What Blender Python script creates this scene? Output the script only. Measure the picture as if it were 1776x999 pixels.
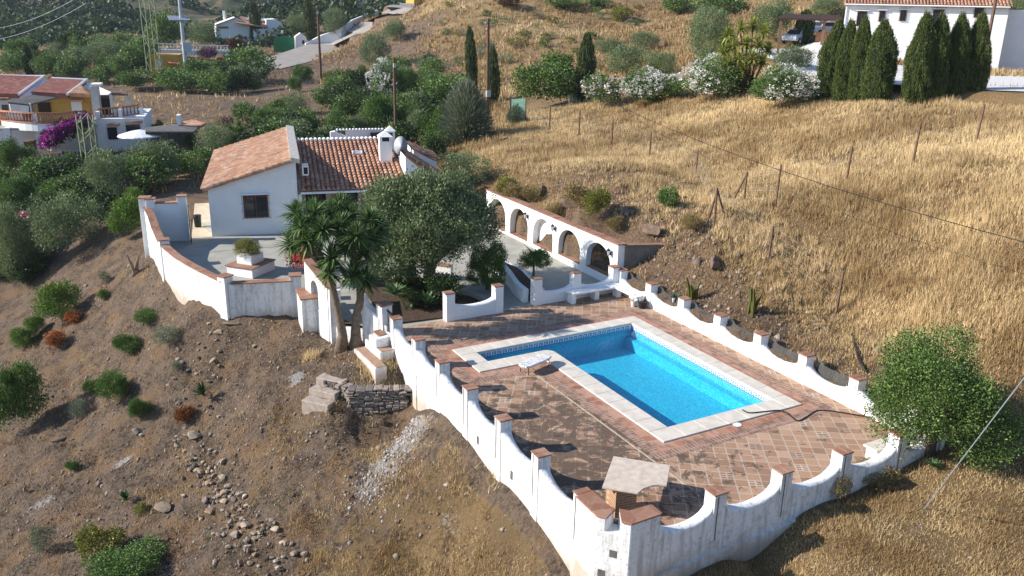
import bpy, bmesh, math, random
import numpy as np
from mathutils import Vector, Matrix
rad = math.radians
scene = bpy.context.scene
for o in list(bpy.data.objects): bpy.data.objects.remove(o)
COL = scene.collection

# ------------------------------------------------------------ camera
CF, CP, CR, CY = 1489.8, 0.32164, 0.0202, 0.50583
CC = np.array([0., 0., 11.5])
_f = np.array([math.sin(CY)*math.cos(CP), math.cos(CY)*math.cos(CP), -math.sin(CP)])
_r0 = np.array([math.cos(CY), -math.sin(CY), 0.]); _u0 = np.cross(_r0, _f)
_r = math.cos(CR)*_r0 + math.sin(CR)*_u0; _u = -math.sin(CR)*_r0 + math.cos(CR)*_u0
cam_d = bpy.data.cameras.new('camera'); cam = bpy.data.objects.new('camera', cam_d); COL.objects.link(cam)
cam.matrix_world = Matrix(((_r[0], _u[0], -_f[0], CC[0]), (_r[1], _u[1], -_f[1], CC[1]), (_r[2], _u[2], -_f[2], CC[2]), (0, 0, 0, 1)))
cam_d.sensor_width = 36; cam_d.lens = 36*CF/1776; cam_d.clip_start = .1; cam_d.clip_end = 6000
scene.camera = cam

# ------------------------------------------------------------ light
SUN = Vector((-1.68, .70, 1.0)).normalized()
world = bpy.data.worlds.new('World'); scene.world = world; world.use_nodes = True
wn = world.node_tree
sky = wn.nodes.new('ShaderNodeTexSky'); sky.sky_type = 'NISHITA'; sky.sun_disc = False
sky.sun_elevation = math.asin(SUN.z); sky.sun_rotation = math.atan2(SUN.x, SUN.y) % (2*math.pi)
sky.air_density = 1.0; sky.dust_density = .3; sky.ozone_density = 4.0
wn.links.new(sky.outputs[0], wn.nodes['Background'].inputs[0]); wn.nodes['Background'].inputs[1].default_value = .12
sl = bpy.data.lights.new('sun', 'SUN'); sl.energy = 5.0; sl.angle = rad(.5); sl.color = (1, .93, .84)
so = bpy.data.objects.new('sun', sl); COL.objects.link(so); so.rotation_euler = SUN.to_track_quat('Z', 'Y').to_euler()
scene.view_settings.view_transform = 'Standard'; scene.view_settings.look = 'None'; scene.view_settings.gamma = 1
scene.view_settings.use_curve_mapping = False; scene.view_settings.exposure = .68
scene.cycles.max_bounces = 6; scene.cycles.transparent_max_bounces = 12

# ------------------------------------------------------------ pixel <-> world
def ray(px, py): return _f + (px-888)/CF*_r - (py-499.5)/CF*_u
def at_z(px, py, z): d = ray(px, py); return CC + d*(z-CC[2])/d[2]
def at_y(px, py, y): d = ray(px, py); return CC + d*(y-CC[1])/d[1]
def at_x(px, py, x): d = ray(px, py); return CC + d*(x-CC[0])/d[0]
def at_r(px, py, r): d = ray(px, py); return CC + d*r/math.hypot(d[0], d[1])
def depth(P): return float((np.asarray(P, float)-CC) @ _f)
def m_per_px(P): return depth(P)/CF
def proj(P):
    d = np.asarray(P, float)-CC; z = d@_f
    return 888+CF*(d@_r)/z, 499.5-CF*(d@_u)/z

# ------------------------------------------------------------ numpy noise
_rng = np.random.RandomState(7); _perm = _rng.permutation(256); _perm = np.concatenate([_perm, _perm, _perm])
_gr = _rng.randn(256, 2); _gr /= np.linalg.norm(_gr, axis=1)[:, None]
def pnoise(x, y):
    x = np.asarray(x, float); y = np.asarray(y, float)
    xi = np.floor(x).astype(int); yi = np.floor(y).astype(int); xf = x-xi; yf = y-yi; xi &= 255; yi &= 255
    u = xf*xf*xf*(xf*(xf*6-15)+10); v = yf*yf*yf*(yf*(yf*6-15)+10)
    def g(a, b, dx, dy): h = _gr[_perm[_perm[a]+b]]; return h[..., 0]*dx+h[..., 1]*dy
    a = g(xi, yi, xf, yf); b = g(xi+1, yi, xf-1, yf); c = g(xi, yi+1, xf, yf-1); d = g(xi+1, yi+1, xf-1, yf-1)
    return (a*(1-u)+b*u)*(1-v)+(c*(1-u)+d*u)*v
def fbm(x, y, o=4):
    s = 0; a = 1; f = 1
    for i in range(o): s = s+a*pnoise(x*f+17.3*i, y*f-9.1*i); a *= .5; f *= 2.03
    return s
def sstep(a, b, x): t = np.clip((x-a)/(b-a), 0, 1); return t*t*(3-2*t)

# ------------------------------------------------------------ object helpers
def setp(o, label=None, cat=None, group=None, kind=None):
    if label: o['label'] = label
    if cat: o['category'] = cat
    if group: o['group'] = group
    if kind: o['kind'] = kind
    return o
def empty(name, loc=(0, 0, 0), rz=0, label=None, cat=None, group=None):
    o = bpy.data.objects.new(name, None); COL.objects.link(o); o.empty_display_size = .2
    o.location = loc; o.rotation_euler = (0, 0, rz); return setp(o, label, cat, group)
def link(name, me, parent=None, loc=None, rz=None):
    o = bpy.data.objects.new(name, me); COL.objects.link(o)
    if parent: o.parent = parent
    if loc is not None: o.location = loc
    if rz is not None: o.rotation_euler = (0, 0, rz)
    return o
def copy_tree(o, parent=None):
    c = o.copy(); COL.objects.link(c); c.parent = parent
    for ch in o.children: copy_tree(ch, c)
    return c
def np_mesh(name, V, F, mats, mi=None, smooth=False, col=None):
    """V (n,3), F (m,k) equal-size faces"""
    me = bpy.data.meshes.new(name); V = np.asarray(V, np.float32); F = np.asarray(F, np.int32); m, k = F.shape
    me.vertices.add(len(V)); me.vertices.foreach_set('co', V.ravel())
    me.loops.add(m*k); me.loops.foreach_set('vertex_index', F.ravel())
    me.polygons.add(m); me.polygons.foreach_set('loop_start', np.arange(0, m*k, k, dtype=np.int32))
    me.polygons.foreach_set('loop_total', np.full(m, k, np.int32))
    if smooth: me.polygons.foreach_set('use_smooth', np.ones(m, bool))
    if mi is not None: me.polygons.foreach_set('material_index', np.asarray(mi, np.int32))
    for mt in (mats if isinstance(mats, (list, tuple)) else [mats]): me.materials.append(mt)
    if col is not None:   # per-vertex RGBA
        a = me.color_attributes.new('v', 'FLOAT_COLOR', 'POINT'); a.data.foreach_set('color', np.asarray(col, np.float32).ravel())
    me.update(calc_edges=True); return me
class MB:
    """collects shapes; build() links them as one mesh object"""
    def __init__(s): s.v = []; s.f = []; s.m = []; s.mats = []; s.T = Matrix()
    def mat(s, m):
        if m not in s.mats: s.mats.append(m)
        s.cur = s.mats.index(m); return s
    def add(s, V, F):
        b = len(s.v); s.v += [tuple(s.T @ Vector(p)) for p in V]; s.f += [tuple(b+i for i in f) for f in F]; s.m += [s.cur]*len(F); return s
    def box(s, c, d, rz=0, rx=0, ry=0):
        R = Matrix.Rotation(rz, 3, 'Z') @ Matrix.Rotation(ry, 3, 'Y') @ Matrix.Rotation(rx, 3, 'X')
        V = [Vector(c)+R @ Vector((x*d[0]/2, y*d[1]/2, z*d[2]/2)) for z in (-1, 1) for x, y in ((-1, -1), (1, -1), (1, 1), (-1, 1))]
        return s.add(V, [(3, 2, 1, 0), (4, 5, 6, 7), (0, 1, 5, 4), (1, 2, 6, 5), (2, 3, 7, 6), (3, 0, 4, 7)])
    def bbox(s, x0, x1, y0, y1, z0, z1): return s.box(((x0+x1)/2, (y0+y1)/2, (z0+z1)/2), (x1-x0, y1-y0, z1-z0))
    def prism(s, P, z0, z1):
        n = len(P); V = [(p[0], p[1], z0) for p in P]+[(p[0], p[1], z1 if len(p) < 3 else p[2]) for p in P]
        return s.add(V, [tuple(range(n))[::-1], tuple(range(n, 2*n))]+[(i, (i+1) % n, n+(i+1) % n, n+i) for i in range(n)])
    def face(s, P): return s.add(P, [tuple(range(len(P)))])
    def tube(s, P, r, n=8, cap=True):
        P = [Vector(p) for p in P]; R = r if isinstance(r, (list, tuple)) else [r]*len(P)
        V = []; up = Vector((0, 0, 1)); prev = None
        for i, p in enumerate(P):
            t = (P[min(i+1, len(P)-1)]-P[max(i-1, 0)]).normalized()
            if prev is None: a = t.orthogonal().normalized()
            else: a = (prev-t*prev.dot(t)).normalized()
            prev = a; b = t.cross(a)
            for k in range(n): an = 2*math.pi*k/n; V.append(p+(a*math.cos(an)+b*math.sin(an))*R[i])
        F = [(i*n+k, i*n+(k+1) % n, (i+1)*n+(k+1) % n, (i+1)*n+k) for i in range(len(P)-1) for k in range(n)]
        if cap: F += [tuple(range(n))[::-1], tuple(range((len(P)-1)*n, len(P)*n))]
        return s.add(V, F)
    def lathe(s, prof, c=(0, 0, 0), n=16):
        V = [(c[0]+r*math.cos(2*math.pi*k/n), c[1]+r*math.sin(2*math.pi*k/n), c[2]+z) for r, z in prof for k in range(n)]
        F = [(i*n+k, i*n+(k+1) % n, (i+1)*n+(k+1) % n, (i+1)*n+k) for i in range(len(prof)-1) for k in range(n)]
        F += [tuple(range(n))[::-1], tuple(range((len(prof)-1)*n, len(prof)*n))]
        return s.add(V, F)
    def build(s, name, parent=None, loc=None, rz=None, smooth=False, bevel=0, seg=1):
        me = bpy.data.meshes.new(name); me.from_pydata(s.v, [], s.f)
        for m in s.mats: me.materials.append(m)
        me.polygons.foreach_set('material_index', s.m); me.update()
        if bevel:
            bm = bmesh.new(); bm.from_mesh(me); bmesh.ops.remove_doubles(bm, verts=bm.verts, dist=1e-5)
            es = [e for e in bm.edges if len(e.link_faces) == 2 and e.calc_face_angle(0) > .6]
            bmesh.ops.bevel(bm, geom=es, offset=bevel, segments=seg, affect='EDGES', profile=.5); bm.to_mesh(me); bm.free()
        if smooth: me.polygons.foreach_set('use_smooth', [True]*len(me.polygons))
        return link(name, me, parent, loc, rz)
def frame(x, y, z, rz): return Matrix.Translation((x, y, z)) @ Matrix.Rotation(rz, 4, 'Z')

# ------------------------------------------------------------ materials
class NT:
    def __init__(s, name):
        s.m = bpy.data.materials.new(name); s.m.use_nodes = True; s.t = s.m.node_tree; s.b = s.t.nodes['Principled BSDF']
        s.b.inputs['Roughness'].default_value = .85; s.b.inputs['Specular IOR Level'].default_value = .25
        s.pos = None
    def n(s, ty, **k):
        x = s.t.nodes.new(ty)
        for a, v in k.items(): setattr(x, a, v)
        return x
    def l(s, a, b): s.t.links.new(a, b)
    def P(s):
        if not s.pos: s.pos = s.n('ShaderNodeNewGeometry').outputs['Position']
        return s.pos
    def map(s, scale=(1, 1, 1), rz=0, loc=(0, 0, 0), src=None):
        m = s.n('ShaderNodeMapping'); m.inputs['Scale'].default_value = scale; m.inputs['Rotation'].default_value = (0, 0, rz); m.inputs['Location'].default_value = loc
        s.l(src or s.P(), m.inputs['Vector']); return m.outputs[0]
    def noise(s, scale, detail=4, rough=.55, src=None, dist=0):
        x = s.n('ShaderNodeTexNoise'); x.inputs['Scale'].default_value = scale; x.inputs['Detail'].default_value = detail
        x.inputs['Roughness'].default_value = rough; x.inputs['Distortion'].default_value = dist
        s.l(src or s.P(), x.inputs['Vector']); return x.outputs['Fac']
    def ramp(s, fac, stops, interp='LINEAR'):
        x = s.n('ShaderNodeValToRGB'); e = x.color_ramp.elements; x.color_ramp.interpolation = interp
        while len(e) < len(stops): e.new(.5)
        for q, (p, c) in zip(e, stops):
            q.position = p; q.color = (c, c, c, 1) if isinstance(c, (int, float)) else (*c, 1)
        s.l(fac, x.inputs[0]); return x.outputs[0]
    def mix(s, fac, a, b, mode='MIX'):
        x = s.n('ShaderNodeMix', data_type='RGBA', blend_type=mode)
        for v, i in ((fac, 0), (a, 6), (b, 7)):
            if isinstance(v, (int, float)): x.inputs[i].default_value = v if i == 0 else (v, v, v, 1)
            elif isinstance(v, tuple): x.inputs[i].default_value = (*v, 1)
            else: s.l(v, x.inputs[i])
        return x.outputs[2]
    def math(s, op, a, b=0):
        x = s.n('ShaderNodeMath', operation=op)
        for v, i in ((a, 0), (b, 1)):
            if isinstance(v, (int, float)): x.inputs[i].default_value = v
            else: s.l(v, x.inputs[i])
        return x.outputs[0]
    def bump(s, h, st=.3, dist=.02):
        x = s.n('ShaderNodeBump'); x.inputs['Strength'].default_value = st; x.inputs['Distance'].default_value = dist
        s.l(h, x.inputs['Height']); s.l(x.outputs[0], s.b.inputs['Normal'])
    def col(s, c):
        if isinstance(c, tuple): s.b.inputs['Base Color'].default_value = (*c, 1)
        else: s.l(c, s.b.inputs['Base Color'])
        return s
    def done(s, rough=None, metal=None):
        if rough is not None: s.b.inputs['Roughness'].default_value = rough
        if metal is not None: s.b.inputs['Metallic'].default_value = metal
        return s.m
def simple(name, c, rough=.8, metal=0, var=.25, scale=6, bump=0):
    t = NT(name); f = t.noise(scale, 4)
    t.col(t.mix(t.ramp(f, [(.3, 0.), (.7, 1.)]), tuple(x*(1-var) for x in c), tuple(min(1, x*(1+var)) for x in c)))
    if bump: t.bump(t.noise(scale*4, 4), .4, bump)
    return t.done(rough, metal)
# ------------------------------------------------------------ terrain heights: thin-plate spline through surveyed points
CT = []
def tz(px, py, z): P = at_z(px, py, z); CT.append((P[0], P[1], z))
def tr(px, py, r): P = at_r(px, py, r); CT.append(tuple(P))
def tw(*pts): CT.extend(pts)
# bank below the pool terrace, left
for p in [(-250, 900, -7.5), (0, 999, -6.2), (0, 800, -6), (0, 650, -5.6), (0, 540, -5.2), (200, 999, -5.2), (200, 800, -4.6), (200, 650, -3.6), (200, 540, -2.7),
          (215, 440, -1.6), (400, 999, -4.4), (400, 850, -3.7), (400, 750, -3.0), (400, 650, -2.0), (300, 560, -1.7), (600, 999, -3.5), (600, 850, -2.8),
          (600, 760, -2.1), (560, 715, -1.75), (800, 999, -2.6), (800, 900, -2.0), (740, 800, -1.6), (500, 640, -1.2), (470, 600, -.95), (200, 1250, -6), (700, 1300, -4.0)]: tz(*p)
tw((9.2, 28.2, -.5), (8.2, 24.8, -2.35), (9.2, 24.4, -2.2), (9.3, 23.2, -1.3), (8.0, 26.3, -1.02), (9.2, 25.8, -.8), (8.7, 26.6, -.85), (7.15, 26.1, -1.7), (9.2, 21.6, -1.1), (9.2, 20, -1.05), (9.2, 17.2, -1.15), (9.2, 14.2, -1.5), (8.7, 29.2, -.75), (8.4, 32.5, -.75),
   (5.4, 33.2, -.8), (4.1, 39.1, -.8), (3.9, 43.5, -.7), (6.5, 32.6, -.8), (4.2, 36, -.8),
   (10.5, 12, -1.6), (13, 12.2, -.95), (15, 12.2, -.5), (17, 12.2, -.3), (19, 12.2, -.05), (21.2, 12.4, .15), (21.2, 16, .5), (21.2, 20, .6), (21.2, 24, .7), (21.2, 27, .8),
   (21.3, 30, .9), (21.3, 34, 1.0), (21.3, 40, 1.2), (22.3, 29.5, 1.7), (23, 33, 2.3), (23, 38, 2.4), (22.6, 26, 1.3), (22.8, 22, 1.0),
   (7, 44, -.2), (12, 46, -.2), (17, 46, -.2), (20, 44, .6), (6, 52, -.4), (9, 58, -.8), (3, 58, -1.8), (16, 56, -1.2))
for p in [(1500, 960, -.35), (1776, 999, .0), (1776, 850, .3), (1300, 999, -1.25), (1100, 1150, -2.2), (1650, 810, .2), (1400, 1300, -1), (1900, 700, 1.3), (2100, 900, .8)]: tz(*p)
# field on the right
for p in [(1583, 285, 4.9), (1692, 246, 5.7), (1467, 315, 3.9), (1345, 352, 3.2), (1332, 450, 1.9), (1450, 540, .95), (1207, 305, 2.9), (1004, 233, 2.7), (1126, 275, 2.9),
          (1500, 190, 6), (1100, 178, 4), (1300, 183, 5), (1720, 185, 6.4), (1776, 400, 4.3), (1776, 560, 2.6), (1640, 560, 1.9), (1000, 300, 3.2), (1000, 360, 2.6), (900, 205, 2.6),
          (870, 250, 2.3), (1100, 380, 2.3), (1950, 300, 6), (1500, 130, 6.9), (1600, 115, 7.1), (1760, 140, 7.2), (1400, 100, 7.4), (1600, 95, 7.2), (1900, 110, 7.6)]: tz(*p)
# slope above the field and behind the white farmhouse
for p in [(1100, 125, 92), (1000, 135, 92), (1150, 70, 108), (1000, 70, 115), (900, 120, 105), (900, 70, 122), (900, 4, 150), (1050, 4, 145), (1250, 4, 135), (1300, 60, 100),
          (760, 5, 165), (800, 70, 128), (720, 105, 125), (700, 60, 150), (740, 25, 165), (1450, 2, 110), (1700, -30, 105), (900, -60, 200), (1300, -80, 190), (760, -40, 240),
          (1000, -150, 320), (1500, -200, 250), (1900, -200, 260)]: tr(*p)
# valley behind the house, the lane, the villas
for p in [(780, 200, 82), (700, 225, 76), (600, 215, 78), (500, 225, 76), (650, 160, 100), (550, 160, 104), (480, 190, 92), (400, 240, 80), (300, 275, 74), (330, 300, 66),
          (480, 107, 150), (560, 80, 165), (620, 52, 180), (690, 17, 200), (480, 135, 128), (400, 150, 112), (300, 165, 106), (300, 130, 124), (400, 110, 140), (260, 200, 96),
          (450, 75, 165), (300, 95, 145), (150, 262, 84), (50, 262, 84), (220, 255, 80), (250, 330, 62), (100, 330, 70), (0, 330, 74), (150, 400, 54), (0, 420, 61), (-150, 500, 56),
          (120, 160, 120), (0, 130, 140), (0, 100, 215), (85, 95, 215), (85, 55, 262), (100, 10, 330), (0, 0, 340), (220, 95, 210), (200, 40, 300), (330, 70, 235), (300, 45, 300),
          (-200, 100, 180), (-200, -10, 340), (150, -25, 380), (250, 10, 345)]: tr(*p)
# far mountains
for p in [(400, 60, 520), (500, 40, 600), (450, 12, 900), (600, 20, 620), (600, -30, 1000), (350, -20, 1000), (700, -40, 700), (100, -60, 900), (500, -60, 1500), (0, -120, 1500), (1000, -300, 1400), (1800, -300, 1200)]: tr(*p)
CT = np.array(CT)
def _polar(x, y):
    az = np.arctan2(x, y)-CY; az = (az+np.pi) % (2*np.pi)-np.pi
    return az, np.log(np.maximum(np.hypot(x, y), 1.))
def _feat(x, y):
    az, lr = _polar(x, y); return np.stack([np.clip(az, -1.15, 1.15)*1.0, np.clip(lr, 2., 7.5)*.9], -1)
_X = _feat(CT[:, 0], CT[:, 1])
def _ker(A, B):
    d2 = ((A[:, None]-B[None])**2).sum(-1); return .5*d2*np.log(d2+1e-12)
_K = _ker(_X, _X)+np.eye(len(_X))*2e-4; _Pm = np.hstack([np.ones((len(_X), 1)), _X])
_sol = np.linalg.solve(np.block([[_K, _Pm], [_Pm.T, np.zeros((3, 3))]]), np.concatenate([CT[:, 2], np.zeros(3)]))
def tps(x, y):
    x = np.atleast_1d(np.asarray(x, float)); y = np.atleast_1d(np.asarray(y, float)); out = np.empty(x.shape).ravel(); xf = x.ravel(); yf = y.ravel()
    for i in range(0, len(xf), 20000):
        q = _feat(xf[i:i+20000], yf[i:i+20000]); out[i:i+20000] = _ker(q, _X) @ _sol[:-3]+_sol[-3]+q @ _sol[-2:]
    return out.reshape(x.shape)
DECK = [(9.85, 13.4), (10.3, 12.8), (20.65, 12.8), (20.65, 28.4), (20.95, 28.9), (20.95, 41.), (19.2, 42.5), (18.5, 44), (7.2, 44.), (4.4, 44.4), (4.5, 39.2), (5.05, 36), (5.75, 33.7), (8.35, 32.7), (9.6, 28.2), (10.1, 27.2)]
def inpoly(x, y, P):
    c = np.zeros(np.shape(x), bool); n = len(P)
    for i in range(n):
        (x1, y1), (x2, y2) = P[i], P[(i+1) % n]
        k = ((y1 > y) != (y2 > y)) & (x < (x2-x1)*(y-y1)/((y2-y1) or 1e-9)+x1); c ^= k
    return c
def ground_z(x, y):
    x = np.atleast_1d(np.asarray(x, float)); y = np.atleast_1d(np.asarray(y, float))
    z = tps(x, y); r = np.hypot(x, y)
    far = sstep(60, 200, r)
    lf = sstep(10, 8, x)*sstep(80, 60, y)      # loose soil bank
    n = fbm(x*.9, y*.9, 4)*.12+fbm(x*.22+5, y*.22, 3)*.22
    rk = sstep(21.8, 23, x)*sstep(31, 23.5, x+0*y)*sstep(16, 20, y)*sstep(50, 44, y)
    z = z+n*(1-far)*sstep(9.5, 8.2, x+0*y)*.9+n*(1-far)*.5*sstep(9, 10, x)+fbm(x*.02, y*.02, 5)*far*(4+.012*r)+np.abs(fbm(x*.7, y*.7, 4))*rk*.55
    z = np.where(z > 42, 42+(z-42)*.08, z)
    rg = sstep(9.4, 8.6, x)*sstep(50, 44, np.hypot(x, y)); z = z-np.abs(fbm(x*1.7, y*1.7, 4))*rg*.16+np.abs(fbm(x*.45+9, y*.45, 3))*rg*.22
    return z
def G(px, py):
    """the ground point seen at a pixel"""
    d = ray(px, py); h = math.hypot(d[0], d[1]); rr = np.exp(np.linspace(math.log(8), math.log(1500), 1500))
    z = CC[2]+d[2]/h*rr; g = ground_z(d[0]/h*rr, d[1]/h*rr); k = np.argmax(g > z)
    if not (g > z).any(): k = len(rr)-1
    a, b = rr[max(k-1, 0)], rr[k]
    for _ in range(12):
        m = (a+b)/2
        if ground_z(d[0]/h*m, d[1]/h*m)[0] > CC[2]+d[2]/h*m: b = m
        else: a = m
    return Vector((d[0]/h*b, d[1]/h*b, float(ground_z(d[0]/h*b, d[1]/h*b)[0])))
def gz(x, y): return float(ground_z(x, y)[0])
# ------------------------------------------------------------ the air over the valley
def haze():
    b = MB(); m = bpy.data.materials.new('haze'); m.use_nodes = True; nt = m.node_tree; nt.nodes.remove(nt.nodes['Principled BSDF']); v = nt.nodes.new('ShaderNodeVolumePrincipled'); v.inputs['Color'].default_value = (.75, .85, 1, 1); v.inputs['Density'].default_value = .00016; v.inputs['Anisotropy'].default_value = .2
    nt.links.new(v.outputs[0], nt.nodes['Material Output'].inputs['Volume']); b.mat(m); b.bbox(-2600, 2600, -2600, 2600, -60, 85); setp(b.build('haze'), kind='stuff', label='thin pale blue haze filling the valley air')
haze()
# ------------------------------------------------------------ ground sheet
def mat_ground():
    t = NT('ground'); at = t.n('ShaderNodeAttribute', attribute_name='v'); sp = t.n('ShaderNodeSeparateColor'); t.l(at.outputs['Color'], sp.inputs[0])
    g, k, f = sp.outputs; ash = at.outputs['Alpha']
    n1 = t.noise(1.3, 6, .65); n2 = t.noise(9, 5, .7); n3 = t.noise(45, 4, .7); nb = t.noise(.35, 4, .6)
    soil = t.mix(t.ramp(n1, [(.40, 0.), (.60, 1.)]), (.058, .038, .026), (.18, .125, .085)); soil = t.mix(t.ramp(t.noise(.8, 5, .7, t.map(loc=(5, 2, 0))), [(.49, 0.), (.60, .8)]), soil, (.235, .135, .058))
    soil = t.mix(t.ramp(n2, [(.42, 0.), (.72, 1.)]), soil, (.26, .195, .14))
    soil = t.mix(t.ramp(n3, [(.60, 0.), (.70, .8)]), soil, (.42, .37, .31))
    soil = t.mix(t.ramp(n3, [(.28, .75), (.40, 0.)]), soil, (.05, .036, .026))
    straw = t.mix(t.ramp(n2, [(.3, 0.), (.7, 1.)]), (.25, .155, .065), (.46, .32, .15))
    straw = t.mix(t.ramp(nb, [(.35, .6), (.6, 0.)]), straw, (.17, .125, .06))
    rock = t.mix(t.ramp(n2, [(.3, 0.), (.7, 1.)]), (.11, .068, .042), (.33, .22, .14))
    rock = t.mix(t.ramp(t.noise(3.4, 8, .8, t.map((1, 1, 2.5)), 1.2), [(.36, .9), (.47, 0.)]), rock, (.04, .028, .022))
    farc = t.mix(t.ramp(t.noise(.06, 6, .65), [(.40, 0.), (.60, 1.)]), (.045, .06, .028), (.24, .17, .10))
    farc = t.mix(t.ramp(t.noise(.22, 4, .7), [(.45, 0.), (.52, .75)]), farc, (.028, .042, .02))
    def edge(m, w=.5): return t.ramp(t.math('ADD', m, t.math('MULTIPLY', t.math('SUBTRACT', n1, .5), w)), [(.42, 0.), (.58, 1.)])
    straw = t.mix(t.ramp(t.noise(.09, 4, .6), [(.42, .55), (.58, 0.)]), straw, (.15, .095, .05)); c = t.mix(edge(g, .9), soil, straw); c = t.mix(edge(k, .6), c, rock); c = t.mix(edge(f, .2), c, farc)
    a2 = t.math('ADD', t.math('ADD', ash, t.math('MULTIPLY', t.math('SUBTRACT', n2, .5), 1.5)), t.math('MULTIPLY', t.math('SUBTRACT', t.noise(3., 6, .75), .5), 1.2))
    c = t.mix(t.ramp(a2, [(.62, 0.), (.86, .9)]), c, (.40, .375, .355))
    t.col(c); b = t.math('ADD', t.math('MULTIPLY', n2, .7), t.math('MULTIPLY', n3, .35)); t.bump(b, 1.0, .22)
    return t.done(.95)
def blob(x, y, cx, cy, rx, ry=None, a=0):
    ry = ry or rx; dx, dy = x-cx, y-cy; u = dx*math.cos(a)+dy*math.sin(a); v = -dx*math.sin(a)+dy*math.cos(a)
    return np.clip(1.25-np.sqrt((u/rx)**2+(v/ry)**2)*.75, 0, 1)
def build_ground():
    az = np.concatenate([np.arange(-180, -42, 3.), np.arange(-42, 42, .2), np.arange(42, 180.01, 3.)])
    r = [2.5]
    while r[-1] < 2400: r.append(r[-1]+max(.17, r[-1]*.0068 if r[-1] < 60 else r[-1]*(.0068+.00006*(r[-1]-60)) if r[-1] < 250 else r[-1]*.03))
    r = np.array(r); A, R = np.meshgrid(np.radians(az)+CY, r, indexing='ij'); X = R*np.sin(A); Y = R*np.cos(A)
    Z = ground_z(X.ravel(), Y.ravel()).reshape(X.shape)
    back = sstep(75, 120, np.abs(az))[:, None]*np.ones_like(X); Z = Z*(1-back)+back*(-3+fbm(X*.02, Y*.02, 3)*3)
    for pts, w in FLAT:
        xs, ys, zz, ww = [np.array(q) for q in zip(*pts)]; bb = (X > xs.min()-8) & (X < xs.max()+8) & (Y > ys.min()-8) & (Y < ys.max()+8); qx, qy = X[bb], Y[bb]
        d = np.hypot(qx[:, None]-xs, qy[:, None]-ys); k = d.argmin(1); dm = d.min(1); f = sstep(ww[k]/2+1.5, ww[k]/2+.3, dm); Z[bb] = Z[bb]*(1-f)+(zz[k]-.05)*f
    ins = inpoly(X, Y, DECK); Z = np.where(ins, np.minimum(Z, -.9), Z)
    ins2 = inpoly(X, Y, [(10.2, 13.2), (20.2, 13.2), (20.2, 27.5), (10.6, 27.5)]); Z = np.where(ins2, -3.2, Z)
    x, y = X.ravel(), Y.ravel(); rr = np.hypot(x, y)
    # what grows or lies where
    bank = sstep(9.6, 9.0, x)*sstep(62, 50, y)
    right = sstep(20.6, 21.6, x)
    front = sstep(13.2, 12.4, y)*sstep(8, 10, x)
    gr = np.clip(right*sstep(20.9, 23.5, x+.25*(y-24))*1.0+front*.75+bank*.12, 0, 1)
    gr = np.where(bank > .5, .22+.38*sstep(28, 17, y)*sstep(2, 6, x), gr)
    gr = np.where((rr > 60) & (bank < .5), np.maximum(gr*1, .5), gr); gr = np.where(right < .5, gr, np.maximum(gr, .62*sstep(21.5, 24, x)))
    px, py = proj_np(x, y, Z.ravel())
    lfm = sstep(860, 700, px+60*fbm(x*.1, y*.1, 3))*sstep(50, 60, rr); gr = gr*(1-lfm)+lfm*(.12+.30*sstep(115, 160, rr))
    rk = blob(x, y, 22.6, 27, 2.2, 7, 0)*.6+blob(x, y, 24.5, 34, 2.6, 5)*.62
    rk = np.maximum(rk, blob(x, y, *at_z(85, 75, 1)[:2], 40, 40)*.0)
    fr = sstep(195, 260, rr)
    ash = np.maximum.reduce([blob(x, y, *G(515, 657)[:2], .42, .38), blob(x, y, *G(722, 738)[:2], .5, .8, .2), blob(x, y, *G(700, 772)[:2], .5, .9, .4), blob(x, y, *G(672, 808)[:2], .45, .9, .5)*.95, blob(x, y, *G(640, 845)[:2], .6, .9, .4)*.8,
        blob(x, y, *G(72, 873)[:2], .75, .42)*.8, blob(x, y, *G(212, 803)[:2], .45, .35), blob(x, y, *G(1590, 915)[:2], .35, .3)*.7, blob(x, y, *G(780, 905)[:2], .4, .9)*.62,
        blob(x, y, *G(85, 78)[:2], 26, 22)*.52])
    col = np.stack([gr, np.clip(rk, 0, 1), fr, ash], -1)
    na, nr = X.shape; i = np.arange(na*nr).reshape(na, nr)
    F = np.stack([i[:-1, :-1], i[1:, :-1], i[1:, 1:], i[:-1, 1:]], -1).reshape(-1, 4)[:, ::-1]
    V = np.stack([x, y, Z.ravel()], -1)
    keep = ~(ins2.ravel()[F].all(1))
    o = link('ground', np_mesh('ground', V, F[keep], mat_ground(), smooth=True, col=col)); setp(o, kind='structure')
def proj_np(x, y, z):
    d = np.stack([x-CC[0], y-CC[1], z-CC[2]], -1); w = d@_f; w = np.where(np.abs(w) < 1e-3, 1e-3, w); return 888+CF*(d@_r)/w, 499.5-CF*(d@_u)/w
def path3(pts, w, sub=14):
    out = []; W = w if isinstance(w, list) else [w]*len(pts)
    for i in range(len(pts)-1):
        for k in range(sub): t = k/sub; out.append([pts[i][0]*(1-t)+pts[i+1][0]*t, pts[i][1]*(1-t)+pts[i+1][1]*t, pts[i][2]*(1-t)+pts[i+1][2]*t, W[i]*(1-t)+W[i+1]*t])
    out.append([*pts[-1][:3], W[-1]]); return out
LANE = path3([G(440, 117), G(480, 108), G(520, 97), G(572, 78), G(615, 57), G(650, 38), G(680, 24), G(700, 13), G(716, 4)], [9, 9, 9, 9, 8.5, 8, 8, 7.5, 7])
DRIVE = path3([G(1330, 84), G(1420, 104), G(1500, 122), G(1580, 132), G(1680, 138), G(1920, 146)], [6, 8, 13, 17, 18, 18])
FLAT = [(LANE, 0), (DRIVE, 0)]
build_ground()

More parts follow.
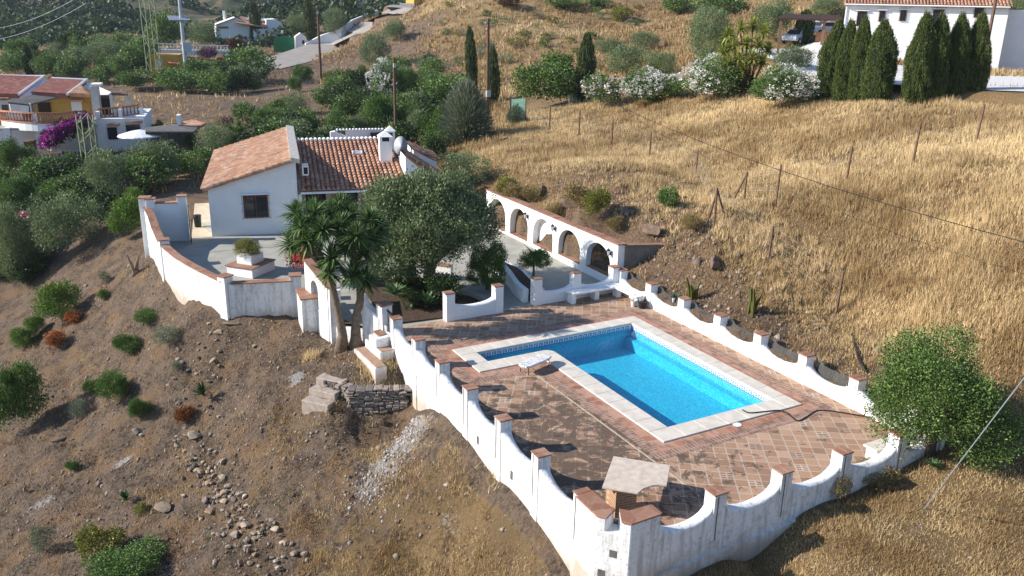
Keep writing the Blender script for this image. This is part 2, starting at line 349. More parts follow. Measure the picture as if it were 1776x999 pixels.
def strip(pts, w, name, mat, dz=.03, sub=6, hfn=None, label=None):
    """a ribbon of surface following the ground along pts (x, y)"""
    P = [Vector((p[0], p[1], 0)) for p in pts]; W = w if isinstance(w, list) else [w]*len(P); Q = []; WW = []
    for i in range(len(P)-1):
        for k in range(sub): t = k/sub; Q.append(P[i].lerp(P[i+1], t)); WW.append(W[i]*(1-t)+W[i+1]*t)
    Q.append(P[-1]); WW.append(W[-1]); b = MB().mat(mat); V = []; nw = 7
    zs = np.array([gz(q.x, q.y) for q in Q]); n_ = max(3, sub); ker = np.ones(n_)/n_; zs = np.convolve(np.pad(zs, n_//2, 'edge'), ker, 'same')[n_//2:n_//2+len(Q)] if len(Q) > 3 else zs
    for i, q in enumerate(Q):
        t = (Q[min(i+1, len(Q)-1)]-Q[max(i-1, 0)]).normalized(); n = Vector((-t.y, t.x, 0))
        zc = zs[i]
        for k in range(nw):
            s = (k/(nw-1)-.5)*WW[i]; p = q+n*s; g = gz(p.x, p.y); V.append((p.x, p.y, zc+dz if hfn is None else hfn(p, g)))
    b.add(V, [(i*nw+k, i*nw+k+1, (i+1)*nw+k+1, (i+1)*nw+k) for i in range(len(Q)-1) for k in range(nw-1)][::1])
    return b.build(name, smooth=True)

# ------------------------------------------------------------ shared materials
def whitewash(name, dirty=0., base=-2.):
    t = NT(name); a = t.noise(1.2, 5, .6); b = t.noise(14, 5, .7)
    c = t.mix(t.ramp(a, [(.3, 0.), (.7, 1.)]), (.77, .77, .76), (.84, .835, .82))
    if dirty:
        st = t.noise(1., 6, .75, t.map((5, 5, .5))); c = t.mix(t.ramp(st, [(.48, 0.), (.66, dirty*.8)]), c, (.36, .345, .32))
        pa = t.noise(3.2, 7, .75); c = t.mix(t.ramp(pa, [(.54, 0.), (.62, dirty*.6)]), c, (.50, .48, .44)); c = t.mix(t.ramp(t.noise(11, 7, .82), [(.56, 0.), (.63, dirty*.75)]), c, (.28, .27, .25))
        z = t.n('ShaderNodeSeparateXYZ'); t.l(t.P(), z.inputs[0])
        zz = t.math('ADD', z.outputs[2], t.math('MULTIPLY', t.math('SUBTRACT', t.noise(2.2, 5, .7), .5), 1.1)); m = t.n('ShaderNodeMapRange'); t.l(zz, m.inputs[0])
        m.inputs[1].default_value = base+.15; m.inputs[2].default_value = base+.75; m.inputs[3].default_value = .85*dirty; m.inputs[4].default_value = 0
        c = t.mix(m.outputs[0], c, (.40, .32, .24))
    t.col(c); t.bump(t.math('ADD', t.noise(7, 4, .6), t.math('MULTIPLY', b, .4)), .45, .03); return t.done(.9)
M = {}
M['white'] = whitewash('whitewash'); M['dirty'] = whitewash('weathered_whitewash', 1.0, -1.3); M['dirty2'] = whitewash('stained_whitewash', 1.0, -.95)
def m_cap():
    t = NT('terracotta_cap'); v = t.n('ShaderNodeTexVoronoi'); v.inputs['Scale'].default_value = 3.2; t.l(t.P(), v.inputs['Vector'])
    s = t.n('ShaderNodeSeparateColor'); t.l(v.outputs['Color'], s.inputs[0]); c = t.mix(s.outputs[0], (.25, .115, .07), (.36, .20, .135))
    c = t.mix(t.ramp(t.noise(6, 5, .7), [(.5, 0.), (.72, .7)]), c, (.30, .25, .20)); t.col(c); t.bump(t.noise(25), .4, .01); return t.done(.85)
M['cap'] = m_cap()
def m_roof(name, c1, c2, c3):
    t = NT(name); v = t.n('ShaderNodeTexVoronoi'); v.inputs['Scale'].default_value = 3.6; t.l(t.P(), v.inputs['Vector'])
    s = t.n('ShaderNodeSeparateColor'); t.l(v.outputs['Color'], s.inputs[0]); c = t.mix(s.outputs[0], c1, c2); c = t.mix(t.ramp(s.outputs[1], [(.7, 0.), (.95, .8)]), c, c3)
    c = t.mix(t.ramp(t.noise(1.6, 6, .7), [(.48, 0.), (.68, .65)]), c, (.13, .085, .06)); c = t.mix(t.ramp(t.noise(11, 4, .7), [(.58, 0.), (.72, .5)]), c, (.36, .30, .24)); t.col(c); t.bump(t.noise(30), .3, .01); return t.done(.85)
M['roof'] = m_roof('roof_tile', (.33, .15, .09), (.50, .27, .17), (.56, .38, .27)); M['roof2'] = m_roof('pale_roof_tile', (.40, .21, .125), (.52, .30, .19), (.58, .42, .32))
M['roofr'] = m_roof('red_roof_tile', (.26, .09, .07), (.34, .13, .10), (.40, .2, .15))
M['stone'] = simple('cream_stone', (.60, .55, .475), .7, var=.12, scale=3, bump=.004)
M['conc'] = simple('patio_concrete', (.34, .33, .285), .9, var=.14, scale=1.5, bump=.004); M['dconc'] = simple('dark_concrete', (.17, .15, .13), .95, var=.3, scale=2, bump=.02)
M['iron'] = simple('black_iron', (.02, .02, .022), .5, var=.1); M['wood'] = simple('weathered_wood', (.16, .10, .065), .85, var=.3, scale=9, bump=.005)
M['darkwood'] = simple('dark_wood', (.05, .025, .015), .7); M['glass'] = simple('window_glass', (.03, .035, .045), .08, var=.2)
M['grey'] = simple('grey_paint', (.33, .36, .38), .5, var=.06); M['pole'] = simple('pole_wood', (.15, .085, .055), .85, var=.2, scale=3)
M['galv'] = simple('galvanised_steel', (.42, .47, .52), .5, .3, var=.1); M['green'] = simple('green_paint', (.03, .22, .09), .5, var=.15); M['lattice'] = simple('lattice_steel', (.22, .27, .15), .6, .2, var=.2)
M['yellow'] = simple('ochre_render', (.55, .32, .07), .85, var=.12, scale=1); M['brick'] = simple('brick', (.32, .15, .08), .85, var=.3, scale=6)
M['soil'] = simple('bed_soil', (.07, .045, .03), .95, var=.4, scale=8, bump=.03); M['plastic'] = simple('white_plastic', (.75, .76, .78), .4, var=.03); M['black'] = simple('black_rubber', (.015, .017, .016), .5, var=.1)
M['asph'] = simple('lane_concrete', (.30, .27, .24), .9, var=.12, scale=.5); M['gravel'] = simple('pale_gravel', (.60, .58, .56), .95, var=.2, scale=5, bump=.03); M['roofmat'] = simple('cane_matting', (.12, .115, .11), .95, var=.3, scale=3)

# ------------------------------------------------------------ paved pool terrace, patio, lane, drive
def m_paving():
    t = NT('terracotta_paving'); 
    def brick(src, w, h, off, c1, c2, mort, ms=.02, sq=1):
        b = t.n('ShaderNodeTexBrick'); b.offset = off; b.squash = sq; t.l(src, b.inputs['Vector'])
        for k, v in (('Scale', 1), ('Mortar Size', ms), ('Brick Width', w), ('Row Height', h), ('Mortar Smooth', .3), ('Bias', 0)): b.inputs[k].default_value = v
        b.inputs['Color1'].default_value = (*c1, 1); b.inputs['Color2'].default_value = (*c2, 1); b.inputs['Mortar'].default_value = (*mort, 1); return b
    a = brick(t.map(rz=rad(34)), .34, .33, 0, (.30, .175, .11), (.43, .275, .18), (.45, .37, .29), .02)
    s = brick(t.map(rz=rad(34)), .17, .11, 0, (.24, .13, .09), (.34, .20, .14), (.50, .43, .34), .022)
    # now and then one square is laid with small bricks
    v = t.n('ShaderNodeTexWhiteNoise', noise_dimensions='2D'); sn = t.n('ShaderNodeVectorMath', operation='SNAP'); t.l(t.map(rz=rad(34)), sn.inputs[0]); sn.inputs[1].default_value = (.34, .33, 10); t.l(sn.outputs[0], v.inputs['Vector'])
    c = t.mix(t.ramp(v.outputs['Value'], [(.93, 0.), (.935, 1.)]), a.outputs['Color'], s.outputs['Color'])
    v2 = t.n('ShaderNodeTexWhiteNoise', noise_dimensions='3D'); t.l(sn.outputs[0], v2.inputs['Vector']); c = t.mix(t.ramp(v2.outputs['Value'], [(.0, .65), (.45, 0.)]), c, (.21, .125, .085)); c = t.mix(t.ramp(v2.outputs['Value'], [(.82, 0.), (1., .5)]), c, (.50, .33, .24))
    xyz = t.n('ShaderNodeSeparateXYZ'); t.l(t.P(), xyz.inputs[0])
    # lichen and mould grow in the damp corner
    m1 = t.noise(2.4, 8, .72, dist=.6); d = t.n('ShaderNodeVectorMath', operation='DISTANCE'); t.l(t.P(), d.inputs[0]); d.inputs[1].default_value = (11.6, 17.5, 0)
    loc = t.n('ShaderNodeMapRange'); t.l(d.outputs['Value'], loc.inputs[0]); loc.inputs[1].default_value = 1.5; loc.inputs[2].default_value = 5.5; loc.inputs[3].default_value = .13; loc.inputs[4].default_value = -.05
    k = t.math('ADD', m1, loc.outputs[0]); c = t.mix(t.ramp(k, [(.53, 0.), (.60, .85)]), c, (.085, .062, .045))
    c = t.mix(t.ramp(t.noise(3.2, 6, .7, t.map(loc=(9, 3, 0))), [(.60, 0.), (.68, .6)]), c, (.47, .36, .27))
    t.col(c); t.bump(a.outputs['Fac'], -.35, .01); return t.done(.85)
def m_course(name, w, h, c1, c2, rz=0, mort=(.38, .30, .24)):
    t = NT(name); b = t.n('ShaderNodeTexBrick'); b.offset = 0; t.l(t.map(rz=rz), b.inputs['Vector'])
    for k, v in (('Scale', 1), ('Mortar Size', .016), ('Brick Width', w), ('Row Height', h), ('Mortar Smooth', .3), ('Bias', 0)): b.inputs[k].default_value = v
    b.inputs['Color1'].default_value = (*c1, 1); b.inputs['Color2'].default_value = (*c2, 1); b.inputs['Mortar'].default_value = (*mort, 1)
    c = t.mix(t.ramp(t.noise(2.2, 7, .7), [(.5, 0.), (.62, .75)]), b.outputs['Color'], (.13, .09, .065)); t.col(c); t.bump(b.outputs['Fac'], -.35, .01); return t.done(.85)
PX0, PX1, PY0, PY1 = 14.02, 19.31, 16.48, 25.06; AX0, AY0 = 11.57, 22.95
IX0, IX1, IY0, IY1 = 14.64, 18.79, 17.10, 24.50; BX0, BY0 = 12.18, 23.58
def Lring(b, e0, e1, z):
    """ring between two L-shaped outlines; e = (x0,x1,y0,y1,ax0,ay0)"""
    L = lambda e: [(e[4], e[3]), (e[1], e[3]), (e[1], e[2]), (e[0], e[2]), (e[0], e[5]), (e[4], e[5])]
    A, B = L(e0), L(e1)
    for i in range(6): j = (i+1) % 6; b.face([(*A[i], z), (*B[i], z), (*B[j], z), (*A[j], z)][::-1])
def terr():
    b = MB().mat(m_paving())
    for R in [(9.95, 11.62, 12.8, 27.9), (11.62, 19.26, 25.0, 27.9), (11.62, 14.07, 12.8, 23.0), (14.07, 19.26, 12.8, 16.53), (19.26, 20.55, 12.8, 27.9)]:
        b.face([(R[0], R[2], 0), (R[1], R[2], 0), (R[1], R[3], 0), (R[0], R[3], 0)])
    for z, in ((-.0,),): pass
    setp(b.build('pool_terrace_paving'), kind='structure')
    o = (PX0, PX1, PY0, PY1, AX0, AY0); g = lambda d: (o[0]-d, o[1]+d, o[2]-d, o[3]+d, o[4]-d, o[5]-d)
    b = MB().mat(m_course('paving_border', .31, .31, (.36, .155, .095), (.46, .26, .18))); Lring(b, g(.36), g(-.05), .004)
    setp(b.build('paving_border'), kind='structure')
    h = m_course('soldier_course', .115, .30, (.22, .12, .085), (.36, .20, .14)); v = m_course('soldier_course_across', .30, .115, (.22, .12, .085), (.36, .20, .14))
    b = MB(); A, B = g(.70), g(.36); z = .006; W, E, S, N = A[0], A[1], A[2], A[3]
    b.mat(h)
    for R in [(W, E, S, B[2]), (A[4], E, B[3], N), (A[4], W, A[5], B[5])]: b.face([(R[0], R[2], z), (R[1], R[2], z), (R[1], R[3], z), (R[0], R[3], z)])
    b.mat(v)
    for R in [(W, B[0], B[2], A[5]), (W, B[0], A[5], B[5]), (B[1], E, B[2], B[3]), (A[4], B[4], B[5], B[3])]: b.face([(R[0], R[2], z+.002), (R[1], R[2], z+.002), (R[1], R[3], z+.002), (R[0], R[3], z+.002)])
    setp(b.build('paving_brick_course'), kind='structure')
    b = MB().mat(simple('pale_joint', (.40, .33, .26), .9)); b.bbox(13.14, 13.19, 14.2, 21.9, -.01, .012); setp(b.build('paving_joint_strip'), kind='structure')
    # patio and courtyard concrete, level with the terrace
    b = MB().mat(M['conc']); P = [(9.95, 27.9), (20.85, 27.9), (20.95, 29), (20.95, 41.2), (19.0, 43.5), (19.0, 47), (7.0, 47), (7.0, 43.85), (4.4, 44.3), (4.45, 39.2), (5.05, 36), (5.75, 33.6), (8.4, 32.8), (9.2, 29.5)]
    b.face([(*p, -.004) for p in P][::1]); setp(b.build('patio'), kind='structure')
    b = MB().mat(simple('pale_joint_b', (.42, .40, .36), .9)); b.tube([(4.6, 41.0, -.01), (7.5, 41.0, -.01), (12, 40.2, -.01)], .03, 4); setp(b.build('patio_joint'), kind='structure')
    # side path by the house, beige flags
    b = MB().mat(simple('beige_flags', (.48, .40, .29), .9, var=.15, scale=3)); b.face([(6.0, 43.9, .01), (7.0, 43.7, .01), (8.6, 52, -.1), (7.5, 52.2, -.1)]); setp(b.build('side_path'), kind='structure')
terr()
def ribbon3(P, name, mat):
    b = MB().mat(mat); V = []; nw = 5
    for i, (x, y, z, w) in enumerate(P):
        a, c = P[max(i-1, 0)], P[min(i+1, len(P)-1)]; t = Vector((c[0]-a[0], c[1]-a[1])).normalized()
        for k in range(nw): s_ = (k/(nw-1)-.5)*w; V.append((x-t.y*s_, y+t.x*s_, z+.02))
    b.add(V, [(i*nw+k, (i+1)*nw+k, (i+1)*nw+k+1, i*nw+k+1)[::-1] for i in range(len(P)-1) for k in range(nw-1)]); return b.build(name, smooth=True)
setp(ribbon3(LANE, 'lane', M['asph']), kind='structure'); setp(ribbon3(DRIVE, 'gravel_drive', M['gravel']), kind='structure')
# ------------------------------------------------------------ swimming pool
def m_mosaic():
    t = NT('pool_mosaic_caustics'); v = t.n('ShaderNodeTexWhiteNoise', noise_dimensions='3D'); sn = t.n('ShaderNodeVectorMath', operation='SNAP'); t.l(t.P(), sn.inputs[0]); sn.inputs[1].default_value = (.05, .05, .05); t.l(sn.outputs[0], v.inputs['Vector'])
    w = t.noise(9., 3, .6, t.map((1, .6, 1), rad(20)), 2.2)  # caustic light: thin bright streaks painted over the tile colours
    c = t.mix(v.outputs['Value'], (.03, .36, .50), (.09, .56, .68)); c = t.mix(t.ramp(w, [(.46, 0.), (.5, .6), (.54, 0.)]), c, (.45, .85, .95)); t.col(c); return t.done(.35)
def m_water():
    t = NT('pool_water'); t.t.nodes.remove(t.b); out = t.t.nodes['Material Output']
    tr = t.n('ShaderNodeBsdfTransparent'); tr.inputs[0].default_value = (.50, .86, .95, 1); gl = t.n('ShaderNodeBsdfGlossy'); gl.inputs['Roughness'].default_value = .03
    b = t.n('ShaderNodeBump'); b.inputs['Strength'].default_value = .35; b.inputs['Distance'].default_value = .02
    h = t.noise(9, 3, .6, t.map((1, .5, 1), rad(25)), 1.0); t.l(h, b.inputs['Height']); t.l(b.outputs[0], gl.inputs['Normal'])
    g = t.n('ShaderNodeNewGeometry'); dt = t.n('ShaderNodeVectorMath', operation='DOT_PRODUCT'); t.l(b.outputs[0], dt.inputs[0]); t.l(g.outputs['Incoming'], dt.inputs[1])
    f = t.math('ADD', .02, t.math('MULTIPLY', .98, t.math('POWER', t.math('SUBTRACT', 1, t.math('ABSOLUTE', dt.outputs['Value'])), 5)))   # Schlick, the same from above and below
    m = t.n('ShaderNodeMixShader'); t.l(f, m.inputs[0]); t.l(tr.outputs[0], m.inputs[1]); t.l(gl.outputs[0], m.inputs[2]); t.l(m.outputs[0], out.inputs['Surface']); return t.m
def pool():
    root = empty('swimming_pool', ((IX0+IX1)/2, (IY0+IY1)/2, 0), label='L-shaped blue swimming pool with pale stone rim and Greek key tile band', cat='pool')
    off = Vector(root.location)
    def fin(b, n, par=root, **k):
        b.v = [tuple(Vector(p)-off) for p in b.v]; return b.build(n, par, **k)
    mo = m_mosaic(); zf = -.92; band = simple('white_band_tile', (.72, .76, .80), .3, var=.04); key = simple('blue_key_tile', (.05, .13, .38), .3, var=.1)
    L = [(BX0, IY1), (IX1, IY1), (IX1, IY0), (IX0, IY0), (IX0, BY0), (BX0, BY0)]
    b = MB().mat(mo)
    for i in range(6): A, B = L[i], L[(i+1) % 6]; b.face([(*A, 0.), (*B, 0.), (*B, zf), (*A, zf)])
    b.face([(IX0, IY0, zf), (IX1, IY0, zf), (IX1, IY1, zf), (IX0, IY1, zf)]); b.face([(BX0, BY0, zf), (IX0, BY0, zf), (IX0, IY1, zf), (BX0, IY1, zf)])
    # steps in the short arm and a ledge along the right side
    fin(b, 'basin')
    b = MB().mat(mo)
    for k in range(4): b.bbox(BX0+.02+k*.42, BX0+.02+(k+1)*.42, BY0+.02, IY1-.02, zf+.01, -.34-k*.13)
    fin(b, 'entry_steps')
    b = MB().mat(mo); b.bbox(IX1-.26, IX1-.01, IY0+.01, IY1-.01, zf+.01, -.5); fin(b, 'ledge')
    # band of tiles under the rim with a meander in blue
    bb = MB().mat(band); kk = MB().mat(key); e = .012
    for i in range(6):
        A, B = Vector((*L[i], 0)), Vector((*L[(i+1) % 6], 0)); d = (B-A); ln = d.length; d.normalize(); n = Vector((d.y, -d.x, 0))  # into the pool (outline is clockwise)
        q = lambda s, z, o: tuple(A+d*s+n*o+Vector((0, 0, z)))
        o0 = e if i != 4 else e
        bb.face([q(0, -.012, e), q(ln, -.012, e), q(ln, -.27, e), q(0, -.27, e)])
        per = .21; w = .014; z0 = -.232
        def bar(s0, s1, za, zb):
            if s1 > ln-.01: return
            kk.face([q(s0, zb, e+.004), q(s1, zb, e+.004), q(s1, za, e+.004), q(s0, za, e+.004)])
        for k in range(int(ln/per)):
            s = .02+k*per
            bar(s, s+w*2, z0, -.07); bar(s, s+.15, -.07-w*2, -.07); bar(s+.15-w*2, s+.15, -.175, -.07); bar(s+.07, s+.15, -.175, -.175+w*2); bar(s+.07, s+.07+w*1.6, -.175, -.125)
            bar(s, s+per, z0, z0+w*1.8)
        bar(0, ln-.02, -.262, -.250)
    fin(bb, 'border_tiles'); fin(kk, 'greek_key_pattern')
    # rim slabs
    b = MB().mat(M['stone'])
    def slabrow(x0, x1, y0, y1, n, ax):
        for k in range(n):
            a, c = k/n, (k+1)/n; g = .0012
            if ax == 0: b.bbox(x0+(x1-x0)*a+g, x0+(x1-x0)*c-g, y0, y1, -.03, .045)
            else: b.bbox(x0, x1, y0+(y1-y0)*a+g, y0+(y1-y0)*c-g, -.03, .045)
    ov = .035
    slabrow(AX0, PX1, IY1-ov, PY1, 11, 0); slabrow(IX1-ov, PX1, PY0, IY1-ov-.004, 11, 1); slabrow(PX0, IX1-ov-.004, PY0, IY0+ov, 6, 0)
    slabrow(PX0, IX0+ov, IY0+ov+.004, BY0-.35, 9, 1); slabrow(AX0, PX0-.004, AY0, BY0+ov, 4, 0); slabrow(AX0, BX0+ov, BY0+ov+.004, IY1-ov-.004, 1, 1)
    P = [(PX0, BY0-.346), (IX0+ov, BY0-.346)]+[(IX0+ov-.34+.34*math.cos(a), BY0+ov-.34+.34*math.sin(a)) for a in np.linspace(0, math.pi/2, 8)]+[(PX0, BY0+ov)]
    b.prism(P, -.03, .045); fin(b, 'rim', bevel=.01)
    b = MB().mat(m_water()); zw = -.19
    b.face([(IX0, IY0, zw), (IX1, IY0, zw), (IX1, IY1, zw), (IX0, IY1, zw)]); b.face([(BX0, BY0, zw), (IX0, BY0, zw), (IX0, IY1, zw), (BX0, IY1, zw)])
    fin(b, 'water')
    b = MB().mat(M['plastic']); b.lathe([(.0, 0), (.09, 0), (.09, .02), (.0, .025)], (17.1, 17.55, zf+.02), 14); fin(b, 'floor_drain')
    b = MB().mat(M['plastic']); s = at_z(1279, 737, 0); b.lathe([(.0, 0), (.13, 0), (.13, .012), (.11, .02), (.0, .022)], (s[0], s[1], .006), 20)
    o = b.build('skimmer_lid'); setp(o, 'round white skimmer lid set in the paving beside the pool', 'lid')
pool()

# ------------------------------------------------------------ scalloped parapets with terracotta capped pillars
def wall(name, A, B, pil, zb, label, mat, group='whitewashed scalloped parapets', pw=.34, wt=.30, z1=1.0, zsh=.78, zdip=.38, outer=0, joints=False, ends=(True, True), zbf=None, cat='wall'):
    """parapet from A to B; pil = distances of pillar centres"""
    A, B = Vector(A), Vector(B); d = B-A; ln = d.length; d.normalize(); n = Vector((-d.y, d.x)); rz = math.atan2(d.y, d.x)
    root = empty(name, (A.x, A.y, 0), rz, label, cat, group); b = MB().mat(mat)
    # between pillars: a dipping band with a rounded top
    segs = [(pil[i]+pw/2-.01, pil[i+1]-pw/2+.01) for i in range(len(pil)-1)]; h = wt/2
    for s0, s1 in segs:
        V = []; N = 20
        for i in range(N+1):
            t = i/N; s = s0+(s1-s0)*(.5-.5*math.cos(math.pi*t)); u = (s-s0)/(s1-s0)*2-1; zt = zsh-(zsh-zdip)*math.sqrt(max(0, 1-abs(u)**2.2))
            bt = zbf(s) if zbf else zb
            V += [(s, -h, bt), (s, -h, zt-.07), (s, -h*.72, zt-.012), (s, 0, zt+.012), (s, h*.72, zt-.012), (s, h, zt-.07), (s, h, bt)]
        b.add(V, [(i*7+k, (i+1)*7+k, (i+1)*7+k+1, i*7+k+1) for i in range(N) for k in range(6)])
    for p in pil:
        bt = (zbf(p) if zbf else zb); b.bbox(p-pw/2, p+pw/2, -h-.025, h+.025, bt, z1-.05)
    o = b.build('wall_body', root); o.data.polygons.foreach_set('use_smooth', [True]*len(segs)*0+[False]*len(o.data.polygons))
    for f in o.data.polygons:
        if abs(f.normal.z) > .05 and abs(f.normal.z) < .999: f.use_smooth = True
    cb = MB().mat(M['cap']); cb.bbox(-pw/2-.025, -.004, -h-.045, h+.045, 0, .04); cb.bbox(.004, pw/2+.025, -h-.045, h+.045, 0, .04); c0 = None
    for p in pil:
        if c0 is None: c0 = cb.build('pillar_cap', root, (p, 0, z1-.05), bevel=.006)
        else: c = c0.copy(); COL.objects.link(c); c.parent = root; c.location = (p, 0, z1-.05)
    if joints:
        jb = MB().mat(M['dconc']); jb.bbox(-.012, .012, -.004, .004, -1.15, 0); j0 = None
        for p in pil[joints-1:]:
            if j0 is None: j0 = jb.build('drain_slot', root, (p-pw/2+.10, outer*(h+.034), z1-.08))
            else: c = j0.copy(); COL.objects.link(c); c.parent = root; c.location = (p-pw/2+.10, outer*(h+.034), z1-.08)
    return root
# left wall: runs from the gate (far) to the front corner (near)
LA, LB = (10.09, 26.75), (9.74, 13.55); Ld = (Vector(LB)-Vector(LA)).length
wl = wall('parapet_wall', LA, LB, [.25, 2.38, 4.42, 6.5, 8.62, 10.7, 12.72], -2.2, 'long outer parapet along the left side of the pool, streaked white with a dip between every two pillars', M['dirty'], outer=-1, joints=1)
b = MB().mat(simple('cement_footing', (.42, .38, .32), .95, var=.2)); b.bbox(-.1, Ld-.2, -.27, .05, -2.4, -.62)
def gb():
    b = MB().mat(simple('cement_footing_b', (.40, .36, .30), .95, var=.25, bump=.02)); V = []
    for i in range(24):
        s = Ld*i/23; p = Vector(LA).lerp(Vector(LB), i/23); z = gz(9.3, p.y)+.04; V += [(s, -.30, z-.6), (s, -.30, z), (s, -.13, z+.12), (s, -.13, z-.6)]
    b.add(V, [(i*4+k, (i+1)*4+k, (i+1)*4+(k+1) % 4, i*4+(k+1) % 4) for i in range(23) for k in range(4)]); b.build('footing', wl)
gb()
b = MB().mat(simple('hole_dark', (.10, .095, .09), .95))
for s in (7.35, 9.45): b.bbox(s-.07, s+.07, -.155, -.147, -.42, -.16)
b.build('weep_hole', wl)
wall('parapet_wall', (20.66, 28.15), (20.66, 12.9), [.33, 2.36, 4.38, 6.4, 8.42, 10.44, 12.46, 14.5], -.5, 'long bright parapet along the uphill right side of the pool with a lantern on its third pillar', M['white'])
wf = wall('parapet_wall', (10.55, 12.76), (20.6, 12.76), [.08, 1.97, 4.05, 6.1, 8.2, 9.85], -1.9, 'front parapet on the downhill edge nearest the camera, shaded on its outer face', M['dirty2'], outer=-1, joints=1, zdip=.34)
b = MB().mat(M['dirty2']); b.add([(.0, -.30, -2.3), (9.9, -.30, -2.3), (9.9, -.235, -.30), (.0, -.235, -.62), (.0, -.1, -2.3), (9.9, -.1, -2.3), (9.9, -.1, -.27), (.0, -.1, -.58)], [(0, 1, 2, 3), (3, 2, 6, 7), (1, 5, 6, 2), (4, 0, 3, 7)]); b.build('retaining_base', wf)
# corner where the two outer walls meet, cut off at an angle
def corner():
    root = empty('corner_pillar', (9.8, 13, 0), label='angled corner block where the left and front parapets meet, capped with terracotta tiles', cat='pillar', group='whitewashed scalloped parapets')
    P = [(9.52, 13.95), (9.50, 13.16), (9.98, 12.54), (10.72, 12.56), (10.72, 12.92), (10.2, 12.94), (9.92, 13.25), (9.92, 13.95)]
    b = MB().mat(M['dirty2']); b.prism([(x-9.8, y-13) for x, y in P], -2.2, .62)
    def pr(Q, z0, z1): b.prism([(x-9.8, y-13) for x, y in Q], z0, z1)
    pr([(9.52, 13.95), (9.50, 13.16), (9.63, 13.0), (9.98, 13.18), (9.92, 13.25), (9.92, 13.95)], .6, .96); pr([(9.85, 12.71), (9.98, 12.54), (10.72, 12.56), (10.72, 12.92), (10.2, 12.94), (10.05, 13.1)], .6, .96)
    b.build('wall_body', root, bevel=.015)
    for Q in ([(9.49, 13.97), (9.47, 13.14), (9.62, 12.95), (10.02, 13.16), (9.95, 13.27), (9.95, 13.97)], [(9.82, 12.69), (9.97, 12.51), (10.75, 12.53), (10.75, 12.95), (10.22, 12.97), (10.07, 13.13)]):
        c = MB().mat(M['cap']); c.prism([(x-9.8, y-13) for x, y in Q], .96, 1.005); c.build('pillar_cap', root, bevel=.006)
    t = Vector((.48, -.62)).normalized()
    for s, z, w in ((.18, -.45, .17), (.42, .12, .17)):
        c = MB().mat(simple('hole_dark_c', (.13, .12, .11), .95)); p = Vector((9.50, 13.16))+t*s; c.box((p.x-9.8, p.y-13, z), (w, .012, .18), math.atan2(t.y, t.x)); c.build('weep_hole', root)
    return root
corner()
# far side of the terrace: two short pieces with the opening to the courtyard between them
wall('parapet_wall', (12.50, 27.86), (15.02, 27.86), [.225, 2.295], -.6, 'short detached parapet with one dip beside the olive tree bed', M['white'], z1=1.12, zsh=.72, zdip=.48)
wall('parapet_wall', (16.38, 28.0), (20.5, 28.0), [.24, 2.08, 4.0], -.6, 'parapet with two dips behind the L-shaped white bench', M['white'], z1=1.12, zsh=.72, zdip=.45)

# white bench in the corner
def bench():
    root = empty('stone_bench', (19.6, 27.4, 0), label='L-shaped white bench built into the far corner of the pool terrace', cat='bench')
    b = MB().mat(M['white']); o = (19.6, 27.4)
    P = [(17.9, 27.82), (20.48, 27.82), (20.48, 25.9), (20.0, 25.9), (20.0, 27.32), (17.9, 27.32)]
    b.prism([(x-o[0], y-o[1]) for x, y in P][::-1], .36, .44); b.build('seat', root, bevel=.015)
    for x, y in ((18.0, 27.5), (19.15, 27.55), (20.15, 27.4), (20.25, 26.0)):
        b = MB().mat(M['white']); b.box((x-o[0], y-o[1], .18), (.2, .34, .359)); b.build('leg', root)
bench()
# ------------------------------------------------------------ courtyard walls
def arched_wall(root, A, B, zb, zt, ops, th, mat, name='wall_body', niche=(), n=200, ztf=None):
    """wall from A to B; ops = (centre, half width, sill, spring, apex)"""
    A, B = Vector(A), Vector(B); ln = (B-A).length; b = MB().mat(mat); S = set([0., ln])
    for c, w, si, sp, ap in ops:
        for k in range(17): S.add(c-w*math.cos(math.pi*k/16))
    S = sorted(S); h = th/2; T = ztf or (lambda s: zt)
    def op(s):
        for i, (c, w, si, sp, ap) in enumerate(ops):
            if abs(s-c) < w+1e-6: return i, si, sp+(ap-sp)*math.sqrt(max(0, 1-((s-c)/w)**2))
        return None
    for s0, s1 in zip(S[:-1], S[1:]):
        if s1-s0 < 1e-6: continue
        o = op((s0+s1)/2)
        def slab(za0, zb0, za1, zb1):
            b.add([(s0, -h, za0), (s1, -h, za1), (s1, -h, zb1), (s0, -h, zb0), (s0, h, za0), (s1, h, za1), (s1, h, zb1), (s0, h, zb0)], [(0, 1, 2, 3), (5, 4, 7, 6), (3, 2, 6, 7), (0, 4, 5, 1)])
        if o is None: slab(zb, T(s0), zb, T(s1))
        else:
            c, w, si, sp, ap = ops[o[0]]; f = lambda s: sp+(ap-sp)*math.sqrt(max(0, 1-min(1, abs(s-c)/w)**2))
            slab(zb, si, zb, si); slab(f(s0), T(s0), f(s1), T(s1))
            if o[0] in niche: b.add([(s0, h*.8, si), (s1, h*.8, si), (s1, h*.8, f(s1)), (s0, h*.8, f(s0))], [(0, 1, 2, 3)])
    for c, w, si, sp, ap in ops:
        for s in (c-w, c+w): b.add([(s, -h, si), (s, h, si), (s, h, sp), (s, -h, sp)], [(0, 1, 2, 3)])
    for s in (0, ln): b.add([(s, -h, zb), (s, h, zb), (s, h, T(s)), (s, -h, T(s))], [(0, 1, 2, 3)])
    return b.build(name, root)
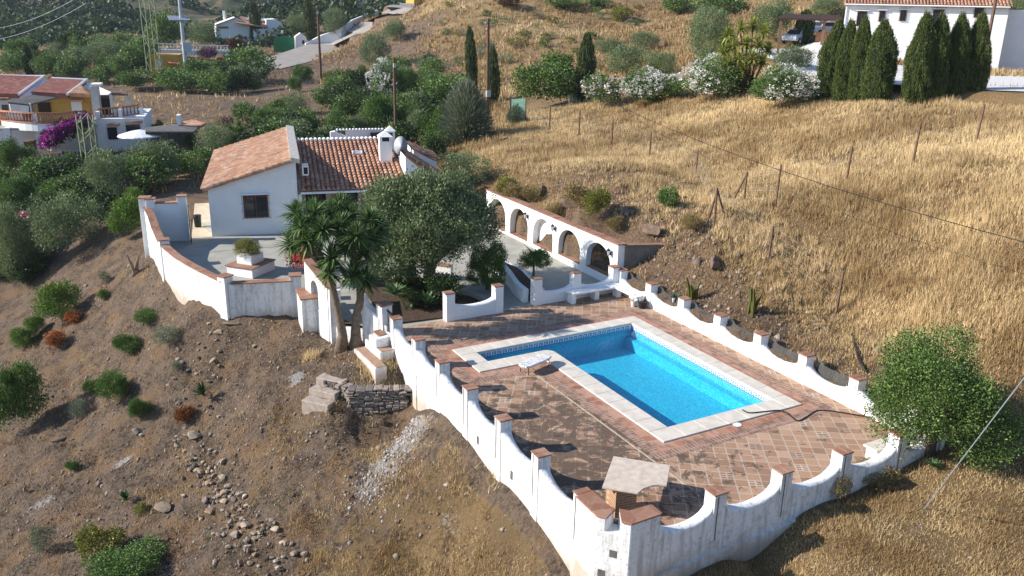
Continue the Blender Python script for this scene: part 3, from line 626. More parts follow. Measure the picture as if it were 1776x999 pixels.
def lantern(x, y, z, rz, label):
    r = empty('wall_lantern', (x, y, z), rz, label, 'lantern', 'black wall lanterns'); gm = simple_g
    b = MB().mat(M['iron']); b.box((.01, 0, .0), (.015, .09, .16)); b.tube([(0.01, 0, -.04), (.1, 0, -.02), (.14, 0, .12), (.12, 0, .16)], .012, 5); b.build('bracket', r)
    b = MB().mat(M['iron']); b.lathe([(.02, -.13), (.055, -.12), (.055, -.105), (.02, -.11)], (.13, 0, .05), 6); b.lathe([(.10, .10), (.105, .115), (.03, .18), (.01, .22)], (.13, 0, .05), 6)
    for k in range(6):
        a = k*math.pi/3; b.tube([(.13+.055*math.cos(a), .055*math.sin(a), -.06), (.13+.09*math.cos(a), .09*math.sin(a), .15)], .007, 4)
    b.build('cage', r); b = MB().mat(gm); b.lathe([(.045, -.11), (.08, .09)], (.13, 0, .05), 6); b.build('glass', r); return r
simple_g = simple('lantern_glass', (.62, .66, .68), .15, var=.05)
def courtyard():
    # arcade on the uphill side
    r = empty('arcade_wall', (20.88, 40.4, 0), -math.pi/2, 'long white wall with a row of open arches along the uphill side of the courtyard', 'wall')
    ops = [(40.4-y, .93, s_, .80, 1.64) for y, s_ in ((39.15, .10), (36.8, .14), (34.42, .18), (32.05, .28), (29.68, .36))]
    arched_wall(r, (0, 0), (12.15, 0), -.3, 1.9, ops, .36, M['white'], niche=(2,))
    b = MB().mat(M['cap'])
    for k in range(40): b.bbox(-.05+k*12.25/40+.004, -.05+(k+1)*12.25/40-.004, -.23, .23, 1.9, 1.945)
    b.build('coping_tiles', r, bevel=.006)
    for c, w, si, sp, ap in ops: b = MB().mat(M['cap']); b.bbox(c-w+.01, c+w-.01, -.19, .14, si, si+.025); b.build('sill', r)
    for k, (c, w, si, sp, ap) in enumerate(ops):
        if k == 2: continue
        b = MB().mat(M['stone']); rn = random.Random(k)
        for i in range(9): b.lathe([(.03, 0), (.085*rn.uniform(.7, 1.1), .03), (.07, .09), (.02, .12)], (c-w+.1+i*.2, .26, si-.06), 6)
        b.build('edging_stones', r)
    b = MB().mat(M['soil']); b.bbox(.1, 12, .2, 1.6, -.3, .12); b.build('planting_bed', r)
    for y, t in ((35.93, 'farthest of the three lanterns on the arcade wall, by the open arch'), (33.3, 'middle lantern on the arcade wall beside the blind niche'), (28.72, 'nearest lantern on the arcade wall, right of the last arch')):
        lantern(20.68, y, 1.42, math.pi, 'black '+t)
    lantern(20.50, 24.1, .80, math.pi, 'black lantern on a parapet pillar behind the pool')
    # dark retaining wing at the arcade's near end
    r = empty('retaining_wing', (21.0, 28.3, 0), rad(-12), 'unpainted dark concrete wing wall between the last arch and the rock slope', 'wall')
    b = MB().mat(M['dconc']); b.add([(0.06, -.1, -.4), (1.9, -.1, -.4), (1.9, -.1, 1.75), (0.06, -.1, 1.85), (0.06, .1, -.4), (1.9, .1, -.4), (1.9, .1, 1.75), (0.06, .1, 1.85)], [(0, 1, 2, 3), (5, 4, 7, 6), (3, 2, 6, 7), (1, 5, 6, 2), (0, 3, 7, 4)])
    b.build('wall_body', r)
    b = MB().mat(M['cap']); b.box((.95, 0, 1.84), (1.95, .26, .04), 0, 0, rad(3)); b.build('coping', r)
    # curved patio wall on the left
    r = empty('curved_wall', (4.2, 39, 0), label='curving patio wall on the left with a terracotta coping and grey streaks down its outer face', cat='wall')
    P = [(4.12, 44.3, 1.75, -2.6), (4.2, 43.2, 1.5, -2.6), (4.2, 42, 1.15, -2.6), (4.22, 40.5, .93, -2.6), (4.3, 39.2, .9, -2.6), (4.5, 37.6, .9, -2.6), (4.85, 36.0, .9, -2.6), (5.2, 34.8, .88, -2.6), (5.62, 33.45, .86, -2.6)]
    Q = [Vector(p) for p in P]; S = []
    for i in range(len(Q)-1):
        for k in range(5): S.append(Q[i].lerp(Q[i+1], k/5))
    S.append(Q[-1])
    def ribbon(S, th, mat, name, z0=None, z1=None, par=r, ox=4.2, oy=39):
        b = MB().mat(mat); V = []
        for i, q in enumerate(S):
            t = (S[min(i+1, len(S)-1)]-S[max(i-1, 0)]); t = Vector((t.x, t.y)).normalized(); nx, ny = -t.y*th/2, t.x*th/2
            a = q.w if z0 is None else q.z+z0; c = q.z if z1 is None else q.z+z1
            V += [(q.x-nx-ox, q.y-ny-oy, a), (q.x-nx-ox, q.y-ny-oy, c), (q.x+nx-ox, q.y+ny-oy, c), (q.x+nx-ox, q.y+ny-oy, a)]
        b.add(V, [(i*4+k, (i+1)*4+k, (i+1)*4+(k+1) % 4, i*4+(k+1) % 4) for i in range(len(S)-1) for k in range(4)]+[(0, 1, 2, 3), tuple(len(S)*4-1-k for k in range(4))]); return b.build(name, par)
    ribbon(S, .28, M['dirty2'], 'wall_body'); ribbon(S, .36, M['cap'], 'coping', 0., .04)
    def capd(x, y, z, rz=0, w=.42, par=r, ox=4.2, oy=39, zb=-2.4, m='white'):
        b = MB().mat(M[m]); b.box((x-ox, y-oy, (z+zb)/2), (w, w, z-zb), rz); b.build('pillar', par, bevel=.01); b = MB().mat(M['cap']); b.box((x-ox, y-oy, z+.022), (w+.08, w+.08, .045), rz); b.build('pillar_cap', par, bevel=.006)
    capd(4.27, 39.9, 1.12, 0); capd(5.66, 33.5, 1.08, rad(30)); capd(4.1, 44.35, 2.15, rad(-13), .5)
    r = empty('patio_end_wall', (7, 33, 0), label='short straight patio wall facing the camera with black streaks under its coping', cat='wall')
    ribbon([Vector((5.75, 33.35, .80, -2.4)), Vector((8.1, 32.68, .80, -2.4))], .28, M['dirty2'], 'wall_body', par=r, ox=7, oy=33); ribbon([Vector((5.85, 33.32, .80, -1.2)), Vector((8.1, 32.68, .80, -1.2))], .38, M['cap'], 'coping', 0., .04, r, 7, 33)
    capd(8.22, 32.7, 1.0, rad(-15), .42, r, 7, 33, -1.2, 'dirty2')
    r = empty('gatepost', (8.3, 31.4, 0), rad(-8), 'stout low gatepost with a tiled top, half peeled, left of the arched garden wall', 'post')
    b = MB().mat(M['dirty2']); b.bbox(-.32, .30, -.75, .55, -1.5, .62); b.build('post_body', r, bevel=.02); b = MB().mat(M['cap'])
    for k in range(4): b.bbox(-.36, .34, -.79+k*.345, -.79+k*.345+.335, .62, .67)
    b.build('post_cap', r, bevel=.006)
    # wall by the patio gate opening
    r = empty('gate_wall', (4.3, 44.1, 0), math.atan2(-.36, 1.55), 'tall white wall stub closing the far left of the patio beside the beige side path', 'wall')
    b = MB().mat(M['white']); b.bbox(-.05, 1.4, -.13, .13, -.5, 1.9); b.build('wall_body', r)
    b = MB().mat(M['cap']); b.bbox(.1, 1.3, -.19, .19, 1.9, 1.94); b.build('coping', r)
    for x, z in ((1.45, 2.2), (0.02, 2.12)): b = MB().mat(M['white']); b.bbox(x-.2, x+.2, -.2, .2, -.5, z); b.build('pillar', r, bevel=.01); b = MB().mat(M['cap']); b.bbox(x-.24, x+.24, -.24, .24, z, z+.045); b.build('pillar_cap', r)
    g = empty('iron_gate', (5.98, 43.7, 0), rad(-100), 'thin black iron gate standing open at the end of the patio', 'gate'); b = MB().mat(M['iron']); b.bbox(0, 1.0, -.02, .02, .05, 1.75); b.build('gate_leaf', g)
    # garden wall with a small arched window, a doorway and a curved jamb
    r = empty('garden_wall', (8.5, 31.75, 0), label='white garden wall behind the yucca with a small arched window and a doorway with stepped jamb', cat='wall')
    arched_wall(r, (0, 0), (0.0, 0), 0, 0, [], .1, M['white']) if 0 else None
    rr = empty('garden_wall_frame', (0, 0, 0)); bpy.data.objects.remove(rr)
    o = arched_wall(r, (0, 0), (2.2, 0), -1.6, 1.75, [(.95, .36, .30, .95, 1.30)], .30, M['dirty'], 'arched_wall', ztf=lambda s: 1.85-.22*s); o.rotation_euler.z = math.atan2(-2.2, .2)
    b = MB().mat(M['cap']); b.box((.10, -1.1, 1.635), (.38, 2.3, .04), math.atan2(-2.2, .2)+math.pi/2, rad(12.4)); b.build('coping', r)
    b = MB().mat(M['dirty']); b.box((.30, -2.28, -.15), (.42, .36, 2.9), rad(-6)); b.build('door_jamb', r, bevel=.015)
    b = MB().mat(M['dirty']); b.box((.78, -2.95, -.72), (1.35, .28, 1.25), rad(-50)); b.build('threshold_wall', r, bevel=.01)
    # curved right jamb stepping down to the iron gate
    V = []; N = 14
    for i in range(N+1):
        t = i/N; x = 1.02+.62*t; y = -3.55-.85*t; zt = 1.35-1.0*(1-math.sqrt(max(0, 1-(1-t)**2)))*0 - .95*t**.6 ; n = Vector((.85, .62)).normalized()*.17
        V += [(x-n.x, y-n.y, -1.2), (x-n.x, y-n.y, zt), (x+n.x, y+n.y, zt), (x+n.x, y+n.y, -1.2)]
    b = MB().mat(M['dirty']); b.add(V, [(i*4+k, (i+1)*4+k, (i+1)*4+(k+1) % 4, i*4+(k+1) % 4) for i in range(N) for k in range(4)]+[(0, 1, 2, 3), tuple(N*4+3-k for k in range(4))]); b.build('curved_jamb', r)
    b = MB().mat(M['white']); b.box((1.55, -4.15, .35), (.42, .42, 1.55), rad(10)); b.build('pillar', r); b = MB().mat(M['cap']); b.box((1.55, -4.15, 1.14), (.5, .5, .045), rad(10)); b.build('pillar_cap', r)
    b = MB().mat(M['dirty2']); b.box((1.22, -4.75, -.45), (.75, .6, 1.3), rad(4)); b.build('buttress', r, bevel=.03); b = MB().mat(M['cap']); b.box((1.2, -4.6, .23), (.3, .42, .05), rad(8), rad(8)); b.build('loose_tile', r)
    # iron gate to the terrace
    g = empty('iron_gate', (10.08, 27.85, 0), rad(-90), 'black barred iron gate beside the yucca trunks at the head of the outer parapet', 'gate'); b = MB().mat(M['iron'])
    for z in (.12, .95): b.bbox(0, .98, -.015, .015, z-.02, z+.02)
    for k in range(10): b.tube([(.03+k*.102, 0, .05), (.03+k*.102, 0, 1.04)], .012, 5)
    b.build('gate_leaf', g)
    # tiled steps down outside the gate
    r = empty('gate_steps', (9.5, 26.2, 0), rad(-88), 'two long white steps with brown tiled treads outside the iron gate', 'steps')
    for i, (x0, x1, y0, y1, z) in enumerate(((-1.5, -.1, -.12, .42, -.14), (-1.5, .5, -.55, -.13, -.42))):
        b = MB().mat(M['dirty2']); b.bbox(x0, x1, y0, y1, -1.3, z); b.build('step', r, bevel=.012); b = MB().mat(simple('tread_tile', (.34, .22, .15), .85, var=.15)); b.bbox(x0+.02, x1-.02, y0+.06, y1-.02, z, z+.02); b.build('tread', r)
    # olive bed: curved low walls
    def arc(pts, name, lab, z, th=.22, m='white', cap=None, zb=-.1):
        Q = [Vector((*p, z, zb)) for p in pts]; S = []
        for i in range(len(Q)-1):
            p0, p1, p2, p3 = Q[max(i-1, 0)], Q[i], Q[i+1], Q[min(i+2, len(Q)-1)]
            for k in range(6):
                t = k/6; S.append(.5*((2*p1)+(p2-p0)*t+(2*p0-5*p1+4*p2-p3)*t*t+(3*p1-p0-3*p2+p3)*t**3))
        S.append(Q[-1]); r = empty(name, (*pts[0], 0), label=lab, cat='low wall', group='curved low bed walls')
        ribbon(S, th, M[m], 'wall_body', par=r, ox=pts[0][0], oy=pts[0][1])
        if cap: ribbon(S, th+.06, M[cap], 'coping', 0., .035, r, *pts[0])
    arc([(12.6, 36.0), (13.2, 34.6), (14.0, 33.3), (14.9, 32.3)], 'bed_wall', 'bright low curved wall with brown coping seen under the olive branches', .62, .3, cap='cap')
    arc([(12.0, 35.0), (12.8, 33.0), (13.9, 31.2), (14.7, 29.8), (14.95, 28.2)], 'bed_wall', 'low grey kerb curving behind the detached parapet', .22, .25, 'conc')
    arc([(16.35, 28.35), (16.5, 29.4), (16.9, 30.8), (17.2, 32.2), (17.2, 33.5)], 'bed_wall', 'knee-high curved white wall beside the courtyard passage', .55)
    arc([(17.3, 28.6), (17.6, 30.2), (17.9, 31.8), (17.6, 33.4)], 'bed_wall', 'thin curved white kerb on the courtyard side of the small standard tree', .35, .14)
    b = MB().mat(M['soil']); b.prism([(16.5, 28.35), (17.3, 28.6), (17.6, 30.2), (17.9, 31.8), (17.6, 33.4), (17.25, 33.4), (17.1, 32.1), (16.9, 30.7), (16.6, 29.4)], 0, .33); setp(b.build('bed_soil'), kind='structure')
    b = MB().mat(M['soil']); b.prism([(10.3, 28.3), (12.5, 28.1), (14.85, 28.3), (14.6, 29.8), (13.8, 31.1), (12.7, 32.9), (11.9, 34.6), (11.0, 33), (10.7, 30.5)], -.02, .06); setp(b.build('bed_soil'), kind='structure')
    # fountain / blue topped basin
    p = at_z(640, 478, 0); r = empty('round_basin', (p[0], p[1], 0), label='round white basin with a blue patterned top half hidden behind the yucca leaves', cat='basin')
    b = MB().mat(M['white']); b.lathe([(.5, 0), (.62, .12), (.75, .5), (.72, .56), (.6, .56)], n=20); b.build('bowl', r, smooth=True)
    t = NT('blue_pattern'); v = t.n('ShaderNodeTexVoronoi'); v.inputs['Scale'].default_value = 9; t.l(t.P(), v.inputs['Vector']); t.col(t.mix(t.ramp(v.outputs['Distance'], [(.25, 0.), (.4, 1.)]), (.02, .05, .22), (.55, .6, .7)))
    b = MB().mat(t.done(.4)); b.lathe([(.02, .58), (.66, .57), (.6, .66), (.3, .74), (.02, .9)], n=16); b.build('patterned_top', r, smooth=True)
    # square planter on a tiled plinth
    r = empty('planter', (7.4, 37.1, 0), rad(-45-5), 'square white planter with a bushy plant on a tile topped plinth in the patio', 'planter'); b = MB().mat(M['white']); b.bbox(-.62, .72, -.82, .75, 0, .42); b.build('plinth', r, bevel=.01)
    b = MB().mat(M['cap'])
    for k in range(5): b.bbox(-.67, .77, -.87+k*.334, -.87+k*.334+.325, .42, .46)
    b.build('plinth_tiles', r); b = MB().mat(M['white']); b.bbox(-.36, .42, -.45, .4, .46, .86); b.build('trough', r, bevel=.01)
courtyard()

# ------------------------------------------------------------ tiled roofs
def tiles(b, O, U, V, cols, lenf, pitch=.24, seg=.36, r=.088, seed=1, start=lambda i: 0.):
    """barrel tiles: O corner at the ridge, U across, V down the slope, lenf(i) length of column i"""
    rn = random.Random(seed); U, V = Vector(U).normalized(), Vector(V).normalized(); N = U.cross(V); N = N if N.z > 0 else -N; O = Vector(O)
    for i in range(cols):
        L = lenf(i); s = start(i)
        while s < L-.05:
            e = min(s+seg+.05, L); c = O+U*((i+.5)*pitch+rn.uniform(-.008, .008)); VV = []
            for q, rr, lift in ((s, r*.82, .0), (e, r*1.02, .028+rn.uniform(0, .012))):
                for k in range(6): a = math.pi*k/5; VV.append(c+V*q+U*(rr*math.cos(a))+N*(rr*.85*math.sin(a)+lift))
            b.add(VV, [(k, k+1, 7+k, 6+k) for k in range(5)]+[tuple(range(6, 12))]); s += seg
M['winwood'] = simple('window_wood', (.13, .055, .03), .6)
HX, HY, HA = 6.98, 43.87, rad(-13.6); HM = frame(HX, HY, 0, HA); HI = HM.inverted()
def fp(px, py, yl, Mi=HI):
    """local (x, z) where the pixel's ray meets the plane y = yl of a frame"""
    o = Mi @ Vector(CC); d = Mi.to_3x3() @ Vector(ray(px, py)); t = (yl-o.y)/d.y; q = o+d*t; return q.x, q.z
def window(root, x0, x1, z0, z1, y=0, bars=True, sill=True, wood='winwood', nb=7):
    w = MB().mat(M[wood]); f = .07
    for a, c, e, g in ((x0, x1, z0, z0+f), (x0, x1, z1-f, z1), (x0, x0+f, z0+f, z1-f), (x1-f, x1, z0+f, z1-f), ((x0+x1)/2-f/2, (x0+x1)/2+f/2, z0+f, z1-f)): w.bbox(a, c, y-.035, y-.002, e, g)
    fr = w.build('window', root); g = MB().mat(M['glass']); g.face([(x0, y-.008, z0), (x1, y-.008, z0), (x1, y-.008, z1), (x0, y-.008, z1)]); g.build('pane', fr)
    if bars:
        b = MB().mat(M['iron'])
        for k in range(nb+1): xx = x0-.05+(x1-x0+.1)*k/nb; b.tube([(xx, y-.11, z0-.06), (xx, y-.11, z1+.06)], .009, 4)
        for k in range(4): zz = z0+(z1-z0)*k/3; b.tube([(x0-.12, y-.11, zz), (x1+.12, y-.11, zz)], .008, 4)
        b.build('window_grille', fr)
    if sill: b = MB().mat(M['white']); b.bbox(x0-.15, x1+.15, y-.2, y-.001, z1+.05, z1+.1); b.build('lintel_slab', fr)
def house():
    r = empty('farmhouse', (HX, HY, 0), HA, 'white farmhouse with a gable wing and barrel tiled roof beside the patio', 'house')
    b = MB().mat(M['white'])   # gable wing
    b.add([(0, 0, -.5), (4.3, 0, -.5), (4.3, 0, 3.72), (0, 0, 2.42), (0, 11.4, -.9), (4.3, 11.4, -.9), (4.3, 11.4, 3.72), (0, 11.4, 2.42)], [(0, 1, 2, 3), (5, 4, 7, 6), (1, 5, 6, 2), (4, 0, 3, 7), (3, 2, 6, 7)]); b.build('gable_wing', r)
    b = MB().mat(M['white'])
    b.bbox(4.31, 9.9, 2.2, 7.3, -.3, 2.3); b.add([(9.6, 2.2, 2.2), (9.6, 7.2, 2.2), (9.6, 7.2, 3.5)], [(0, 1, 2)]); b.bbox(4.32, 4.5, .1, 2.2, -.1, 1.95); b.build('main_block', r)
    sl = Vector((-4.35, 0, -1.33)); b = MB().mat(M['roof2']); b.add([(4.12, -.22, 3.74), (4.12, 11.6, 3.74), (-.24, 11.6, 2.41), (-.24, -.22, 2.41), (4.12, -.22, 3.66), (4.12, 11.6, 3.66), (-.24, 11.6, 2.33), (-.24, -.22, 2.33)], [(0, 1, 2, 3), (7, 6, 5, 4), (0, 3, 7, 4), (3, 2, 6, 7), (2, 1, 5, 6)])
    tiles(b, (4.12, -.24, 3.77), (0, 1, 0), sl, 51, lambda i: 4.62, pitch=.232, seg=.33, r=.094, seed=3); b.build('wing_roof', r)
    b = MB().mat(simple('weathered_ridge', (.55, .50, .44), .9, var=.2)); b.add([(4.05, -.28, 3.70), (4.5, -.28, 3.62), (4.5, 11.6, 3.62), (4.05, 11.6, 3.70), (4.05, -.28, 3.93), (4.5, -.28, 3.84), (4.5, 11.6, 3.84), (4.05, 11.6, 3.93)], [(0, 3, 2, 1), (4, 5, 6, 7), (0, 1, 5, 4), (1, 2, 6, 5), (3, 0, 4, 7), (2, 3, 7, 6)]); b.build('verge', r)
    # main roof, sloping towards the camera
    y0, z0, y1, z1 = -.2, 2.17, 7.15, 3.62; L = math.hypot(y1-y0, z1-z0); sd = Vector((0, y0-y1, z0-z1)).normalized(); nc = 22; pitch = .245
    lf = lambda i: L-max(0, (4.5+i*pitch-8.0))*.55
    b = MB().mat(M['roof']); b.add([(4.5, y1, z1-.03), (4.5, y0, z0-.03), (8.0, y0, z0-.03), (9.95, y0+1.1, z0+.17), (9.95, y1, z1-.03)], [(0, 1, 2, 3, 4)]); b.add([(4.5, y1, z1-.13), (4.5, y0, z0-.13), (8.0, y0, z0-.13), (9.95, y0+1.1, z0+.07), (9.95, y1, z1-.13)], [(4, 3, 2, 1, 0)])
    tiles(b, (4.52, y1, z1), (1, 0, 0), sd, nc, lf, pitch=pitch, seg=.37, r=.096, seed=5); b.build('main_roof', r)
    b = MB().mat(M['plastic']); b.tube([(4.45, y0-.05, z0-.08), (8.0, y0-.05, z0-.08), (9.95, y0+1.02, z0+.1)], .06, 6); b.build('gutter', r)
    b = MB().mat(M['white'])
    for i in range(nc): b.tube([(4.52+(i+.5)*pitch, y1+.1, z1+.06), (4.52+(i+.5)*pitch, y1-.22, z1+.03)], .1, 7)
    b.build('ridge_caps', r)
    b = MB().mat(simple('back_roof_tile', (.26, .16, .11), .9)); b.face([(4.5, y1+.1, z1), (9.95, y1+.1, z1), (9.95, y1+3.2, z1-.6), (4.5, y1+3.2, z1-.6)]); b.build('rear_roof', r)
    # porch: brick piers, dark doors
    for x in (6.0, 7.55, 9.3): b = MB().mat(M['brick']); b.bbox(x, x+.42, .25, .65, -.1, 2.05+.09*(x > 9)); b.build('porch_pier', r)
    b = MB().mat(M['darkwood']); b.bbox(4.5, 9.9, .22, .7, 2.02, 2.11) if 0 else b.bbox(4.51, 8.6, .22, .6, 1.98, 2.07); b.build('porch_beam', r)
    for x0, x1 in ((4.75, 5.8), (6.6, 7.5), (8.1, 9.0)): b = MB().mat(M['darkwood']); b.bbox(x0, x1, 2.15, 2.19, 0, 1.9); d = b.build('door', r); b = MB().mat(M['glass']); b.bbox(x0+.15, x1-.15, 2.135, 2.149, .9, 1.7); b.build('door_pane', d)
    window(r, 1.63, 2.83, .88, 2.03)
    b = MB().mat(M['grey']); b.bbox(4.12, 4.28, -.06, -.001, 1.42, 1.7); b.build('meter_box', r)
    # chimneys
    x, y = 9.25, 3.7; b = MB().mat(M['white']); b.bbox(x-.33, x+.33, y-.32, y+.32, 2.6, 4.05); b.bbox(x-.33, x-.2, y-.32, y+.32, 4.05, 4.3); b.bbox(x+.2, x+.33, y-.32, y+.32, 4.05, 4.3); b.bbox(x-.2, x+.2, y-.1, y+.32, 4.05, 4.3)
    b.add([(x-.4, y-.4, 4.3), (x+.4, y-.4, 4.3), (x+.4, y+.4, 4.3), (x-.4, y+.4, 4.3), (x, y, 4.62)], [(0, 1, 4), (1, 2, 4), (2, 3, 4), (3, 0, 4), (3, 2, 1, 0)]); c = b.build('chimney', r); b = MB().mat(M['black']); b.bbox(x-.19, x+.19, y-.3, y-.12, 4.06, 4.28); b.build('flue_opening', c)
    x, y = 9.75, 5.4; b = MB().mat(M['white']); b.bbox(x-.24, x+.24, y-.24, y+.24, 2.8, 4.35); b.add([(x-.3, y-.3, 4.35), (x+.3, y-.3, 4.35), (x+.3, y+.3, 4.35), (x-.3, y+.3, 4.35), (x, y, 4.65)], [(0, 1, 4), (1, 2, 4), (2, 3, 4), (3, 0, 4), (3, 2, 1, 0)]); c = b.build('chimney', r); b = MB().mat(M['black']); b.bbox(x-.12, x+.12, y-.246, y-.241, 4.08, 4.26); b.build('flue_opening', c)
    # rear wing seen over the ridge, and the two low wings on the right
    b = MB().mat(M['white']); b.add([(6.6, 9, 0), (7.6, 9, 0), (7.6, 9, 3.5), (7.1, 9, 3.72), (6.9, 9, 3.85), (6.6, 9, 3.8), (6.6, 9.4, 0), (7.6, 9.4, 0), (7.6, 9.4, 3.5), (7.1, 9.4, 3.72), (6.9, 9.4, 3.85), (6.6, 9.4, 3.8)], [(0, 1, 2, 3, 4, 5), (11, 10, 9, 8, 7, 6), (0, 5, 11, 6), (5, 4, 10, 11), (4, 3, 9, 10), (3, 2, 8, 9)]); b.bbox(7.6, 9.9, 10.2, 10.4, 0, 3.72)
    for k in range(15): b.tube([(7.1+k*.2, 10.1, 3.76), (7.1+k*.2, 10.5, 3.74)], .07, 6)
    b.build('rear_parapet', r); b = MB().mat(M['glass']); b.bbox(9.1, 9.85, 9.9, 10.1, 3.3, 3.6); b.build('rooflight', r)
    a0, a1 = fp(703, 272, 1.0), fp(738, 300, 1.0); b = MB().mat(M['white']); b.add([(a0[0], 1, -.2), (a1[0], 1, -.2), (a1[0], 1, a1[1]), (a0[0], 1, a0[1]), (a0[0], 3.6, -.2), (a1[0]+.9, 3.6, -.2), (a1[0]+.9, 3.6, a1[1]-.3), (a0[0], 3.6, a0[1])], [(0, 1, 2, 3), (5, 4, 7, 6), (1, 5, 6, 2), (4, 0, 3, 7), (3, 2, 6, 7)])
    b.bbox(a1[0], 12.2, 1.6, 3.6, -.2, 1.95); b.build('low_wing', r)
    b = MB().mat(M['roof']); O = (a0[0]+.1, 3.9, a0[1]+.05); vv = Vector((a1[0]+1.1-a0[0], 0, a1[1]-.55-a0[1])); b.add([(O[0], .9, O[2]), (O[0]+vv.x, .9, O[2]+vv.z), (O[0]+vv.x, 3.9, O[2]+vv.z), (O[0], 3.9, O[2])], [(0, 1, 2, 3)])
    tiles(b, (O[0], 1.0, O[2]+.02), (0, 1, 0), vv, 12, lambda i: vv.length, seed=8); b.build('low_roof', r)
    c0, c1 = fp(717, 264, 4.4), fp(757, 281, 4.4); b = MB().mat(M['white']); b.add([(c0[0], 4.4, -.2), (c1[0], 4.4, -.2), (c1[0], 4.4, c1[1]), (c0[0], 4.4, c0[1]+.1), (c0[0], 7, -.2), (c1[0], 7, -.2), (c1[0], 7, c1[1]), (c0[0], 7, c0[1]+.1)], [(0, 1, 2, 3), (5, 4, 7, 6), (1, 5, 6, 2), (4, 0, 3, 7), (3, 2, 6, 7)]); b.build('low_wing', r)
    b = MB().mat(M['roof']); O = Vector((c0[0]-.1, 4.3, c0[1]+.18)); vv = Vector((c1[0]-c0[0]+.3, 0, c1[1]-c0[1]-.1)); b.add([O, O+vv, O+vv+Vector((0, 2.9, 0)), O+Vector((0, 2.9, .05))], [(0, 1, 2, 3)]); tiles(b, O+Vector((0, .05, .03)), (0, 1, 0), vv, 12, lambda i: vv.length, seed=9); b.build('low_roof', r)
    # things fixed to the house
    a = empty('air_conditioner', tuple(HM @ Vector((4.62, -.05, 2.95))), HA, 'white air conditioning unit on the wall above the tiled roof', 'air conditioner'); b = MB().mat(M['plastic']); b.bbox(-.02, .3, 0, .75, 0, .5); b.build('case', a, bevel=.02); b = MB().mat(M['black']); b.bbox(.05, .25, -.006, -.001, .08, .42); b.build('grille', a)
    p = HM @ Vector((10.05, 3.0, 2.3)); a = empty('satellite_dish', tuple(p), rad(-40), 'large grey satellite dish on a bracket right of the chimneys', 'satellite dish'); b = MB().mat(M['grey'])
    prof = [(.001, .0), (.25, .03), (.45, .09), (.62, .17)]; b.lathe(prof, n=24); d = b.build('dish', a, (0, 0, 1.55), smooth=True); d.rotation_euler = (rad(82), 0, rad(8)); d.scale = (.62, .85, .85)
    b = MB().mat(M['galv']); b.tube([(0, .1, 0), (0, .1, 1.4)], .03, 6); b.tube([(0, .1, 1.0), (0, -.5, 1.05)], .018, 5); b.build('mast', a)
    p = HM @ Vector((7.8, 4.6, 3.12)); a = empty('roof_vent', tuple(p), HA, 'small white louvred vent lying on the tiled roof', 'vent'); b = MB().mat(M['plastic'])
    for k in range(4): b.box((0, k*.12, .06+k*.03), (.5, .05, .12))
    b.bbox(-.27, -.23, -.05, .45, .02, .2); b.bbox(.23, .27, -.05, .45, .02, .2); b.build('louvres', a)
    # ceramic bin by the house corner
    p = at_z(358, 367, .0); a = empty('rubbish_bin', (6.7, 46.2, 0), rad(-13), 'small dark bin against the side of the house beside the beige path', 'bin'); b = MB().mat(M['black']); b.lathe([(.17, 0), (.2, .55), (.21, .56)], n=10); b.build('body', a); b = MB().mat(M['black']); b.lathe([(.22, .56), (.2, .62), (.02, .66)], n=10); b.build('lid', a)
house()
# ------------------------------------------------------------ distant buildings, each in its own frame
class Fr:
    """a vertical plane through the ground seen at a pixel, turned by rz"""
    def __init__(s, px, py, rz, r=None, P=None):
        s.P = Vector(P) if P is not None else (Vector(at_r(px, py, r)) if r else G(px, py)); s.rz = rz; s.M = frame(*s.P, rz); s.I = s.M.inverted()
    def __call__(s, px, py, y=0.): return fp(px, py, y, s.I)
    def rect(s, b, x0, y0, x1, y1, d0=0., d1=None):
        """box whose front at depth d0 covers the pixel rectangle"""
        a, c = s(x0, y0, d0), s(x1, y1, d0); m = s(x0, y1, d0); q = s(x1, y0, d0)
        X0, X1 = (a[0]+m[0])/2, (c[0]+q[0])/2; Z0, Z1 = min(c[1], m[1]), max(a[1], q[1])
        b.bbox(X0, X1, d0, d1 if d1 is not None else d0+.2, (c[1]+m[1])/2, (a[1]+q[1])/2); return X0, X1, (c[1]+m[1])/2, (a[1]+q[1])/2
    def quad(s, b, pts, th=.25):
        """slab through (px, py, depth) points"""
        V = [];
        for px, py, d in pts: x, z = s(px, py, d); V.append((x, d, z))
        n = len(V); b.add(V+[(x, y, z-th) for x, y, z in V], [tuple(range(n)), tuple(range(2*n-1, n-1, -1))]+[(i, n+i, n+(i+1) % n, (i+1) % n) for i in range(n)]); return V
def balustrade(f, root, pts, dpt, mat, h=.75, gap=.28, name='balustrade'):
    """pts: (px, py of foot) polyline at depths"""
    b = MB().mat(mat)
    for (xa, ya, da), (xb, yb, db) in zip(pts[:-1], pts[1:]):
        A = f(xa, ya, da); B = f(xb, yb, db); P = Vector((A[0], da, A[1])); Q = Vector((B[0], db, B[1])); n = max(2, int((Q-P).length/gap))
        for k in range(n): p = P.lerp(Q, (k+.5)/n); b.lathe([(.05, 0), (.085, h*.25), (.045, h*.6), (.06, h*.85)], tuple(p), 5)
        b.tube([P+Vector((0, 0, h*.92)), Q+Vector((0, 0, h*.92))], .085, 4); b.tube([P+Vector((0, 0, .02)), Q+Vector((0, 0, .02))], .07, 4)
    return b.build(name, root)
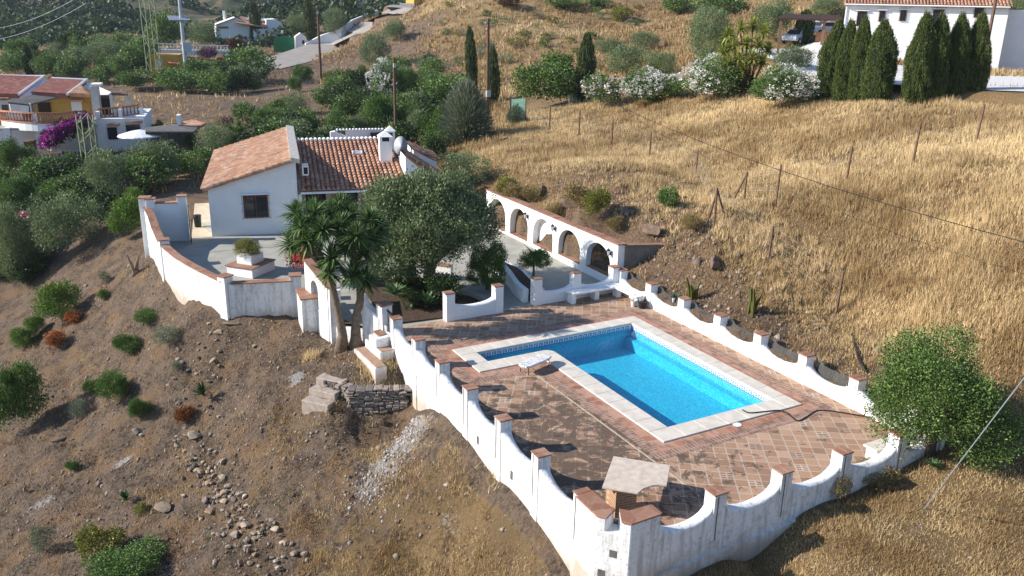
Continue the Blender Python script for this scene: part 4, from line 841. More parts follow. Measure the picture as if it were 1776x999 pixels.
def villa():
    f = Fr(150, 262, rad(-12), r=80); r = empty('terraced_villa', f.P, f.rz, 'two storey villa on the left with red roofs, ochre walls and a curved balustraded terrace', 'villa')
    B = lambda m: MB().mat(M[m]); R = f.rect
    # ground floor right block and the terrace band
    b = B('white'); R(b, 168, 206, 252, 262, 0, 7); b.build('lower_wall', r)
    b = B('white'); V = []; N = 16; P = []
    for i in range(N+1):
        t = i/N; px = 2+(168-2)*t; d = 1.0-3.2*math.sin(math.pi*min(1, t*1.05))**.6; P.append((px, d))
    for px, d in P:
        x, zt = f(px, 209+5*math.sin(math.pi*(px-2)/166)-2*(px > 120), d); zb = f(px, 224+4*math.sin(math.pi*(px-2)/166), d)[1]; V += [(x, d, zt), (x, d, zb), (x, d+.3, zb), (x, d+.3, zt)]
    b.add(V, [(i*4+k, (i+1)*4+k, (i+1)*4+(k+1) % 4, i*4+(k+1) % 4) for i in range(N) for k in range(4)]); b.build('terrace_band', r)
    b = B('conc'); x0, z0 = f(2, 209, 1); x1, _ = f(250, 209, 1); b.bbox(x0, f(168, 209, 0)[0], -1.2, 7, z0-.5, z0-.35); b.bbox(f(168, 209, 0)[0], x1, .3, 7, z0-.2, z0-.05); b.build('terrace_floor', r)
    balustrade(f, r, [(px, 209+5*math.sin(math.pi*(px-2)/166)-2*(px > 120), d) for px, d in P[:-1]], 0, simple('terracotta_baluster', (.42, .20, .12)), h=.85)
    balustrade(f, r, [(172, 205, .1), (208, 202, .1)], 0, M['brick'], h=.8); balustrade(f, r, [(212, 201.5, .1), (243, 197, .1)], 0, M['brick'], h=.8)
    for px, y0, y1, d in ((61, 199, 213, -2.1), (138, 196, 209, -1.2), (169, 194, 207, -.1), (208, 190, 203, -.1), (245, 187, 199, -.1)): b = B('white'); R(b, px-3, y0, px+3, y1, d, d+.45); b.build('terrace_pillar', r)
    # arcade under the terrace
    for px in (14, 67): b = B('white'); R(b, px-5, 222, px+5, 262, -1.4, -.9); b.build('column', r)
    b = B('white'); R(b, -20, 222, 75, 262, 3.0, 3.2); b.build('porch_wall', r)
    b = B('white'); R(b, 75, 222, 168, 262, 2.6, 2.9); b.build('porch_wall', r)
    b = B('wood')
    for k in range(9): R(b, -4+k*9, 224, -3+k*9, 225.5, -.6, 2.6)
    b.build('pergola_slats', r)
    for x0, y0, x1, y1 in ((73, 224, 88, 238), (92, 224, 103, 234)): b = B('glass'); R(b, x0, y0, x1, y1, 2.5, 2.55); b.build('window', r)
    b = B('wood'); R(b, 42, 246, 66, 261, .5, 2); b.build('shelf', r)
    # upper storey
    b = B('white'); R(b, -30, 163, 36, 209, 3.2, 10); b.build('upper_wall', r)
    b = B('yellow'); R(b, 62, 165, 166, 210, 3.0, 9); b.build('upper_wall', r)
    b = B('darkwood'); R(b, 66, 178, 88, 197, 2.9, 2.99); b.build('door', r)
    b = B('plastic'); R(b, 124, 177, 142, 194, 2.9, 2.99); w = b.build('window', r); b = B('roof2'); R(b, 119, 173, 144, 177, 2.4, 2.99); b.build('window_canopy', w)
    b = B('wood'); R(b, 3, 182, 14, 192, 3.1, 3.19); b.build('window', r)
    b = B('roof'); R(b, -10, 170, 14, 174, 2.4, 3.19); b.build('window_canopy', r)
    # roofs
    b = B('roofr'); f.quad(b, [(-30, 164, 3), (33, 165, 3), (74, 134, 8.5), (-30, 131, 8.5)]); V = f(33, 165, 3), f(74, 134, 8.5); b.build('red_roof', r)
    b = B('roofr'); f.quad(b, [(55, 161.5, 2.6), (117, 165, 2.6), (150, 140, 7), (90, 137.5, 7)]); b.build('red_roof', r)
    for rows in (((-30, 164), (33, 165), (74, 134), (-30, 131), 3, 8.5), ((55, 161.5), (117, 165), (150, 140), (90, 137.5), 2.6, 7)):
        b = B('roofr'); (a, c, d, e, d0, d1) = rows
        for k in range(26):
            t = (k+.5)/26; p0 = (a[0]+(c[0]-a[0])*t, a[1]+(c[1]-a[1])*t); p1 = (e[0]+(d[0]-e[0])*t, e[1]+(d[1]-e[1])*t); u = f(*p0, d0); v = f(*p1, d1); b.tube([(u[0], d0, u[1]+.03), (v[0], d1, v[1]+.03)], .12, 5)
        b.build('roof_tiles', r)
    b = B('white')
    for pts in ([(-30, 133, 8.5), (76, 135, 8.5)], [(33, 166, 2.9), (77, 134, 8.5)], [(90, 138, 7), (151, 141, 7)], [(117, 166, 2.5), (151, 140, 7)]):
        Q = [(f(x, y, d)[0], d, f(x, y, d)[1]+.12) for x, y, d in pts]; b.tube(Q, .12, 6)
    def poly(b, pts): b.face([(f(x, y, d)[0], d, f(x, y, d)[1]) for x, y, d in pts])
    poly(b, [(34, 168, 3), (76, 135, 8.4), (90, 143, 8.4), (62, 160, 4), (50, 175, 3)]); poly(b, [(34, 168, 3), (50, 175, 3), (50, 195, 3), (34, 195, 3)]); poly(b, [(150, 141, 6.9), (193, 160, 4), (190, 180, 4), (166, 180, 4), (150, 160, 5)]); b.build('gable', r)
    b = B('roof2'); A = [(119, 164, 1.6), (163, 166, 1.6)]; ap = f(140, 148, 4.5)
    for k in range(13):
        t = k/12; x = 119+44*t; d = 3.0-1.6*math.sin(math.pi*t); u = f(x, 164+2*t, d); b.tube([(u[0], d, u[1]), (ap[0], 4.5, ap[1])], [.2, .06], 5)
    V = [(f(119+44*t, 164+2*t, 3.0-1.6*math.sin(math.pi*t))[0], 3.0-1.6*math.sin(math.pi*t), f(119+44*t, 164+2*t, 3.0-1.6*math.sin(math.pi*t))[1]) for t in [k/12 for k in range(13)]]+[(ap[0], 4.5, ap[1])]; b.add(V, [(k, k+1, 13) for k in range(12)]); b.build('fan_roof', r)
    b = B('stone'); R(b, 159, 150, 172, 208, .9, 2); c = b.build('chimney', r); b = B('white'); R(b, 157, 146, 174, 150, .7, 2.2); b.build('chimney_cap', c)
    b = B('wood'); R(b, 172, 165, 196, 209, 3, 3.3); b.build('upper_wall', r); b = B('black'); R(b, 177, 171, 195, 196, 2.8, 2.99); b.build('door', r)
    b = B('roofmat'); f.quad(b, [(14, 177, -.8), (50, 181, -.8), (104, 167, 2.9), (58, 163, 2.9)], .12); b.build('cane_awning', r)
    for x in (17, 52): b = B('plastic'); p = f(x, 179, -.7); q = f(x, 205, -.7); b.tube([(p[0], -.7, q[1]), (p[0], -.7, p[1])], .06, 5); b.build('awning_post', r)
    b = B('wood'); f.quad(b, [(193, 162, 1), (222, 163, 1), (215, 158, 4), (192, 157, 4)], .15); b.build('pergola_roof', r)
    for x in (194, 222): b = B('stone'); R(b, x-3, 164, x+3, 196, 1, 1.5); b.build('pergola_post', r)
    for x0, y0, x1, y1 in ((187, 221, 203, 242), (219, 216, 243, 234)):
        b = B('glass'); R(b, x0, y0, x1, y1, -.06, -.01); w = b.build('window', r); b = B('iron')
        for k in range(6): R(b, x0+(x1-x0)*k/5-.3, y0, x0+(x1-x0)*k/5+.3, y1, -.15, -.1)
        b.build('window_bars', w); b = B('roof'); R(b, x0-2, y0-6, x1+3, y0-2, -.6, -.02); b.build('window_canopy', w)
    # garden balustrade in front
    g = Fr(80, 275, rad(-10)); b0 = empty('garden_balustrade', g.P, g.rz, 'low white balustrade in the garden below the terraced villa', 'balustrade'); balustrade(g, b0, [(50, 274, 0), (152, 277, 0)], 0, M['white'], h=.8)
    b = MB().mat(M['yellow']); g.rect(b, 50, 274, 152, 282, -.1, .1); b.build('plinth', b0)
    # roofed barbecue shelter and round parasol
    g = Fr(320, 252, rad(-14), r=76); s = empty('shelter', g.P, g.rz, 'dark matting shelter with a small red tiled roof and white chimney right of the villa', 'shelter')
    b = B('roofmat'); g.quad(b, [(252, 228, -1.5), (336, 228, -1.5), (345, 219, 2.5), (300, 215, 2.5), (252, 221, 2)], .12); b.build('matting_roof', s)
    b = B('roof'); g.quad(b, [(308, 219, 2), (345, 219, 2), (357, 213, 3), (333, 207, 5), (300, 214, 4)], .2); b.build('tile_roof', s)
    b = B('white'); g.rect(b, 306, 200, 313, 216, 1.8, 2.6); b.build('chimney', s)
    b = B('dconc'); g.rect(b, 262, 228, 345, 258, 3.2, 3.5); b.build('back_wall', s)
    for x in (254, 292, 334): b = B('darkwood'); g.rect(b, x, 228, x+1.8, 258, -1.4, -1.2); b.build('post', s)
    b = B('plastic'); g.rect(b, 290, 243, 300, 250, 1, 1.6); setp(b.build('garden_table', loc=g.P, rz=g.rz), 'small white table in the dark shelter right of the villa', 'table')
    g = Fr(243, 255, 0, r=76); s = empty('parasol', g.P, 0, 'round white parasol open beside the dark shelter', 'parasol'); x, z = g(243, 231); b = B('plastic'); b.lathe([(1.75, z-.2), (1.7, z-.12), (.8, z+.15), (.02, z+.3)], (x, 0, 0), 16); b.build('canopy', s); b = B('galv'); b.tube([(x, 0, 0), (x, 0, z)], .04, 5); b.build('mast', s)
    g = Fr(255, 268, rad(-5)); s = empty('garden_balustrade', g.P, g.rz, 'short low white wall below the round parasol', 'balustrade'); b = B('white'); g.rect(b, 272, 262, 300, 268, 0, .25); b.build('wall_body', s)
villa()
def hill_villas():
    B = lambda m: MB().mat(M[m])
    # ochre entrance with balustrade above
    f = Fr(300, 128, rad(-15)); r = empty('ochre_annexe', f.P, f.rz, 'small ochre walled building with an orange tiled lean-to under the upper white balustrade', 'building')
    b = B('yellow'); f.rect(b, 258, 95, 312, 126, 0, 3.5); b.build('wall', r); b = MB().mat(simple('orange_tile', (.55, .20, .07))); f.quad(b, [(291, 109, -.8), (311, 110, -.8), (311, 104, .2), (293, 104, .2)], .15); b.build('lean_to_roof', r)
    b = B('stone'); f.rect(b, 270, 103, 282, 120, -.06, -.01); b.build('panel', r)
    f = Fr(330, 100, rad(-10), r=140); r = empty('hillside_balustrade', f.P, f.rz, 'long white balustrade on the hill between the lattice mast and the white villa', 'balustrade'); balustrade(f, r, [(258, 86, 0), (310, 88, 0), (350, 90, 0), (398, 90, 0)], 0, M['white'], h=1.0, gap=.45)
    b = B('white'); f.rect(b, 258, 86, 398, 96, .1, .4); b.build('retaining_wall', r)
    f = Fr(381, 130, rad(-12)); r = empty('brick_pillar', f.P, f.rz, 'square brick gate pillar with a pointed top between the dark bushes on the hill', 'pillar'); b = B('brick'); f.rect(b, 376, 100, 387, 128, 0, 1.0); b.build('shaft', r); b = B('brick'); x0, z0 = f(374, 100); x1, z1 = f(389, 100); b.add([(x0, -.1, z0), (x1, -.1, z0), (x1, 1.1, z0), (x0, 1.1, z0), ((x0+x1)/2, .5, z0+.6)], [(0, 1, 4), (1, 2, 4), (2, 3, 4), (3, 0, 4), (3, 2, 1, 0)]); b.build('pillar_top', r)
    # white villa by the lane
    f = Fr(440, 76, rad(-8)); r = empty('white_villa', f.P, f.rz, 'white villa with a low pitched roof among trees beside the green gate', 'villa')
    b = B('white'); f.rect(b, 375, 48, 440, 80, 2, 9); f.rect(b, 440, 50, 468, 78, 0, 9)
    def gab(pts, d):
        V = [(f(x, y, d)[0], d, f(x, y, d)[1]) for x, y in pts]; n = len(V); W = [(x, d+7, z) for x, _, z in V]; b.add(V+W, [tuple(range(n)), tuple(range(2*n-1, n-1, -1))]+[(i, n+i, n+(i+1) % n, (i+1) % n) for i in range(n)])
    gab([(375, 80), (375, 42), (408, 30), (440, 44), (440, 80)], 1.5); gab([(462, 74), (462, 34), (478, 33), (496, 45), (496, 74)], 1.0); b.build('wall', r)
    b = B('roof'); f.quad(b, [(373, 43, 1), (408, 30, 1), (420, 28, 9), (380, 40, 9)], .2); f.quad(b, [(408, 39, -.5), (464, 47, -.5), (462, 36, 6), (418, 28, 6)], .2); b.build('roof', r)
    b = B('grey'); f.quad(b, [(425, 34, 3.2), (456, 36, 3.2), (458, 32, 6), (430, 30, 6)], .1); b.build('solar_panels', r)
    b = B('white'); f.rect(b, 387, 19, 391, 34, 4, 4.9); b.build('chimney', r)
    b = B('wood'); f.rect(b, 376, 46, 396, 49, 1.2, 1.48); b.build('eaves_band', r)
    f = Fr(494, 91, rad(-10)); r = empty('green_gate', f.P, f.rz, 'bright green double gate at the bottom of the lane', 'gate')
    for s, (xa, xb) in enumerate(((475, 493.5), (494, 511))):
        b = B('green'); V = [];
        pts = [(xa, 91), (xb, 91), (xb, 62 if s == 0 else 67), ((xa+xb)/2, 63.5), (xa, 67 if s == 0 else 62)]; V = [(f(x, y)[0], 0, f(x, y)[1]) for x, y in pts]; b.face(V); b.face([(x, .08, z) for x, y, z in V][::-1])
        for k in range(6): u = f(xa+(xb-xa)*k/5, 90); v = f(xa+(xb-xa)*k/5, 66); b.tube([(u[0], -.05, u[1]), (v[0], -.05, v[1])], .05, 4)
        u = f(xa, 78); v = f(xb, 78); b.tube([(u[0], -.06, u[1]), (v[0], -.06, v[1])], .08, 4); b.build('gate_leaf', r)
    b = B('brick'); f.rect(b, 511, 65, 516, 90, -.1, .6); b.build('gate_pillar', r)
    f = Fr(522, 88, rad(-10)); r = empty('gatehouse', f.P, f.rz, 'tiny white gabled meter house right of the green gate', 'hut'); b = B('white'); V = [(f(x, y)[0], 0, f(x, y)[1]) for x, y in ((512, 88), (530, 86), (530, 63), (521, 57), (512, 64))]; n = 5
    b.add(V+[(x, 2, z) for x, _, z in V], [(0, 1, 2, 3, 4), (9, 8, 7, 6, 5)]+[(i, n+i, n+(i+1) % n, (i+1) % n) for i in range(n)]); b.build('wall', r); b = B('black'); f.rect(b, 524, 70, 528, 76, -.05, -.01); b.build('hatch', r)
    # lane wall
    pts = [G(531, 87), G(560, 72), G(592, 62), G(612, 46), G(645, 31), G(677, 20)]; r = empty('lane_wall', pts[0], 0, 'long low white wall climbing along the far edge of the lane', 'wall'); b = B('white')
    for a, c in zip(pts[:-1], pts[1:]): a = a-pts[0]; c = c-pts[0]; b.add([a+Vector((0, 0, -1)), c+Vector((0, 0, -1)), c+Vector((0, 0, 1.25)), a+Vector((0, 0, 1.25))]+[q+Vector((-.15, .4, w)) for q, w in ((a, -1), (c, -1), (c, 1.25), (a, 1.25))], [(0, 1, 2, 3), (7, 6, 5, 4), (3, 2, 6, 7), (0, 3, 7, 4), (1, 5, 6, 2)])
    b.build('wall_body', r)
    f = Fr(617, 25, rad(0)); r = empty('flat_roof_house', f.P, f.rz, 'low flat roofed building at the top of the lane against the hills', 'building'); b = B('white'); f.rect(b, 606, 8, 648, 24, 0, 6); b.build('wall', r); b = B('grey'); f.rect(b, 604, 5, 650, 8, -.5, 6.5); b.build('roof', r)
    f = Fr(730, 6, 0); r = empty('ochre_hut', f.P, 0, 'small ochre hut cut by the top edge above the lane', 'hut'); b = B('yellow'); f.rect(b, 718, -6, 737, 6, 0, 4); b.build('wall', r)
hill_villas()
def white_house():
    B = lambda m: MB().mat(M[m]); f = Fr(1466, 62, rad(-49), r=80); r = empty('long_farmhouse', f.P, f.rz, 'long white farmhouse with five barred windows at the top right, cut by the frame', 'house')
    x0, zt = f(1468, 7); x1, _ = f(1752, 7); _, zb = f(1464, 60); b = B('white'); b.bbox(x0, x1, 0, 7, -3.5, zt); b.bbox(x1, x1+6, 1.5, 8, -3.5, zt-.2); b.build('wall', r)
    b = B('roof'); V = [(x0-.2, -.35, zt+.02), (x1+.2, -.35, zt+.02), (x1+.2, 4, zt+1.3), (x0-.2, 4, zt+1.3)]; b.face(V); b.face([(x, y, z-.12) for x, y, z in V][::-1]); b.face([(x0-.2, 4, zt+1.3), (x1+.2, 4, zt+1.3), (x1+.2, 8, zt), (x0-.2, 8, zt)])
    tiles(b, (x0-.2, 4, zt+1.33), (1, 0, 0), (0, -4.35, -1.28), int((x1-x0+.4)/.25), lambda i: 4.6, pitch=.25, seg=.8, r=.1); b.build('roof', r)
    b = B('plastic'); b.tube([(x0-.1, -.4, zt-.02), (x1, -.4, zt-.02)], .06, 5); b.tube([(x0+.05, -.08, zt-.1), (x0+.05, -.08, -2)], .05, 5); b.build('gutter', r)
    for (xa, ya, xb, yb) in ((1484, 20, 1504, 45), (1523, 19, 1536, 37), (1559, 18, 1573, 36), (1615, 17, 1638, 41), (1688, 14, 1707, 30)):
        u = f(xa, yb); v = f(xb, ya); window(r, u[0], v[0], u[1], v[1], 0, nb=9)
    f2 = Fr(1352, 78, rad(-42), r=86); s = empty('carport', f2.P, f2.rz, 'timber carport with a flat dark roof left of the long farmhouse', 'carport')
    b = B('darkwood'); f2.quad(b, [(1349, 31, -.5), (1461, 33, -.5), (1455, 26, 4), (1360, 24, 4)], .15); b.build('roof', s)
    for x, y0, y1 in ((1352, 33, 77), (1428, 31, 58), (1460, 34, 58)): b = B('wood'); f2.rect(b, x-2.2, y0, x+2.2, y1+20, 0, .25); b.build('post', s)
    for xa, ya, xb, yb in ((1352, 42, 1361, 33), (1428, 40, 1419, 33), (1428, 40, 1437, 33)): u = f2(xa, ya); v = f2(xb, yb); b = B('wood'); b.tube([(u[0], .1, u[1]), (v[0], .1, v[1])], .1, 4); b.build('brace', s)
    b = B('brick'); f2.rect(b, 1415, 56, 1447, 72, 1, 1.4); b.build('low_wall', s)
    # cars in the carport
    def car(px, py, rz, col, lab, sc=1.):
        c = empty('parked_car', G(px, py), rz, lab, 'car'); c.scale = (sc,)*3
        pr = [(-2.1, .35), (-2.1, .8), (-1.9, .95), (-1.2, 1.0), (-.6, 1.45), (.8, 1.48), (1.6, 1.05), (2.05, .95), (2.15, .7), (2.15, .35)]; b = MB().mat(simple(lab[:9]+'_paint', col, .3, .2, .03)); n = len(pr)
        b.add([(x, -.82, z) for x, z in pr]+[(x, .82, z) for x, z in pr], [tuple(range(n)), tuple(range(2*n-1, n-1, -1))]+[(i, n+i, n+(i+1) % n, (i+1) % n) for i in range(n)]); b.build('body', c, bevel=.06)
        b = B('glass'); 
        for y in (-.83, .83): b.face([(-1.0, y, 1.02), (1.35, y, 1.02), (.75, y, 1.4), (-.55, y, 1.38)])
        b.face([(-1.22, -.7, 1.03), (-1.22, .7, 1.03), (-.66, .65, 1.42), (-.66, -.65, 1.42)]); b.build('windows', c)
        for x in (-1.35, 1.4):
            for y in (-.82, .82): b = B('black'); b.tube([(x, y-.1, .33), (x, y+.1, .33)], .33, 14); w = b.build('wheel', c); b = B('galv'); b.tube([(x, y-.11, .33), (x, y+.11, .33)], .18, 10); b.build('rim', w)
        for y in (-.6, .6): b = B('plastic'); b.box((-2.1, y, .7), (.05, .3, .14)); b.build('headlight', c)
    car(1382, 76, rad(20), (.45, .48, .52), 'silver car half hidden under the carport'); car(1424, 62, rad(5), (.75, .76, .78), 'white car standing at the back of the carport')
    b = MB().mat(M['gravel']); g = G(1428, 88)
    V = []; 
    o = link('stone_mound', np_mesh('stone_mound', *dome(g, 3.2, 2.4, .9, 24), M['gravel'], smooth=True), loc=g); setp(o, 'pale mound of stones beside the drive below the carport', 'mound')
    p = at_r(1720, 60, 62); q = G(1712, 70); b = B('wood'); b.tube([(0, 0, -1.5), (0, 0, 2.6)], .1, 6); o = b.build('timber_post', loc=at_r(1717, 52, 60)); setp(o, 'brown timber post in front of the long farmhouse wall', 'post')
def dome(g, rx, ry, h, n):
    V = []; 
    for i in range(n):
        for k in range(n): u = (i/(n-1)-.5)*2; v = (k/(n-1)-.5)*2; d = math.hypot(u, v); V.append((u*rx, v*ry, h*max(-.4, 1-d*d)+.08*math.sin(i*1.7)*math.cos(k*2.3)))
    F = [(i*n+k, (i+1)*n+k, (i+1)*n+k+1, i*n+k+1) for i in range(n-1) for k in range(n-1)]; return V, F
white_house()

# ------------------------------------------------------------ poles, masts, wires
def poles():
    def pole(px, pyb, pyt, rr, lab, arm=True, r=None):
        g = G(px, pyb) if r is None else Vector(at_r(px, pyb, r)); h = (pyb-pyt)*m_per_px(g)*1.04; o = empty('utility_pole', g, 0, lab, 'pole'); b = MB().mat(M['pole']); b.tube([(0, 0, -1), (0, 0, h)], [rr, rr*.7], 8); b.build('shaft', o)
        b = MB().mat(M['galv']); b.box((0, 0, h-.3), (.7, .08, .08), rad(20)) if arm else b.box((0, -.1, h-.5), (.2, .1, .3)); b.build('crossarm', o); return g+Vector((0, 0, h))
    a = pole(845, 226, 48, .16, 'tall brown wooden pole right of the narrow cypress pair, with a small meter box', r=72); b_ = pole(688, 300, 115, .15, 'slim reddish wooden pole rising behind the chimney', False, r=66); c = pole(557, 142, 26, .2, 'brown wooden pole on the bank just below the lane', False, r=122)
    o = [x for x in bpy.data.objects if x.get('label', '').startswith('tall brown wooden pole')][0]
    b = MB().mat(M['galv']); b.box((-.05, -.22, 3.0), (.35, .2, .5)); b.build('meter_box', o)
    # solar street lamp
    g = Vector(at_r(324, 132, 118)); h = 150*m_per_px(g); o = empty('solar_street_lamp', g, 0, 'tall galvanised street lamp with a solar panel and battery box on the hill', 'street lamp'); b = MB().mat(M['galv']); b.tube([(0, 0, -1), (0, 0, h)], [.28, .18], 10); b.build('mast', o)
    z = 96*m_per_px(g); b = MB().mat(simple('solar_cells', (.25, .28, .34), .25)); b.box((-.4, -.3, z), (2.3, 1.4, .08), 0, rad(20)); b.build('solar_panel', o); b = MB().mat(M['galv']); b.box((.3, -.3, 48*m_per_px(g)), (1.0, .5, 1.2)); b.build('battery_box', o)
    # lattice masts
    def lattice(px, pyb, pyt, w, lab, r):
        g = Vector(at_r(px, pyb, r)); h = (pyb-pyt)*m_per_px(g); o = empty('lattice_mast', g, rad(20), lab, 'mast'); b = MB().mat(M['lattice'])
        cs = [(-w, -w), (w, -w), (w, w), (-w, w)]; n = max(6, int(h/(w*2.2)))
        for x, y in cs: b.box((x, y, h/2-.5), (.085, .085, h+1))
        for k in range(n):
            for i in range(4):
                (x0, y0), (x1, y1) = cs[i], cs[(i+1) % 4]; z0, z1 = h*k/n, h*(k+1)/n
                if (k+i) % 2: x0, y0, x1, y1 = x1, y1, x0, y0
                b.tube([(x0, y0, z0), (x1, y1, z1)], .032, 4)
        b.build('lattice', o); return g+Vector((0, 0, h))
    l1 = lattice(160, 300, 200, .42, 'pale green lattice mast in front of the terraced villa', 70); l2 = lattice(268, 126, -60, .62, 'tall yellowish lattice mast on the hill behind the villa, cut by the top edge', 120)
    l3 = lattice(124, 98, 55, .5, 'small distant lattice pylon in front of the grey scree', 205)
    def wire(P, Q, sag, rr, lab, m='black'):
        P, Q = Vector(P), Vector(Q); b = MB().mat(M[m]); b.tube([P.lerp(Q, t)-P-Vector((0, 0, sag*4*t*(1-t))) for t in np.linspace(0, 1, 18)], rr, 4, False); o = b.build('overhead_wire', loc=P); setp(o, lab, 'wire')
    w1 = at_r(1860, 442, 26); wire(a-Vector((0, 0, .4)), w1, 1.6, .014, 'dark cable crossing the dry field to the right edge')
    wire(a-Vector((0, 0, .5)), at_r(1120, 290, 48), .3, .008, 'thin wire from the tall brown pole down towards the field') if 0 else None
    wire(b_, a-Vector((0, 0, .8)), 1.2, .012, 'slack wire between the slim reddish pole and the tall brown pole'); wire(c, b_, 1.5, .016, 'wire from the bank pole to the slim reddish pole')
    wire(at_r(-30, 52, 190), at_r(140, -8, 150), 1., .028, 'upper of two pale wires at the top left corner', 'galv'); wire(at_r(-30, 72, 190), at_r(150, 5, 150), 1., .028, 'lower of two pale wires at the top left corner', 'galv')
    wire(G(1603, 882), at_r(1830, 585, 14.5), .0, .012, 'pale guy wire slanting up over the dry grass at the lower right', 'galv')
poles()
# ------------------------------------------------------------ things on the terrace
def things():
    # stone topped table on a brick pedestal
    r = empty('garden_table', (11.0, 14.3, 0), label='stone topped table with a curved bite cut out of one side, on a brick pedestal', cat='table'); z = .8
    px = [(295, 72), (950, 180), (908, 408)]; cor = [at_z(1020+x/6.66, 780+y/6.66, z) for x, y in px]; c2 = at_z(1020+575/6.66, 780+498/6.66, z); c3 = at_z(1020+163/6.66, 780+430/6.66, z)
    P = [cor[0], cor[1], cor[2]]; m = at_z(1020+745/6.66, 780+408/6.66, z); m2 = at_z(1020+640/6.66, 780+445/6.66, z); m3 = at_z(1020+820/6.66, 780+401/6.66, z)
    P += [m3, m, m2, c2, c3]
    b = MB().mat(simple('veined_stone', (.56, .47, .38), .55, var=.18, scale=5, bump=.002)); b.prism([(p[0]-11, p[1]-14.3) for p in P], z-.05, z); b.build('table_top', r, bevel=.006)
    t = NT('pedestal_brick'); br = t.n('ShaderNodeTexBrick'); mp = t.n('ShaderNodeMapping'); tc = t.n('ShaderNodeTexCoord'); t.l(tc.outputs['Object'], mp.inputs[0]); mp.inputs['Rotation'].default_value = (rad(90), 0, 0)
    t.l(mp.outputs[0], br.inputs['Vector']); [br.inputs.__getitem__(k).__setattr__('default_value', v) for k, v in (('Scale', 1), ('Brick Width', .24), ('Row Height', .07), ('Mortar Size', .008))]; br.inputs['Color1'].default_value = (.36, .20, .10, 1); br.inputs['Color2'].default_value = (.28, .14, .08, 1); br.inputs['Mortar'].default_value = (.42, .33, .22, 1); t.col(br.outputs['Color'])
    b = MB().mat(t.done(.85)); b.box((0, 0, .375), (.54, .54, .75), rad(-10)); b.build('pedestal', r)
    # low bench with a mosaic top
    g = at_z(930, 640, .0); r = empty('mosaic_bench', (g[0]-.05, g[1]+.0, 0), rad(52-45+12), 'low bench with a scalloped white mosaic top and thin iron legs at the pool corner', 'bench')
    t = NT('white_mosaic'); v = t.n('ShaderNodeTexVoronoi'); v.inputs['Scale'].default_value = 16; t.l(t.P(), v.inputs['Vector']); s = t.n('ShaderNodeSeparateColor'); t.l(v.outputs['Color'], s.inputs[0]); t.col(t.mix(s.outputs[0], (.42, .42, .42), (.78, .76, .74)))
    t = t.done(.5); b = MB().mat(t); n = 44; P = []
    for k in range(n):
        a = 2*math.pi*k/n; sc = 1+.035*math.cos(12*a); x = .66*sc*math.copysign(abs(math.cos(a))**.5, math.cos(a)); y = .24*sc*math.copysign(abs(math.sin(a))**.5, math.sin(a)); P.append((x, y))
    b.prism(P, .26, .34); b.build('top', r, bevel=.02, seg=2)
    for x in (-.5, .5):
        for y in (-.15, .15): b = MB().mat(M['iron']); b.tube([(x, y, .26), (x*1.05, y*1.2, .13), (x*1.02, y*1.05, 0)], .014, 5); b.build('leg', r)
    # pots by the bench
    def pot(x, y, ra, h, col, lab, plant=True):
        r = empty('plant_pot', (x, y, 0), 0, lab, 'pot'); b = MB().mat(simple(lab[:8]+'_pot', col, .5)); b.lathe([(ra*.72, 0), (ra, h*.92), (ra*1.08, h*.93), (ra*1.08, h), (ra*.9, h), (ra*.85, h*.85), (.01, h*.84)], n=16); b.build('pot', r, smooth=False)
        if plant:
            b = MB().mat(simple('dry_stem', (.25, .17, .09))); rn = random.Random(int(x*10))
            for k in range(6): a = rn.uniform(0, 6.28); q = rn.uniform(.05, .2); b.tube([(0, 0, h*.8), (q*math.cos(a)*.5, q*math.sin(a)*.5, h+.12), (q*math.cos(a), q*math.sin(a), h+rn.uniform(.15, .34))], [.012, .005], 4) if 0 else b.tube([(0, 0, h*.8), (q*math.cos(a)*.5, q*math.sin(a)*.5, h+.12), (q*math.cos(a), q*math.sin(a), h+rn.uniform(.15, .34))], .006, 4)
            b.build('stems', r)
    pot(20.22, 25.75, .19, .30, (.02, .02, .022), 'black plastic plant pot with a few dry stems next to the white bench'); pot(20.0, 26.05, .12, .26, (.62, .62, .60), 'small whitish pot tucked between the bench leg and the black pot')
    # hose running from the pool to the right hand wall
    px = [(1288, 711, .05), (1300, 716, .06), (1325, 714, .06), (1355, 712, .06), (1372, 722, .02), (1384, 730, .02), (1400, 722, .02), (1418, 712, .02), (1450, 714, .02), (1500, 722, .02), (1525, 726, .02)]
    P = [Vector(at_z(x, y, z)) for x, y, z in px]; Q = []
    for i in range(len(P)-1):
        p0, p1, p2, p3 = P[max(i-1, 0)], P[i], P[i+1], P[min(i+2, len(P)-1)]
        for k in range(5): t = k/5; Q.append(.5*((2*p1)+(p2-p0)*t+(2*p0-5*p1+4*p2-p3)*t*t+(3*p1-p0-3*p2+p3)*t**3))
    b = MB().mat(M['black']); b.tube(Q+[P[-1]], .02, 6); setp(b.build('hose', smooth=True), 'black hose snaking from the pool rim across the paving', 'hose')
    px = [(1478, 585), (1483, 605), (1488, 625), (1500, 650)]; b = MB().mat(M['black']); b.tube([Vector(G(*p))+Vector((0, 0, .12)) for p in px], .045, 6); setp(b.build('hose', smooth=True), 'thick dark pipe lying on the slope above the last right hand pillar', 'pipe')
    # white slab bench in the right front corner
    r = empty('stone_bench', (19.6, 13.3, 0), label='white slab bench in the right front corner beside the big green bush', cat='bench'); b = MB().mat(M['stone']); b.bbox(-1.3, .8, -.33, .12, .36, .43); b.bbox(.45, .85, .12, 1.6, .36, .43); b.build('seat', r, bevel=.01)
    for x in (-1.1, 0, .6): b = MB().mat(M['white']); b.bbox(x-.09, x+.09, -.3, .08, 0, .36); b.build('leg', r)
